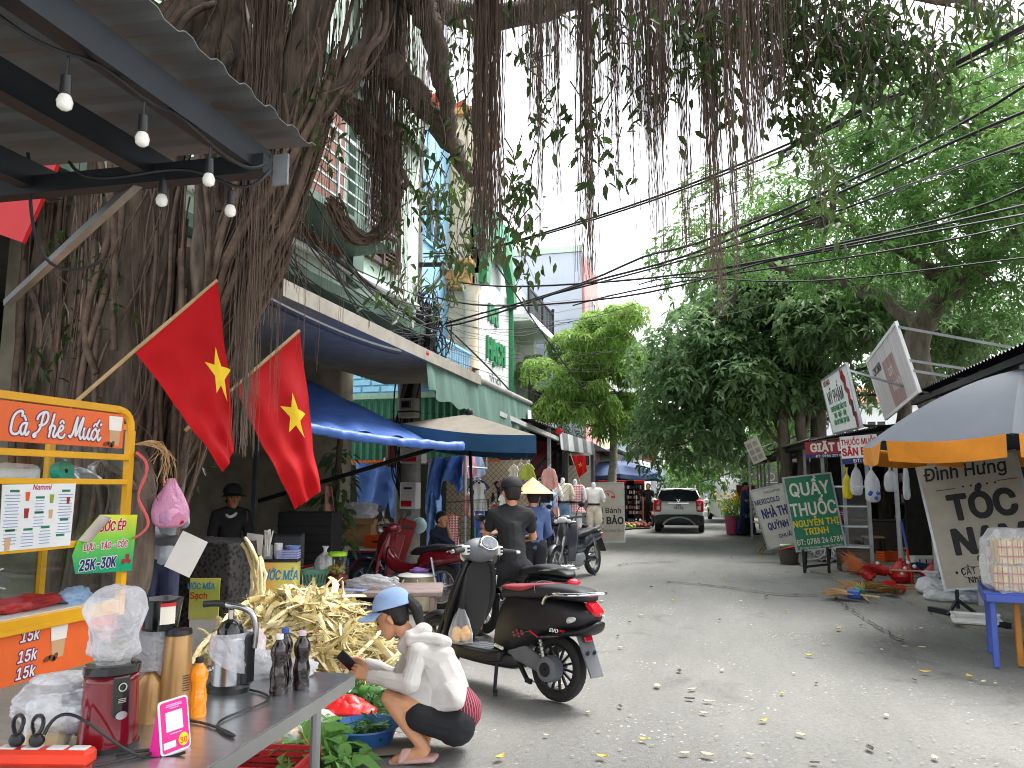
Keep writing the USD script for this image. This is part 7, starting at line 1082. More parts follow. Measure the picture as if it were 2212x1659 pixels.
p = Y(620, 1180, 8.6); ch_ = Thing('chair', 'black plastic chair with a curved back in the shop shade', 'chair', V(p[0], p[1], .09), 30); ch_.part('seat', box((0, 0, .43), (.44, .44, .04), .015), 'black_plastic', False); ch_.part('back', sheet(lambda u, v: np.stack([(u-.5)*.42, .2+.06*v-.05*np.sin(u*np.pi)*0, .45+v*.42], -1), 8, 8, .02), 'black_plastic', True)
for x in (-.19, .19):
    for y in (-.19, .19): ch_.part('leg', bar((x*1.1, y*1.1, 0), (x, y, .42), .035), 'black_plastic', False)
# ---------- vegetables round the squatting woman
M('basin_blue', '2a5a96', .35, var=.1); M('gourd', '2e5a22', .5, col2='4a7a34', vec=(1, 1, 8), scale=6); M('red_sheet', 'c41c1c', .3, var=.15, bump=.6, bscale=14); leafmat('leaf_veg', c3('6c9a50'), c3('a8c684'), .3, .6, .3); leafmat('leaf_veg_dark', c3('345a2a'), c3('6a8e48'), .25, .6, .3)
vg = np.random.default_rng(31); o = G(788, 1604); bs_ = Thing('basin', 'blue plastic basin of cut greens in front of the squatting woman', 'basin', o); bs_.part('body', lathe([(.01, .01), (.16, 0), (.2, .1), (.215, .105), (.2, .11), (.155, .02), (.01, .02)], 40), 'basin_blue')
P = np.stack([vg.normal(0, .07, 160), vg.normal(0, .07, 160), .06+.04*vg.random(160)], 1); solo('greens', leaves(o+P, unit(vg.normal(size=(160, 3))*[1, 1, .25]), .05+.08*vg.random(160), .22, .1, .1, vg), 'leaf_veg_dark', 'chopped green stems heaped in the blue basin', 'greens', False, kind='stuff', loc=o+ZZ*.02)
def greens(c, n, R, L, W, m, label, up=.5, name='greens'):
    P = np.stack([vg.normal(0, R*.45, n), vg.normal(0, R*.45, n), .02+vg.random(n)*R*.5], 1); D = unit(np.stack([P[:, 0]*2/R, P[:, 1]*2/R, up+vg.normal(0, .4, n)], 1)+vg.normal(0, .35, (n, 3))); mm = leaves(np.array(c)+P, D, L*(.6+.6*vg.random(n)), W, .12, .3, vg, True); st_ = [tube([np.array(c)+p-d*L*.6, np.array(c)+p], .004, 4) for p, d in zip(P[:40], D[:40])]
    v = np.vstack([mm.vertices]); v[:, 2] = np.maximum(v[:, 2], .015); t = Thing(name, label, 'vegetable', np.array(c)*[1, 1, 0], world=True); t.part('leaf', trimesh.Trimesh(v, mm.faces, process=False), m, True, kind='stuff'); t.part('stem', J(st_), m, kind='stuff')
greens(G(676, 1636), 100, .2, .15, .8, 'leaf_veg', 'heap of broad pale green leaf vegetables beside the orange snack bag'); greens(G(735, 1662), 40, .12, .13, .7, 'leaf_veg', 'smaller heap of broad green leaves near the frame edge'); greens(G(770, 1520), 90, .2, .14, .3, 'leaf_veg_dark', 'bunch of narrow water spinach behind the red plastic sheet'); greens(G(800, 1555), 80, .2, .13, .3, 'leaf_veg_dark', 'bunch of dark herbs beside the woman knee'); greens(G(720, 1505), 50, .14, .12, .4, 'leaf_veg', 'loose green herbs under the table corner')
solo('gourd', rumple(tube(curve([G(770, 1497, .07), G(805, 1500, .075), G(838, 1502, .07)], 20), [.01, .04]+[.055]*15+[.045, .03, .01], 16), .004, 12), 'gourd', 'long dark green gourd lying beside the woman knee', 'gourd', True); solo('red_sheet', rumple(mv(TM(sheet(lambda u, v: np.stack([(u-.5)*.3*(1+.3*np.sin(v*5)), (v-.5)*.26, .12+.07*np.sin(u*3.1)*np.sin(v*3.1)], -1), 26, 22, .003)), G(745, 1565), (10, 5, 20)), .03, 9), 'red_sheet', 'crumpled shiny red plastic bag among the vegetables', 'bag', True)
bag('plastic_bag', G(676, 1585), .14, .2, 'clear_film', 'clear bag of leaves beside the red plastic bag', seed=5); greens(G(676, 1585)+ZZ*.05, 40, .12, .12, .5, 'leaf_veg', 'pale leaves inside the clear bag'); o = G(600, 1640); solo('snack_bag', rumple(blob(o+ZZ*.1, (.15, .11, .12), 4, .15, 2.5, 3, fl=-.85), .008, 20), 'clear_film', 'clear bag full of golden fried snacks under the table edge', 'bag', True); solo('snacks', J([rumple(box(o+V(a, b, .1+c), (.06, .035, .03), .008, tuple(vg.random(3)*360)), .006, 40) for a, b, c in zip(vg.normal(0, .06, 60), vg.normal(0, .045, 60), vg.normal(0, .045, 60))]), M('snack', 'd9a250', .6, col2='c4863a', scale=20), 'golden fried snacks packed inside the clear bag', 'snacks', True, kind='stuff', loc=o+ZZ*.02)
crate(G(560, 1690)+V(0, 0, 0), (.5, .36, .14), M('crate_red', '8f1a20', .45), 'low dark red crate under the steel table edge', 8); solo('cardboard', box(G(830, 1615)+ZZ*.008, (.42, .3, .012), .003, (0, 0, 22)), M('grey_card', '7d776c', .85), 'flat grey cardboard under the blue basin', 'cardboard', False); bag('plastic_bag', G(735, 1520), .1, .16, 'clear_film', 'clear bag behind the bunch of water spinach', seed=9); bag('plastic_bag', G(858, 1530), .08, .2, 'white_bag', 'white bag between the woman knees and the herbs', seed=4); solo('green_bag', rumple(blob(G(520, 1640)+ZZ*.05, (.12, .08, .06), 3, .3, 2.5, 6, fl=-.85), .015, 20), M('dark_green_bag', '3c5a3e', .4), 'dark green bag in the shade under the table', 'bag', True)
for k, (px, py, m, s_, lb) in enumerate([(1783, 1198, 'crate_blue', (.4, .3, .3), 'blue crate behind the green pharmacy sign'), (1800, 1190, 'crate_red', (.36, .3, .24), 'dark red crate beside the glass cabinet stand'), (1925, 1215, 'orange_plastic', (.3, .24, .2), 'orange crate beside the low black stool'), (1990, 1240, 'crate_blue', (.36, .26, .16), 'shallow blue crate before the foam box'), (1755, 1180, 'white_plastic', (.3, .3, .3), 'white crate left behind the green pharmacy sign')]): crate(G(px, py, .03)+V(0, .3, 0), s_, m, lb, 12*k)
# ---------- leaves and scraps on the road
lv_ = np.random.default_rng(8); M('leaf_dry_yellow', 'cdb84e', .7, var=.15); M('leaf_dry_pale', 'cfc4a0', .7, var=.12); M('leaf_dry_brown', '4f4436', .8, var=.2); protos = {}
def fallen(p, m, L, rz):
    w = L*.26; c = lv_.normal(0, .3); def_ = lambda u, v: np.stack([(u-.5)*L, (v-.5)*2*w*np.sin(np.pi*np.clip(u, .02, .98))**.8, .008+.18*L*(abs(c)+.2)*((u-.5)*2)**2+.1*L*np.abs(v-.5)*2], -1)
    return def_
spots = [(1300, 1638), (1490, 1512), (1530, 1518), (1650, 1560), (1690, 1500), (1715, 1456), (1748, 1418), (1780, 1392), (1812, 1360), (1860, 1352), (1905, 1405), (1955, 1398), (1992, 1400), (1560, 1450), (1495, 1492), (1620, 1632), (1480, 1630), (1730, 1590), (1915, 1548), (2095, 1465), (2125, 1475), (2150, 1478), (1975, 1470), (1998, 1455), (1340, 1528), (1420, 1485), (1555, 1340), (1600, 1300), (1700, 1320), (1655, 1290), (1385, 1330), (1450, 1330), (1560, 1250), (1500, 1235), (1580, 1205), (1660, 1245), (1640, 1232), (1700, 1235), (1300, 1300), (1335, 1375), (1360, 1345), (1270, 1540), (1180, 1590), (1080, 1640), (2020, 1640), (1880, 1620), (1760, 1650), (1390, 1600), (1210, 1480), (1160, 1470)]
LB_ = {'leaf_dry_yellow': 'yellow fallen leaf lying flat on the grey road', 'leaf_dry_pale': 'pale dry fallen leaf on the grey road', 'leaf_dry_brown': 'dark curled dead leaf on the grey road'}
for k, (px, py) in enumerate(spots+[(lv_.uniform(1250, 2100), lv_.uniform(1180, 1640)) for _ in range(10)]):
    m = ['leaf_dry_yellow', 'leaf_dry_pale', 'leaf_dry_pale', 'leaf_dry_brown'][lv_.integers(4)]; p = G(px, py, .002); rz = lv_.random()*360
    if m not in protos: protos[m] = Thing('fallen_leaf', LB_[m], 'leaf', p, 0, LB_[m].split(' leaf')[0]+' leaves scattered on the road'); protos[m].part('blade', sheet(fallen(p, m, .072, 0), 9, 5, .001), m, True); continue
    dup(protos[m], p, rz, sc=.6+.7*lv_.random())
sc_ = []
for k in range(300):
    px, py = lv_.uniform(1080, 2212), 1655-abs(lv_.normal(0, 110)); p = G(px, py, .004); s = .003+.007*lv_.random()**2; a = lv_.random()*6.28; sc_.append(trimesh.Trimesh(p+np.array([(np.cos(a+b)*s*(1+lv_.random()), np.sin(a+b)*s, .001) for b in (0, 1.57, 3.14, 4.7)]), [(0, 1, 2), (0, 2, 3)], process=False))
solo('petal_litter', J(sc_), M('petal', '9d9a91', .8, var=.06), 'tiny pale petals and grit scattered over the near road', 'litter', False, kind='stuff', loc=(0, 5, 0))

# ---------- vehicles (local: x forward, y left, z up, origin under the rear wheel)
def loft(st, n=26, p=2.5, axis=0):
    """closed body from stations (x, z_low, z_high, half width[, y shift])"""
    a = np.arange(n)/n*2*np.pi; c, s = np.sign(np.cos(a))*np.abs(np.cos(a))**(2/p), np.sign(np.sin(a))*np.abs(np.sin(a))**(2/p); R = []
    st = np.array([list(x)+[0]*(5-len(x)) for x in st], float); d = np.r_[0, np.cumsum(np.linalg.norm(np.diff(st[:, :3], axis=0), axis=1))]
    from scipy.interpolate import PchipInterpolator
    S = PchipInterpolator(d, st)(np.linspace(0, d[-1], max(14, len(st)*4)))
    for x, lo, hi, w, y in S: R.append(np.stack([np.full(n, x), y+w*c, (lo+hi)/2+(hi-lo)/2*s], 1))
    k = len(R); v = np.vstack(R+[R[0].mean(0)[None], R[-1].mean(0)[None]]); i = np.arange(k-1)[:, None]*n; j = np.arange(n)[None]; jj = (j+1) % n
    q = np.stack([i+j, i+jj, i+n+jj, i+n+j], -1).reshape(-1, 4); j = np.arange(n); jj = (j+1) % n; o = (k-1)*n
    f = np.vstack([q[:, [0, 1, 2]], q[:, [0, 2, 3]], np.stack([np.full(n, k*n), jj, j], 1), np.stack([np.full(n, k*n+1), o+j, o+jj], 1)])
    return trimesh.Trimesh(v, f, process=False)
def wheel(t, x, R, w, rim='dark_metal', spokes=8, thin=False, tag_=''):
    a = t.part('tyre', mv(lathe([(R*.72, -w*.42), (R*.86, -w*.5), (R*.96, -w*.36), (R, 0), (R*.96, w*.36), (R*.86, w*.5), (R*.72, w*.42), (R*.7, 0), (R*.72, -w*.42)], 40), (x, 0, R), (90, 0, 0)), 'rubber', 40)
    t.part('rim', mv(J(lathe([(R*.64, -w*.3), (R*.73, -w*.4), (R*.73, w*.4), (R*.64, w*.3), (R*.64, -w*.3)], 36), lathe([(.01, -w*.55), (R*.17, -w*.55), (R*.17, w*.55), (.01, w*.55)], 20)), (x, 0, R), (90, 0, 0)), rim, 30, sub=a)
    t.part('spokes', mv(J([bar((R*.12*np.cos(b), R*.12*np.sin(b), (.25 if thin and k % 2 else -.25)*w*thin), (R*.68*np.cos(b+.1), R*.68*np.sin(b+.1), 0), .004 if thin else .016) for k, b in enumerate(np.arange(spokes)/spokes*6.283)]), (x, 0, R), (90, 0, 0)), rim, False, sub=a, kind='stuff')
def bike_at(name, label, p, head, lean=0.):
    t = Thing(name, label, 'motorbike', p); t.x.ClearXformOpOrder(); t.x.AddTranslateOp(opSuffix='at').Set(Gf.Vec3d(*map(float, p))); t.x.AddRotateZOp().Set(float(head)); t.x.AddRotateXOp().Set(float(lean)); return t
M('matte_black', '0d0d0f', .42, var=.15); M('seat_vinyl', '15161a', .55, bump=.15, bscale=300); M('seat_red', '8c2f38', .55, bump=.1, bscale=300); M('tail_red', 'c8142a', .12, var=.05, coat_weight=.8); M('lens_clear', 'c9cdd0', .08, var=.2, scale=40, coat_weight=.6); M('floor_rubber', '4f5256', .7)
# the black electric scooter
T0, H0 = V(-1.09, 5.73, 0), 152.
s = bike_at('electric_scooter', 'black electric scooter with a red and black seat parked behind the squatting woman', T0, H0, 4)
wheel(s, 0, .238, .1, 'matte_black', 14); wheel(s, 1.27, .238, .09, 'matte_black', 14)
s.part('body', loft([(-.34, .60, .66, .05), (-.27, .53, .69, .11), (-.1, .49, .73, .15), (.12, .40, .75, .17), (.32, .30, .76, .165), (.45, .26, .74, .14), (.54, .24, .62, .11), (.58, .25, .4, .08)], 30, 2.4), 'matte_black', True)
s.part('rear_lip', loft([(-.36, .56, .6, .06), (-.3, .5, .57, .12), (-.12, .47, .52, .15), (.1, .42, .47, .165)], 20, 2.2), 'matte_black', True)
s.part('floorboard', loft([(.44, .22, .31, .15), (.6, .2, .29, .17), (.85, .2, .29, .17), (1.0, .22, .33, .13)], 20, 5), 'matte_black', True); s.part('floor_mat', box((.7, 0, .292), (.42, .27, .012), .004), 'floor_rubber', False)
for k in range(4): s.part('mat_rib', box((.58+k*.075, 0, .3), (.014, .2, .008), .003), 'floor_rubber', False)
def shield(u, v): z = .28+u*.66; x = 1.08-.22*u-.05*np.sin(u*np.pi); w = (.12+.12*np.sin(u*2.7+.25)); b = (v-.5)*2; return np.stack([x+.1*(1-b*b)*(.4+.6*u)-.02, w*b, z], -1)
s.part('leg_shield', sheet(shield, 24, 18, .03), 'matte_black', True); s.part('shield_trim', J(tube(curve([(1.06, .14, .3), (.98, .22, .55), (.87, .2, .88)], 14), .012, 6), tube(curve([(1.06, -.14, .3), (.98, -.22, .55), (.87, -.2, .88)], 14), .012, 6)), 'matte_black')
s.part('inner_panel', loft([(.86, .55, .95, .14), (.93, .34, .92, .17), (1.02, .26, .8, .15)], 20, 3), 'matte_black', True); s.part('front_fender', mv(sheet(lambda u, v: np.stack([np.cos(.3+u*2.3)*.27, (v-.5)*.13, np.sin(.3+u*2.3)*.27-.03*(2*v-1)**2], -1), 16, 8, .01), (1.27, 0, .238)), 'matte_black', True)
s.part('fork', J(bar((1.27, .06, .24), (1.05, .06, .75), .03), bar((1.27, -.06, .24), (1.05, -.06, .75), .03)), 'dark_metal', False)
s.part('dash_pod', loft([(.74, 1.0, 1.06, .07), (.79, .96, 1.1, .13), (.86, .93, 1.13, .16), (.95, .94, 1.09, .13), (1.0, .98, 1.04, .06)], 22, 2.3), 'grey_plastic', True)
df = Fr((.775, 0, 1.085), (0, -1, 0), (.45, 0, .9)); s.part('dash_bezel', df.e(affinity.scale(Point(0, 0).buffer(.1, quad_segs=10), 1, .62), 0, 0, .0, .02), 'chrome', 30); s.part('dash_screen', df.e(affinity.scale(Point(0, 0).buffer(.088, quad_segs=10), 1, .6), 0, 0, .014, .012), M('dash_grey', '5f656a', .15, var=.3, scale=30), 30)
s.part('headlamp', blob((1.0, 0, .98), (.05, .08, .06), 2, 0), 'lens_clear')
for y in (-1, 1):
    s.part('grip', tube([(.83, y*.22, 1.03), (.79, y*.36, 1.02)], .02, 10), 'rubber'); s.part('switch_box', box((.83, y*.195, 1.03), (.06, .06, .075), .012), 'white_plastic', False); s.part('switch', J(box((.798, y*.195, 1.045), (.008, .03, .016)), box((.798, y*.195, 1.018), (.008, .024, .014))), 'black_plastic', False); s.part('bar', tube([(.87, y*.1, 1.02), (.83, y*.18, 1.03)], .018, 8), 'grey_plastic'); s.part('bar_end', tube([(.79, y*.36, 1.02), (.78, y*.4, 1.018)], .014, 8), 'chrome'); s.part('brake_lever', tube(curve([(.87, y*.2, 1.03), (.87, y*.3, 1.02), (.84, y*.39, 1.015)], 8), .006, 6), 'steel')
s.part('seat', loft([(-.3, .735, .77, .05), (-.24, .72, .815, .12), (-.05, .72, .83, .145), (.1, .71, .83, .15), (.2, .7, .80, .15), (.38, .69, .79, .13), (.5, .68, .78, .1), (.55, .69, .73, .05)], 28, 3), 'seat_vinyl', True)
s.part('seat_top', loft([(.0, .832, .836, .04), (.14, .79, .828, .142), (.28, .74, .812, .151), (.42, .745, .8, .13), (.5, .75, .79, .1), (.553, .74, .765, .04)], 20, 2.6), 'seat_red', True, label='dull red front half of the seat'); s.part('seat_stitch', tube(curve([(.12, .152, .76), (.14, .14, .815), (.12, 0, .838), (.14, -.14, .815)], 14), .003, 5), 'grey_plastic')
for y in (-1, 1): s.part('grab_rail', tube(curve([(.04, y*.155, .69), (.0, y*.175, .74), (-.2, y*.16, .77), (-.36, y*.06, .79), (-.38, 0, .79)], 22), .013, 10), 'chrome')
tf_ = Fr((-.335, 0, .645), (0, -1, 0), (.62, 0, .55)); s.part('tail_light', tf_.e(affinity.scale(rrect(.11, .12, .03), 1, 1), 0, .045, -.005, .035), 'tail_red', 30)
s.part('indicator', mv(blob((0, 0, 0), (.085, .012, .022), 2, .05), (-.2, .142, .6), (0, 12, -24)), 'lens_clear'); s.part('indicator', mv(blob((0, 0, 0), (.085, .012, .022), 2, .05), (-.2, -.142, .6), (0, 12, 24)), 'lens_clear')
s.part('mudguard', sheet(lambda u, v: np.stack([-.2-.14*u, (v-.5)*(.17-.03*u), .52-.3*u], -1), 10, 8, .012), 'grey_plastic', 30); s.part('reflector', mv(box((0, 0, 0), (.012, .09, .035), .004), (-.262, 0, .47), (0, 25, 0)), 'tail_red', False); s.part('bolt', J([mv(blob((0, 0, 0), (.01, .016, .016), 1, 0), (-.292, y, .38)) for y in (-.04, .04)]), 'dark_metal')
s.part('swing_arm', J(loft([(.02, .17, .29, .022, .09), (.14, .2, .33, .02, .09), (.3, .24, .38, .018, .09), (.42, .26, .36, .015, .08)], 16, 3)), 'grey_plastic', True); s.part('hub_cover', mv(lathe([(.01, .06), (.06, .06), (.085, .05), (.092, .02), (.092, -.04), (.01, -.04)], 30), (0, .1, .238), (-90, 0, 0)), 'grey_plastic', 40); s.part('hub_cap', mv(lathe([(.01, .006), (.045, .004), (.05, 0)], 24), (0, .162, .238), (-90, 0, 0)), 'dark_metal')
hx = np.linspace(0, 1, 90); s.part('spring', J(tube(np.stack([.06+.06*hx+.022*np.cos(hx*50), .105+.022*np.sin(hx*50), .3+.2*hx], 1), .005, 5), tube([(.055, .105, .28), (.125, .105, .52)], .012, 8)), 'steel')
s.part('kick_stand', J(tube([(.5, .12, .24), (.44, .2, .012)], .014, 8), bar((.46, .17, .016), (.4, .23, .012), .03)), 'dark_metal'); s.part('centre_stand', J(bar((.34, .07, .25), (.22, .09, .13), .025), bar((.34, -.07, .25), (.22, -.09, .13), .025), bar((.22, .1, .13), (.17, .1, .12), .03)), 'dark_metal', False); s.part('belly', loft([(.3, .2, .27, .06), (.4, .17, .3, .13), (.6, .17, .26, .15), (.95, .18, .26, .13)], 18, 3), 'matte_black', True); s.part('foot_peg', mv(box((0, 0, 0), (.1, .02, .03), .008), (.45, .165, .335), (0, -12, 0)), 'chrome', False)
ef = Fr((-.02, .171, .505), (-1, 0, 0), (0, -.05, 1)); s.part('badge', ef.e(txt('EVO', .024, .03, 1.2, 14), .06, 0, .0, .004), 'white_paint', False); s.part('badge', ef.e(txt('NEO', .014, .04, 1.1, 14), .135, .01, .0, .003), 'tail_red', False); s.part('stripe', J(tube([(.3, .176, .44), (.14, .178, .49), (.06, .178, .455), (-.12, .168, .48)], .0035, 5)), 'steel'); s.part('stripe', tube([(.14, .18, .489), (.065, .18, .457)], .007, 5), 'tail_red'); s.part('checker', J([box((.22+k*.022-.01*r_, .176, .44+r_*.018), (.02, .004, .016)) for k in range(5) for r_ in range(3) if (k+r_) % 2]), 'seat_red', False)
Q0 = Ro.from_euler('zx', [H0, 4], degrees=True).apply; bp = T0+Q0((.93, .05, .66))
solo('fruit_bag', J([lathe([(.003, 0), (.014, -.06), (.065, -.2), (.095, -.3), (.09, -.37), (.003, -.395)], 26, bp, lambda a, z: 1+.1*np.sin(a*5+z*12)), tube(curve([bp, bp+V(0, 0, .04)], 5), .006, 6)]), 'clear_film', 'clear bag of sliced pineapple hanging from the black scooter hook', 'bag', True)
solo('pineapple', J([rumple(blob(bp+V(a*1.2, b*1.2, -.31+c), (.04, .04, .065), 3, .1), .006, 60) for a, b, c in ((-.025, -.02, 0), (.03, 0, .005), (0, .03, 0))]), M('pineapple_flesh', 'e59a0a', .5, col2='f0c860', vec=(1, 1, 3), scale=22, bump=.3), 'carved yellow pineapples inside the hanging clear bag', 'fruit', True, kind=None)
# underbone motorbikes
def motorbike(label, p, head, body, seat='seat_vinyl', lean=5, R=.285, plate=None, steer=0, cover=None, detail=True):
    t = bike_at('motorbike', label, p, head, lean); wheel(t, 0, R, .085, 'steel', 24, True); wheel(t, 1.22, R, .075, 'steel', 24, True)
    t.part('tail', loft([(-.38, .66, .7, .03), (-.25, .6, .74, .09), (0, .55, .76, .13), (.2, .5, .75, .13), (.35, .46, .66, .09)], 20, 2.4), body, True); t.part('seat', loft([(-.32, .73, .76, .05), (-.2, .73, .81, .11), (.05, .72, .82, .13), (.25, .69, .79, .12), (.42, .66, .76, .08), (.5, .66, .7, .04)], 20, 2.8), seat, True)
    t.part('frame_cover', loft([(.3, .42, .6, .06), (.5, .4, .56, .07), (.7, .42, .6, .08), (.85, .5, .78, .1)], 16, 2.4), cover or body, True)
    for y in (-1, 1): t.part('leg_shield', mv(sheet(lambda u, v: np.stack([.98-.16*u-.06*v+.03*np.sin(u*3), y*(.07+.15*v*(.7+.3*np.sin(u*3.1)))+0*u, .3+.62*u], -1), 14, 8, .015)), cover or body, True)
    t.part('front_cowl', loft([(.84, .6, .95, .05), (.92, .55, .98, .1), (1.0, .6, .92, .09), (1.04, .68, .84, .04)], 18, 2.3), body, True)
    t.part('handlebar_cover', loft([(.74, .97, 1.03, .05), (.8, .94, 1.06, .12), (.88, .93, 1.07, .13), (.96, .95, 1.04, .08), (.99, .97, 1.01, .03)], 20, 2.3), body, True); t.part('headlight', blob((.955, 0, .985), (.05, .1, .055), 3, 0), 'lens_clear', True); [t.part('indicator_light', blob((.95, y, .96), (.03, .05, .03), 2, 0), 'lens_clear') for y in (.12, -.12)]
    for y in (-1, 1):
        t.part('grip', tube([(.82, y*.13, 1.02), (.78, y*.36, 1.02)], .018, 8), 'rubber'); t.part('mirror_stem', tube(curve([(.82, y*.2, 1.03), (.84, y*.26, 1.15), (.83, y*.3, 1.2)], 8), .007, 5), 'black_plastic'); t.part('mirror', mv(blob((0, 0, 0), (.015, .06, .04), 2, 0), (.83, y*.32, 1.22)), 'black_plastic'); t.part('lever', tube([(.86, y*.18, 1.02), (.84, y*.36, 1.01)], .006, 5), 'steel'); t.part('fork_leg', tube([(1.22, y*.055, R), (.98, y*.055, .78)], .02, 8), 'steel'); t.part('shock', tube([(.02, y*.11, R), (.12, y*.12, .64)], .024, 8), 'steel')
    t.part('front_fender', mv(sheet(lambda u, v: np.stack([np.cos(.5+u*2.1)*(R+.03), (v-.5)*.11, np.sin(.5+u*2.1)*(R+.03)-.02*(2*v-1)**2], -1), 16, 7, .008), (1.22, 0, R)), body, True)
    t.part('engine', J(loft([(.4, .2, .42, .09), (.55, .18, .42, .11), (.72, .22, .4, .07)], 14, 3), [box((.72+k*.025, 0, .31), (.012, .13, .15)) for k in range(5)]), 'tin_grey', 30); t.part('exhaust', J(tube(curve([(.72, -.08, .26), (.6, -.12, .18), (.35, -.13, .2)], 12), .018, 8), tube([(.35, -.14, .2), (-.2, -.16, .32)], [.03, .045], 12)), 'steel')
    t.part('swing_arm', J(bar((0, .09, R), (.42, .07, .34), .035), bar((0, -.09, R), (.42, -.07, .34), .035)), 'dark_metal', False); t.part('rear_fender', sheet(lambda u, v: np.stack([-.28-.14*u, (v-.5)*.14, .62-.24*u], -1), 6, 5, .01), 'black_plastic', 30); t.part('tail_light', blob((-.36, 0, .69), (.05, .07, .035), 2, 0), 'tail_red'); t.part('grab_rail', tube(curve([(-.02, .14, .76), (-.26, .12, .8), (-.36, 0, .81), (-.26, -.12, .8), (-.02, -.14, .76)], 16), .012, 7), 'steel')
    t.part('stand', tube([(.45, .1, .26), (.38, .24, .012)], .013, 6), 'dark_metal'); t.part('foot_peg', tube([(.5, -.24, .27), (.5, .24, .27)], .014, 6), 'rubber')
    if plate:
        pf = Fr((-.375, 0, .57), (0, -1, 0), (.5, 0, .87)); t.part('plate', pf.m(box((0, 0, -.004), (.19, .14, .006))), 'white_paint', False)
        for k, w in enumerate(plate): t.part('lettering', pf.e(txt(w, .042, .03, .9), 0, .012-.06*k, 0, .002), 'dull_black', False)
    return t
M('bike_red', '5c0d16', .22, var=.1, coat_weight=.6); M('bike_grey', '2e3136', .25, var=.1, coat_weight=.5); M('bike_cream', 'b9b6a6', .35, var=.06)
def face(a, b): return math.degrees(math.atan2(b[1]-a[1], b[0]-a[0]))
a, b = V(-3.28, 9.45, .0), V(-4.5, 9.75, 0); motorbike('dark red motorbike with a black seat parked behind the low table', a, face(a, b), 'bike_red', lean=6)
motorbike('dark grey motorbike facing the camera at the edge of the clothes stall', V(-1.97, 13.85, 0), 250, 'bike_grey', lean=4)
a, b = V(-1.45, 7.25, 0), V(-2.32, 8.1, 0); MB0, MH0 = a, face(a, b); mb = motorbike('black motorbike with cream leg shields ridden by the man in black', a, MH0, 'black_gloss', lean=2, plate=['29-D1'], cover='bike_cream')
sfm = Fr((-.28, .0, .83), (0, -1, 0), (.8, 0, .3)); mb.part('badge', sfm.e(txt('HONDA', .028, .03), 0, 0, -.006, .002), 'white_paint', False)
a = G(1392, 1138); motorbike('old red motorbike parked by the sunglasses racks', V(a[0], a[1]+1.2, 0), -75, 'dark_red', lean=4); a = V(-3.5, 34.5, 0); motorbike('grey motorbike parked beyond the red one near the white car', a, -60, 'bike_grey', lean=4); a = G(1190, 1185); motorbike('black motorbike loaded with a green sack by the mannequins', V(a[0]-.5, a[1]+.2, 0), 20, 'bike_grey', lean=4)
bag('green_sack', G(1197, 1175)+V(0, -.5, .02), .42, .95, M('sack_green', '3d7c5a', .6, var=.15, bump=.5, bscale=12), 'big full green cloth sack beside the mannequins', .4, 'sack', 5, .1); a = G(1340, 1122); motorbike('dark motorbike behind the grey one beside the sunglasses racks', V(-3.0, 16.2, 0), 160, 'black_gloss', lean=4)
# white car
c = Thing('hatchback', 'white small hatchback with dark lower cladding driving away down the street', 'car', G(1467, 1152)+V(0, .2, 0), 90.5)
M('car_white', 'ecedee', .25, var=.03, coat_weight=.6); M('cladding', '2b2e33', .55); M('car_glass', '2a3238', .05, var=.4, scale=2)
c.part('body', loft([(.02, .5, .9, .74), (.1, .42, 1.06, .8), (.5, .38, 1.1, .82), (1.5, .36, 1.02, .82), (2.6, .36, 1.0, .81), (3.3, .38, .92, .76), (3.6, .42, .74, .62)], 30, 5), 'car_white', True); c.part('cabin', loft([(.1, .95, 1.2, .72), (.22, .95, 1.38, .68), (.5, .95, 1.46, .66), (1.2, .95, 1.48, .66), (1.9, .95, 1.42, .66), (2.5, .9, 1.1, .7)], 26, 4.5), 'car_white', True)
c.part('lower_cladding', loft([(-.03, .3, .6, .74), (.04, .24, .63, .82), (.5, .25, .52, .835), (3.2, .25, .5, .82), (3.62, .3, .56, .66)], 26, 6), 'cladding', True)
rg_ = Fr((.12, 0, 1.19), (0, -1, 0), (.22, 0, 1)); c.part('rear_window', rg_.e(Polygon([(-.6, -.13), (.6, -.13), (.66, -.02), (.56, .2), (-.56, .2), (-.66, -.02)]).buffer(.02), 0, 0, -.06, .1), 'car_glass', 30); c.part('wiper', rg_.m(mv(box((0, 0, 0), (.32, .02, .02)), (-.05, -.12, .05), (0, 0, 4))), 'black_plastic', False); c.part('spoiler', box((.2, 0, 1.44), (.26, 1.2, .045), .02), 'car_white', False); c.part('brake_light', box((.06, 0, 1.44), (.02, .28, .025)), 'dark_red', False)
for y in (-1, 1):
    c.part('tail_lamp', mv(loft([(-.02, .72, 1.04, .09), (.06, .68, 1.1, .13), (.2, .72, 1.1, .12)], 18, 6), (0, y*.69, 0)), 'tail_red', True); c.part('lamp_insert', box((-.028, y*.67, .82), (.02, .11, .13), .008), 'lens_clear', False); c.part('side_window', box((1.2, y*.672, 1.25), (1.9, .04, .3), .02), 'car_glass', False); c.part('roof_rail', tube(curve([(.3, y*.55, 1.46), (.6, y*.56, 1.52), (1.7, y*.56, 1.52), (2.0, y*.56, 1.44)], 14), .018, 6), 'grey_plastic'); c.part('side_mirror', blob((2.25, y*.92, 1.02), (.07, .11, .08), 2, 0), 'car_white'); c.part('reflector', box((-.045, y*.62, .42), (.02, .035, .13), .006), 'dark_red', False)
    for x in (.55, 2.9): ty = c.part('tyre', mv(lathe([(.19, -.09), (.27, -.095), (.3, -.06), (.3, .06), (.27, .095), (.19, .09)], 30), (x, y*.72, .3), (90, 0, 0)), 'rubber', 40); c.part('rim', mv(lathe([(.01, -.06), (.19, -.08), (.19, .08), (.01, .06)], 20), (x, y*.735, .3), (90, 0, 0)), 'steel', 30, sub=ty)
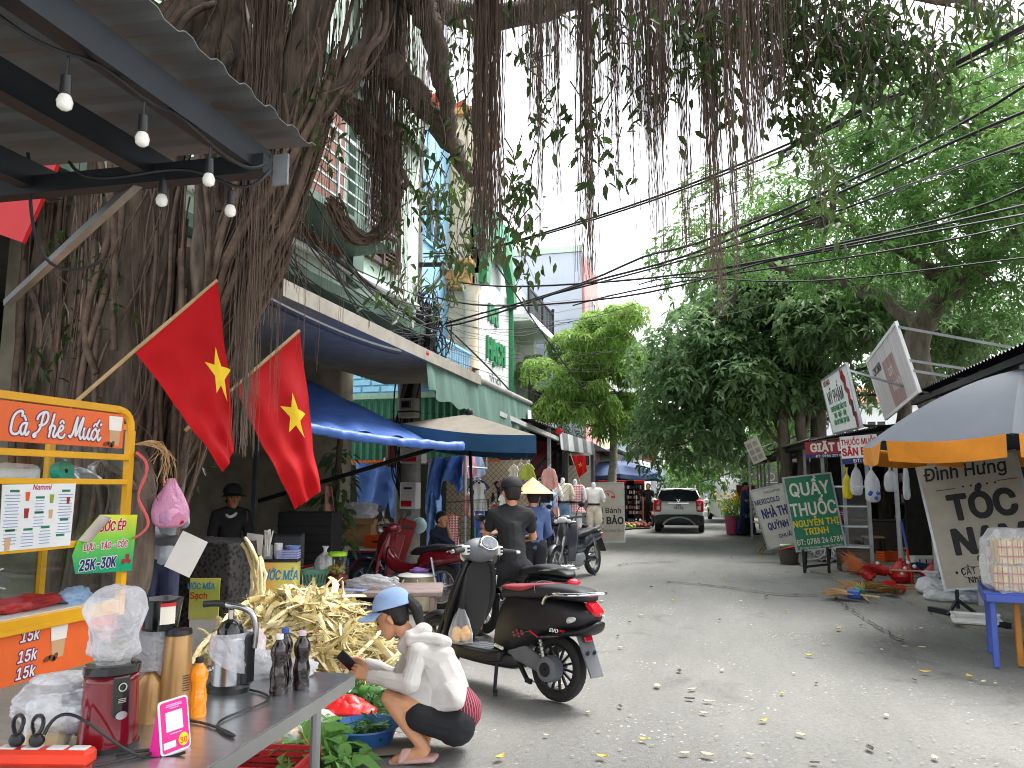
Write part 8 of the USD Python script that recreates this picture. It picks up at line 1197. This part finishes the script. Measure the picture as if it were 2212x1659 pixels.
pf = Fr((-.005, 0, .86), (0, -1, 0), (.05, 0, 1)); c.part('plate', pf.m(box((0, 0, .02), (.34, .19, .02))), 'paper', False); c.part('lettering', J(pf.e(txt('99B', .07, .02), 0, .015, .031, .003), pf.e(txt('397.35', .07, .02, .9), 0, -.075, .031, .003)), 'dull_black', False); c.part('trim', pf.m(box((0, .12, .02), (.66, .02, .03))), 'chrome', False); c.part('emblem', pf.e(Polygon([(-.06, .05), (-.045, .05), (0, -.03), (.045, .05), (.06, .05), (.006, -.05), (-.006, -.05)]), 0, .2, .01, .02), 'chrome', False); c.part('skid_plate', tube(curve([(-.05, .52, .26), (-.06, .42, .38), (-.06, -.42, .38), (-.05, -.52, .26)], 20), .035, 8), 'tin_grey'); c.part('antenna', tube([(.4, 0, 1.53), (.15, 0, 1.6)], .008, 5), 'black_plastic')
vn = Thing('van', 'white van parked nose out before the chalked shed', 'van', Y(1560, 1098, 38.5)*[1, 1, 0]+V(.2, 0, 0), -90); vn.part('body', loft([(-.02, .4, .95, .8), (.1, .32, 1.1, .88), (.6, .3, 1.2, .9), (1.1, .3, 1.85, .86), (4, .3, 1.9, .86)], 24, 5), 'car_white', True); wf2 = Fr((.86, 0, 1.5), (0, 1, 0), (-.55, 0, 1)); vn.part('windscreen', mv(box((0, 0, 0), (.1, 1.5, .62), .03), (.93, 0, 1.53), (0, -38, 0)), 'car_glass', False)
for y in (-1, 1): vn.part('headlight', box((-.0, y*.65, .85), (.1, .3, .14), .03), 'lens_clear', False); vn.part('tyre', mv(lathe([(.1, -.1), (.3, -.1), (.32, 0), (.3, .1), (.1, .1)], 24), (.7, y*.78, .32), (90, 0, 0)), 'rubber')
# ---------- blue parasol stall and the far street
def round_parasol(name, label, c, R, z, rise, m, n=8, val=.18, name_cat='umbrella', tilt=0):
    t = Thing(name, label, 'umbrella', c); top = V(0, 0, z+rise); cn = [V(np.cos(a)*R, np.sin(a)*R, z) for a in np.arange(n)/n*6.283+.2]
    for k in range(n):
        a, b = cn[k], cn[(k+1) % n]; t.part('canopy_panel', sheet(lambda u, v: (a*(1-u[..., None])+b*u[..., None])*(1-v[..., None])+top*v[..., None]+ZZ*(.1*np.sin(np.pi*v)*R*.5-.07*np.sin(np.pi*u)*(1-v))[..., None], 7, 8, .005), m, True); t.part('flap', sheet(lambda u, v: a*(1-u[..., None])+b*u[..., None]-ZZ*(v*val+.07*np.sin(np.pi*u))[..., None]+unit(a+b-2*V(0, 0, z))*(.02*np.sin(u*12)*v+.006)[..., None], 9, 4, .004), m, True)
    t.part('pole', tube([top, (0, 0, .02)], .022, 8), 'zinc_pipe'); t.part('base', box((0, 0, .14), (.4, .4, .26), .03), 'concrete', False); return t
M('parasol_blue', '44597f', .75, var=.12); M('parasol_teal', '5f7f86', .75)
a = G(1331, 1128); round_parasol('market_umbrella', 'faded blue parasol over the sunglasses racks', V(a[0], a[1], 0), 2.2, 2.05, .62, 'parasol_blue'); round_parasol('market_umbrella', 'grey teal parasol just beyond the faded blue one', V(-3.4, 35.5, 0), 1.8, 2.0, .5, 'parasol_teal')
fr2 = np.random.default_rng(77)
for px, lb in ((1313, 'leftmost'), (1352, 'middle'), (1374, 'right hand')):
    p = Y(px, 1125, 31.5); t = Thing('display_rack', f'{lb} rack of sunglasses and trinkets under the blue parasol', 'rack', V(p[0], p[1], 0)); t.part('frame', J(bar((-.35, 0, 0), (-.35, 0, 1.75), .04), bar((.35, 0, 0), (.35, 0, 1.75), .04), box((0, .05, 1.0), (.7, .04, 1.5))), 'black_paint', False); t.part('header', box((0, -.02, 1.72), (.74, .1, .14), .01), 'red_paint', False)
    for k in range(48): t.part('goods', box((-.3+(k % 8)*.085, -.05, .5+(k//8)*.2), (.06, .06, .1+.06*fr2.random()), .01), ['black_plastic', 'cl_red', 'cl_navy', 'latte', 'white_plastic', 'black_gloss', 'cl_rose'][fr2.integers(7)], False)
for nm, px, py, m, n, lb in (('green_fruit', 1322, 1143, M('guava', '8fae52', .5), 60, 'row of pale green fruit laid on the road under the parasol'), ('red_fruit', 1362, 1141, M('rambutan', '8a4030', .7), 90, 'heap of brown red fruit on a flat basket by the old red motorbike')):
    o = G(px, py); t = Thing('fruit_heap', lb, 'fruit', o); t.part('tray', lathe([(.01, .0), (.7, .0), (.75, .05), (.01, .03)], 20), 'old_wood'); t.part(nm, J([blob((fr2.normal(0, .35), fr2.normal(0, .25), .08+.09*fr2.random()), .07, 1, .1) for _ in range(n)]), m, True, kind='stuff')
stall('market_stall', 'dark stall with an awning behind the blue parasol', -7.5, -4.4, 25, 32, 2.6, 0, True, 8); stall('market_stall', 'far left stall under pale tarpaulins', -7.2, -3.6, 33, 43, 2.7, 0, True, 9, 'tarp_grey')
def awn(name, label, cs, m, sag=.15):
    f = bil(*cs); t = Thing(name, label, 'awning', np.array(cs[0])*[1, 1, 0], world=True); t.part('tarp', sheet(lambda u, v: f(u, v)-ZZ*(sag*np.sin(np.pi*u)*np.sin(np.pi*v))[..., None], 16, 10, .01), m, True)
    for q in cs[:2]: t.part('pole', bar((q[0], q[1], 0), q, .05), 'zinc_pipe', False)
awn('white_awning', 'long pale awning sloping down beyond the striped valance', [G(1283, 958, 3.0), G(1375, 1002, 3.0), G(1375, 1002, 3.0)+V(-1.9, 0, .5), G(1283, 958, 3.0)+V(-1.9, 0, .5)], M('tarp_white', 'b9bcc0', .6)); awn('grey_awning', 'grey tarpaulin awning sloping up from the white car roof', [V(-.6, 44, 2.1), V(-.8, 50, 2.1), V(3.4, 50, 4.2), V(3.2, 43, 4.2)], 'tarp_grey'); awn('grey_awning', 'second grey tarpaulin awning behind the first', [V(.2, 52, 2.3), V(.2, 58, 2.3), V(4, 58, 3.6), V(4, 52, 3.6)], 'tarp_grey')
bnf = Fr(Y(1355, 985, 33), (1, 0, -.3), (.35, 0, 1)); board('banner_sign', 'beige and red striped sign slanting above the pale awning', bnf, 1.2, 1.7, 'sign_beige', []).part('stripe', J([bnf.m(box((.95, .2+k*.38, .002), (.46, .2, .004))) for k in range(4)]), 'red_paint', False)
rdb = Fr(Y(1592, 1086, 27.5), (1, 0, 0), ZZ); board('red_board', 'dull red price board behind the man in blue', rdb, .62, .6, M('board_red', '7a2622', .6), [('- - - -', .07, .3, .4-.14*k, 'cl_peach', .01) for k in range(3)])
fl = Y(1592, 1150, 26.2); fb2 = Thing('flower_bucket', 'pink and black buckets full of yellow flowers on the road edge', 'flowers', V(fl[0], fl[1], 0)); fb2.part('bucket', J(lathe([(.01, 0), (.22, 0), (.28, .55), (.01, .5)], 20, (.2, 0, 0))), 'black_plastic'); fb2.part('bucket', lathe([(.01, 0), (.2, 0), (.26, .6), (.01, .55)], 20, (-.12, .1, 0)), M('pink_bucket', 'b8466a', .5)); P = np.stack([fr2.normal(0, .3, 260), fr2.normal(0, .2, 260), .75+.55*fr2.random(260)], 1); fb2.part('leaf', leaves(P-[0, 0, .3], unit(fr2.normal(size=(260, 3))*[.5, .5, .3]+[0, 0, 1]), .35, .15), 'leaf_veg', kind='stuff'); fb2.part('petals', J([blob(q, .045, 1, .2) for q in P[:70]]), 'star_yellow', kind='stuff')

# ---------- people
def hand_bones(w, d, n, k=1., curl=.5, side=1):
    """palm and five bent fingers from the wrist: d along the hand, n out of the back of the hand"""
    d, n = unit(np.array(d, float)), np.array(n, float); n = unit(n-d*(n@d)); s = np.cross(d, n)*side; B = []
    pal = w+d*.085*k; B.append([(w, .024*k), (pal+s*.028*k, .0125*k), (pal-s*.03*k, .0125*k), (w+d*.03*k+s*.02*k, .015*k)])
    for i, (o, L) in enumerate(((.03, .066), (.01, .074), (-.011, .069), (-.031, .055))):
        p = pal+s*o*k; a = p+unit(d-n*curl*.6)*L*.5*k; b = a+unit(d-n*curl*1.7)*L*.38*k; c = b+unit(d-n*curl*2.6)*L*.28*k; B += [[(p, .0098*k), (a, .0092*k)], [(a, .0092*k), (b, .0084*k)], [(b, .0084*k), (c, .0072*k)]]
    t0 = w+d*.03*k+s*.022*k; t1 = t0+unit(d*.6+s*.8-n*.3)*.036*k; t2 = t1+unit(d*.9+s*.25-n*.4)*.03*k; return B+[[(t0, .0135*k), (t1, .0108*k)], [(t1, .0108*k), (t2, .009*k)]]
def head_bones(hd, fd, up, nk, k=1.):
    s = np.cross(fd, up); q = lambda a, b, c: hd+(fd*a+up*b+s*c)*k
    return [[(q(-.018, .038, 0), .086*k), (q(.02, .03, 0), .079*k)], [(q(.02, .02, 0), .074*k), (q(.034, -.05, 0), .055*k), (q(.062, -.092, .012), .024*k), (q(.062, -.092, -.012), .024*k)], [(q(.086, .016, 0), .009*k), (q(.108, -.026, 0), .0125*k), (q(.09, -.03, .012), .009*k), (q(.09, -.03, -.012), .009*k)],
            [(q(.085, -.056, .014), .011*k), (q(.085, -.056, -.014), .011*k), (q(.092, -.056, 0), .009*k)], [(q(-.005, .012, .083), .016*k), (q(-.012, -.022, .08), .012*k)], [(q(-.005, .012, -.083), .016*k), (q(-.012, -.022, -.08), .012*k)], [(q(-.025, -.04, 0), .052*k), (nk, .052*k)]]
def limbs(j, k, fat=0., what='body'):
    R = lambda r: r*k+fat; B = []
    if what in ('body', 'top'): B += [[(j['sL'], R(.055)), (j['sR'], R(.055)), (j['ch'], R(.105))], [(j['ch'], R(.115)), (j['pv'], R(.112))], [(j['sL'], R(.05)), (j['nk'], R(.045)), (j['sR'], R(.05))]]
    if what in ('body', 'legs'): B += [[(j['pv'], R(.11)), (j['hL'], R(.09)), (j['hR'], R(.09))]]
    for s in 'LR':
        if what in ('body', 'top', 'arms'): B += [[(j['s'+s], R(.05)), (j['e'+s], R(.037))]]+([[(j['e'+s], R(.037)), (j['w'+s], R(.025))]] if what == 'body' else [])
        if what in ('body', 'legs'): B += [[(j['h'+s], R(.09)), (j['k'+s], R(.054))]]+([[(j['k'+s], R(.054)), ((j['k'+s]*.62+j['a'+s]*.38)+0, R(.052)), (j['a'+s], R(.034))], [(j['a'+s], R(.034)), (j['a'+s]*.9+j['t'+s]*.1-ZZ*.02*k, R(.032)), (j['t'+s], R(.022))]] if what == 'body' else [])
    return B
def cap_mesh(hd, fd, up, k=1., brim=.085):
    s = np.cross(fd, up); Q = lambda a, b, c: hd+(fd*a[..., None]+up*b[..., None]+s*c[..., None])*k
    def crown_(u, v): a = u*2*np.pi; e = v*np.pi/2; r = np.cos(e)**.75; return Q(.108*np.cos(a)*r-.005, .045+.1*np.sin(e), .098*np.sin(a)*r)
    def brim_(u, v): a = (u-.5)*2.3; r = .1+brim*v*np.cos(a*.75); return Q(r*np.cos(a)-.005, .05-.028*v-.02*np.sin(a)**2, r*.98*np.sin(a))
    return sheet(crown_, 33, 12, .004), sheet(brim_, 20, 8, .004)
def person(label, j, skin='skin', shirt=None, pants=None, k=1., fd=(0, 1, 0), up=(0, 0, 1), ref=.03, hair=True, hairm='hair', sleeve=1., cap=None, hands=None, shoe=None, shorts=0., group=None, long_sleeve=False):
    t = Thing('person', label, 'person', np.array(j['pv'])*[1, 1, 0], world=True, group=group); fd = unit(np.array(fd, float)); up = unit(np.array(up, float)-fd*(np.array(up)@fd)); s = np.cross(fd, up); hd = j['hd']
    B = head_bones(hd, fd, up, j['nk'], k)+limbs(j, k)
    for q in 'LR': h = (hands or {}).get(q, None) or (j['w'+q]-j['e'+q], s*(1 if q == 'L' else -1), .5); B += hand_bones(j['w'+q], h[0], h[1], k, h[2], 1 if q == 'L' else -1)
    t.part('body', chain(B, ref, 5, 14), skin, True); Q = lambda a, b, c: hd+(fd*a+up*b+s*c)*k
    if ref < .038:
        for c in (-.032, .032): t.part('eye', blob(Q(.08, .006, c), .0105*k, 2, 0), 'hair'); t.part('eyebrow', tube([Q(.084, .028, c*.5), Q(.082, .032, c), Q(.07, .026, c*1.6)], .0035*k, 5), 'hair')
        t.part('lips', tube([Q(.088, -.056, -.022), Q(.098, -.055, 0), Q(.088, -.056, .022)], [.002, .006, .002], 6), M('lips', '9a5048', .45))
    if hair: t.part('hair', chain([[(Q(-.026, .048, 0), .09*k), (Q(.004, .066, 0), .078*k)], [(Q(-.035, .04, 0), .087*k), (Q(-.052, -.03, .03), .042*k), (Q(-.052, -.03, -.03), .042*k)]], ref, 3, amp=.004, fs=40), hairm, True)
    if shirt:
        tp = limbs(j, k, .014, 'top')
        if long_sleeve: tp += [[(j['e'+q], .037*k+.014), (j['w'+q], .026*k+.012)] for q in 'LR']
        elif sleeve < 1: tp = tp[:3]+[[(j['s'+q], .05*k+.016), (j['s'+q]*(1-sleeve)+j['e'+q]*sleeve, .046*k+.014)] for q in 'LR']
        t.part('shirt', chain(tp, ref, 4, 14, amp=.012, fs=11), shirt, True)
    if pants:
        lg = [[(j['pv'], .11*k+.018), (j['hL'], .09*k+.016), (j['hR'], .09*k+.016)]]
        for q in 'LR':
            if shorts: lg += [[(j['h'+q], .09*k+.018), (j['h'+q]*(1-shorts)+j['k'+q]*shorts, .07*k+.02)]]
            else: lg += [[(j['h'+q], .09*k+.018), (j['k'+q], .056*k+.018)], [(j['k'+q], .056*k+.018), (j['a'+q]+ZZ*.02, .04*k+.02)]]
        t.part('trousers', chain(lg, ref, 4, 14, amp=.008, fs=9), pants, True)
    if cap: a, b = cap_mesh(hd+up*.012*k, fd, up, k*1.04); c_ = t.part('cap', a, cap, True); t.part('brim', b, cap, True, sub=c_)
    if shoe:
        for q in 'LR': t.part('shoe', chain([[(j['a'+q]-ZZ*.03, .04*k), (j['t'+q]+ZZ*.005, .034*k)], [(j['a'+q]-ZZ*.045-(j['t'+q]-j['a'+q])*.25, .03*k), (j['a'+q]-ZZ*.045, .03*k)]], ref, 3), shoe, True)
    return t, Q
# --- squatting woman on her phone
P_ = lambda a, b, y: Y(a, b, y)
j = dict(hd=P_(847, 1335, 4.5), nk=P_(890, 1382, 4.5), ch=P_(925, 1432, 4.5), pv=P_(968, 1545, 4.52), sL=P_(903, 1412, 4.36), sR=P_(893, 1408, 4.66), eL=P_(884, 1478, 4.26), wL=P_(797, 1462, 4.33), eR=P_(862, 1462, 4.7), wR=P_(790, 1432, 4.6), hL=P_(978, 1556, 4.42), kL=P_(843, 1508, 4.3), aL=P_(918, 1618, 4.33), tL=P_(852, 1642, 4.3), hR=P_(974, 1550, 4.62), kR=P_(850, 1500, 4.66), aR=P_(922, 1592, 4.7), tR=P_(862, 1606, 4.68))
fdw = V(-.9, -.12, -.42); phone = P_(750, 1428, 4.43)
M('jacket', 'c2bdb8', .8, var=.05, scale=3, bump=.15, bscale=90); M('shorts_black', '0e0f14', .85, var=.2); M('cap_blue', '8fa9cf', .8, var=.06, bump=.1, bscale=160); M('slide_pink', 'c4a098', .6, var=.06)
wn_, Qw = person('woman in a pale grey hooded jacket and light blue cap squatting over her phone', j, 'skin', None, None, .98, fdw, ref=.0125, hands={'L': (V(-.9, .15, .25), V(-.1, -.9, .5), .55), 'R': (V(-.9, -.2, .12), V(.1, .8, .55), .6)})
sk = [[(j['sL'], .062), (j['sR'], .062), (j['ch']+V(.04, 0, .02), .125)], [(j['ch']+V(.03, 0, 0), .135), (P_(960, 1490, 4.5), .15)], [(P_(960, 1490, 4.5), .145), (P_(985, 1515, 4.36), .05), (P_(985, 1515, 4.64), .05), (P_(884, 1540, 4.36), .035)], [(j['ch'], .12), (P_(882, 1500, 4.36), .06), (P_(876, 1556, 4.33), .018), (P_(925, 1540, 4.34), .04)], [(j['ch'], .12), (P_(880, 1500, 4.66), .05)], [(j['sL'], .058), (j['eL'], .055)], [(j['eL'], .054), (j['wL']+V(.02, 0, 0), .036)], [(j['sR'], .058), (j['eR'], .054)], [(j['eR'], .052), (j['wR']+V(.02, 0, 0), .036)], [(j['nk']+V(.02, 0, .0), .062), (j['sL'], .05), (j['sR'], .05)]]
jk = wn_.part('jacket', chain(sk, .014, 4, 16, amp=.015, fs=9, seed=4), 'jacket', True); wn_.part('hood', rumple(chain([[(P_(890, 1385, 4.4), .04), (P_(945, 1380, 4.42), .035), (P_(960, 1388, 4.52), .04), (P_(945, 1380, 4.62), .035), (P_(900, 1382, 4.6), .04)], [(P_(884, 1372, 4.43), .03), (P_(915, 1362, 4.5), .05), (P_(884, 1372, 4.58), .03), (P_(880, 1396, 4.5), .06)]], .013, 3), .016, 12, 2), 'jacket', True, sub=jk)
wn_.part('zip', tube(curve([P_(872, 1495, 4.29), P_(865, 1530, 4.29), P_(866, 1572, 4.3)], 10), .004, 5), 'zinc_pipe', sub=jk)
wn_.part('tee', chain([[(P_(985, 1520, 4.5), .125), (P_(1000, 1535, 4.5), .115)]], .016, 3, amp=.006), nodes_mat('stripe_maroon', {'g': ('geometry', {}), 's': ('separate_xyz', {}), 'a': ('math', {'math_type': 'multiply', 'value2': 1.}), 'd': ('math', {'math_type': 'add'}), 'm': ('math', {'math_type': 'multiply', 'value2': 42.}), 'f': ('math', {'math_type': 'fraction'}), 'r': ('rgb_ramp', {'ramp': [(.86, c3('7a1830')), (.9, c3('c99aa6'))]}), 'p': ('principled_bsdf', {'roughness': .8})}, [('g.position', 's.vector'), ('s.x', 'd.value1'), ('s.y', 'a.value1'), ('a.value', 'd.value2'), ('d.value', 'm.value1'), ('m.value', 'f.value1'), ('f.value', 'r.fac'), ('r.color', 'p.base_color')], 'p.BSDF'), True)
wn_.part('shorts', chain([[(P_(975, 1550, 4.52), .135), (P_(985, 1568, 4.43), .115), (P_(985, 1568, 4.61), .115)], [(P_(980, 1565, 4.42), .105), (P_(905, 1548, 4.33), .085)], [(P_(980, 1560, 4.62), .1), (P_(905, 1538, 4.66), .08)]], .016, 4, amp=.006), 'shorts_black', True)
a, b = cap_mesh(j['hd']+V(.004, 0, .016), unit(V(-.93, -.1, -.24)), unit(V(-.2, 0, .97)), 1.1, .1); cp__ = wn_.part('cap', a, 'cap_blue', True); wn_.part('brim', b, 'cap_blue', True, sub=cp__)
wn_.part('ponytail', rumple(chain([[(Qw(-.1, .075, 0), .026), (Qw(-.14, .06, 0), .034)], [(Qw(-.14, .06, 0), .034), (Qw(-.165, -.01, .0), .036)], [(Qw(-.165, -.01, 0), .036), (Qw(-.145, -.1, .01), .028)], [(Qw(-.145, -.1, .01), .028), (Qw(-.12, -.16, .01), .012)]], .012, 3), .005, 30), 'hair', True)
wn_.part('slipper', chain([[(j['tL']+V(-.02, 0, -.012), .016), (j['aL']+V(.05, -.02, -.047), .016), (j['tL']+V(0, .07, -.012), .016), (j['aL']+V(.05, .05, -.047), .016)], [(j['tL']+V(.045, -.03, .008), .014), (j['tL']+V(.055, .0, .052), .014), (j['tL']+V(.09, .0, .058), .014), (j['tL']+V(.05, .06, .005), .014)]], .012, 3), 'slide_pink', True); wn_.part('slipper', chain([[(j['tR']+V(-.03, -.03, -.015), .018), (j['aR']+V(.05, 0, -.05), .018), (j['tR']+V(0, .05, -.015), .018)]], .02, 3), 'slide_pink', True)
d_ = unit(V(-.72, -.1, .62)); solo('phone', mv(box((0, 0, 0), (.07, .009, .13), .004), phone, Ro.align_vectors([d_], [[0, 0, 1]])[0]), 'black_gloss', 'dark phone held in both hands by the squatting woman', 'phone', False)
# --- man in black on the motorbike
j = dict(hd=P_(1105, 1066, 7.72), nk=P_(1104, 1098, 7.7), ch=P_(1103, 1140, 7.7), pv=P_(1112, 1222, 7.62), sL=P_(1068, 1110, 7.6), sR=P_(1140, 1112, 7.78), eL=P_(1050, 1158, 7.72), wL=P_(1040, 1168, 8.08), eR=P_(1152, 1160, 7.95), wR=P_(1128, 1165, 8.3), hL=P_(1090, 1232, 7.6), kL=P_(1036, 1270, 7.7), aL=P_(1034, 1358, 7.5), tL=P_(1016, 1366, 7.65), hR=P_(1130, 1230, 7.75), kR=P_(1095, 1262, 8.1), aR=P_(1105, 1335, 8.0), tR=P_(1090, 1345, 8.15))
M('tee_black', '131418', .85, var=.2, scale=4); M('cap_black', '141619', .8)
mn_, Qm = person('man in a black tee and cap sitting on the motorbike, seen from behind', j, 'skin', 'tee_black', 'shorts_black', 1.06, unit(V(-.55, .82, -.05)), ref=.02, sleeve=.55, shorts=.78, cap='cap_black', shoe='black_plastic')
for k in range(3): mn_.part('short_stripe', tube([P_(1063+k*5, 1243, 7.46), P_(1060+k*4, 1284, 7.6)], .007, 5), 'white_paint')
# --- conical hat and others behind him
def lathe_hat(c, r, h): return lathe([(.001, h), (r*.5, h*.48), (r, 0), (r*.98, -.004), (r*.5, h*.46), (.002, h-.01)], 36, c)
def stand_j(p, H=1.6, face_=(0, 1, 0), stride=.12, arms=((.1, .25), (.1, .25)), sit=None):
    """a standing or walking pose on p facing face_; arms: (forward reach, hand height share) for left and right"""
    f = unit(V(*face_)*[1, 1, 0]); l = np.cross(ZZ, f); k = H/1.65; q = lambda a, b, c: np.array(p, float)+f*a*k+l*b*k+ZZ*c*k; d = {}
    d.update(hd=q(.02, 0, 1.52), nk=q(0, 0, 1.38), ch=q(0, 0, 1.2), pv=q(0, 0, .93))
    for s, y, g, (rx, hz) in (('L', 1, 1, arms[0]), ('R', -1, -1, arms[1])):
        d['s'+s] = q(0, .16*y, 1.32); d['h'+s] = q(0, .08*y, .88); d['k'+s] = q(stride*g*.6+.03, .085*y, .48); d['a'+s] = q(stride*g, .085*y, .08); d['t'+s] = q(stride*g+.16, .09*y, .03); d['e'+s] = q(-.02+rx*.3, .22*y, 1.06); d['w'+s] = q(rx, .2*y-.06*y*(rx > .2), hz)
    return d
hj = stand_j(Y(1152, 1100, 9.4)*[1, 1, 0], 1.52, (-.4, .9, 0), .05, ((.25, .95), (.25, .95))); pt_, Qh = person('person in a blue shirt and conical straw hat standing behind the man in black', hj, 'skin', M('shirt_blue', '4d608f', .85, var=.1), 'shorts_black', .95, (-.4, .9, -.1), ref=.03, long_sleeve=True); pt_.part('conical_hat', lathe_hat(hj['hd']+V(0, 0, .06), .26, .2), M('hat_straw', 'cfb98c', .75, var=.08, scale=12, vec=(1, 1, 4), bump=.3), 40)
# --- woman in navy seated by the pole
def sit_j(p, face_, H=1.55, seat=.35, lean=.1):
    d = stand_j(p, H, face_, 0, ((.3, .75), (.3, .75))); dz = seat+.1-.93*H/1.65; f = unit(V(*face_))
    for n in ('hd', 'nk', 'ch', 'pv', 'sL', 'sR', 'hL', 'hR', 'eL', 'eR', 'wL', 'wR'): d[n] = d[n]+ZZ*dz+f*(lean*max(0, d[n][2]-.9))
    for s in 'LR': d['k'+s] = d['h'+s]+f*.4+ZZ*.02; d['a'+s] = V(d['k'+s][0], d['k'+s][1], p[2]+.08); d['t'+s] = d['a'+s]+f*.14-ZZ*.05
    return d
p = Y(944, 1240, 11.2)*[1, 1, 0]+V(0, 0, .09); hj = sit_j(p, (.9, -.3, 0), 1.55, .3); hj['wR'] = hj['hd']+V(.1, -.02, -.1); hj['eR'] = hj['ch']+V(.25, -.1, -.05); person('woman with tied black hair in a navy top sitting by the concrete pole', hj, 'skin', 'cl_navy', 'cl_navy', .95, (.95, -.2, -.1), ref=.03); solo('low_stool', box(p+ZZ*.14, (.3, .3, .28), .03), 'blue_plastic', 'low blue stool under the woman in navy', 'stool', False)
p = Y(1046, 1260, 10.4)*[1, 1, 0]; person('person in a pink cap and grey top crouching behind the cream motorbike', sit_j(p, (.6, -.6, 0), 1.5, .3), 'skin', M('grey_top', '8b8f94', .85), 'cl_navy', .92, (.5, -.7, -.3), ref=.035, cap='cl_peach')
# --- grey-jacketed person lifting a pink bag, man in the dark shop
p = Y(338, 1250, 5.45)*[1, 1, 0]+ZZ*.09; hj = stand_j(p, 1.58, (.75, -.5, 0), .03, ((.28, 1.18), (.35, .92))); hj['wL'] = Y(362, 1062, 5.2); hj['eL'] = Y(395, 1128, 5.2); hj['eR'] = Y(338, 1165, 5.3); hj['wR'] = Y(408, 1170, 5.15)
person('person in a grey jacket and dark jeans with the head hidden by a pink bag', hj, 'skin', M('jacket_grey', '858c94', .8, var=.1, scale=4), M('jeans_dark', '1c2540', .85), .95, (.7, -.6, -.1), ref=.022, long_sleeve=True, cap='cap_black')
pr = curve([(.01, 0, 0), (.1, 0, .02), (.135, 0, .1), (.11, 0, .2), (.05, 0, .3), (.02, 0, .36)], 22); c = Y(366, 1139, 5.0)
solo('pink_bag', rumple(lathe([(max(.003, x), z) for x, _, z in pr], 36, c, lambda a, z: 1+.05*np.sin(a*5+z*8)), .005, 9), 'pink_film', 'translucent pink plastic bag of groceries held up in front of a face', 'bag', True)
for k, (dx, dz, m) in enumerate(((-.04, .07, 'blue_plastic'), (.03, .09, 'white_plastic'), (.07, .06, 'red_plastic'))): solo('grocery', rumple(blob(c+V(dx, 0, dz), (.05, .04, .05), 2, .2, 3, k), .004, 30), m, ['blue capped grocery inside the pink bag', 'white grocery inside the pink bag', 'red grocery inside the pink bag'][k], 'grocery', True)
solo('white_paper', mv(box((0, 0, 0), (.2, .004, .28)), Y(402, 1197, 5.0), (0, 25, 20)), 'paper', 'sheet of pale paper held by the person in the grey jacket', 'paper', False)
p = Y(490, 1260, 8.3)*[1, 1, 0]+ZZ*.09; hj = sit_j(p, (.7, -.7, 0), 1.68, .62); M('polo_black', '141417', .85)
mt, Qt = person('man in a dark polo with a pale collar sitting in the shaded shop', hj, 'skin_dark', 'polo_black', 'shorts_black', 1.05, (.75, -.65, -.05), ref=.024, sleeve=.8, cap='cap_black'); mt.part('collar', tube(curve([hj['nk']+V(-.07, -.03, -.02), hj['nk']+V(.05, -.1, -.08), hj['nk']+V(.06, .05, -.02)], 12), .018, 6), 'white_paint'); solo('shop_stool', box(p+ZZ*.3, (.36, .36, .6), .03), 'black_plastic', 'black stool under the man in the dark polo', 'stool', False)
# --- man in blue walking, rider, far pair
b0 = G(1612, 1156); hj = stand_j(b0, 1.68, (.95, -.25, 0), .24, ((.3, 1.12), (.34, 1.15))); M('work_blue', '24407e', .8, var=.1); person('man in a blue work uniform walking while reading his phone', hj, 'skin', 'work_blue', M('work_navy', '1c2f63', .8), 1.0, (.85, -.2, -.5), ref=.035, sleeve=.7, shoe='black_plastic')
a = V(.32, 41.2, 0); motorbike('dark motorbike ridden away by the helmeted rider', a, 90, 'black_gloss', lean=0, plate=['99', '1234'][:1]); hj = sit_j(V(.32, 41.5, 0), (0, 1, 0), 1.65, .75, -.05); person('rider in dark blue with a white helmet riding away', hj, 'skin', 'cl_navy', 'shorts_black', 1.05, (0, 1, 0), ref=.05, long_sleeve=True)[0].part('helmet', blob(hj['hd']+ZZ*.04, (.125, .135, .125), 2, 0), 'white_plastic')
person('person in a black tee standing left of the white car', stand_j(V(-2.15, 30.5, 0), 1.66, (-.3, -1, 0), .05), 'skin', 'tee_black', 'shorts_black', 1, (-.6, -.7, 0), ref=.04, sleeve=.6); person('person in a white tee standing beyond the parked grey motorbike', stand_j(V(-2.9, 35.5, 0), 1.6, (.2, -1, 0), .05), 'skin', 'cl_white', 'cl_denim', .97, (.2, -1, 0), ref=.04, sleeve=.6)
p = Y(1180, 1180, 16.2)*[1, 1, 0]; person('person in a black cap and light blue shirt browsing at the shop corner', stand_j(p+ZZ*.09, 1.6, (-.5, .8, 0), .04, ((.3, 1.1), (.3, 1.1))), 'skin', 'cl_sky', 'cl_navy', .97, (-.6, .7, 0), ref=.035, long_sleeve=True, cap='cap_black')
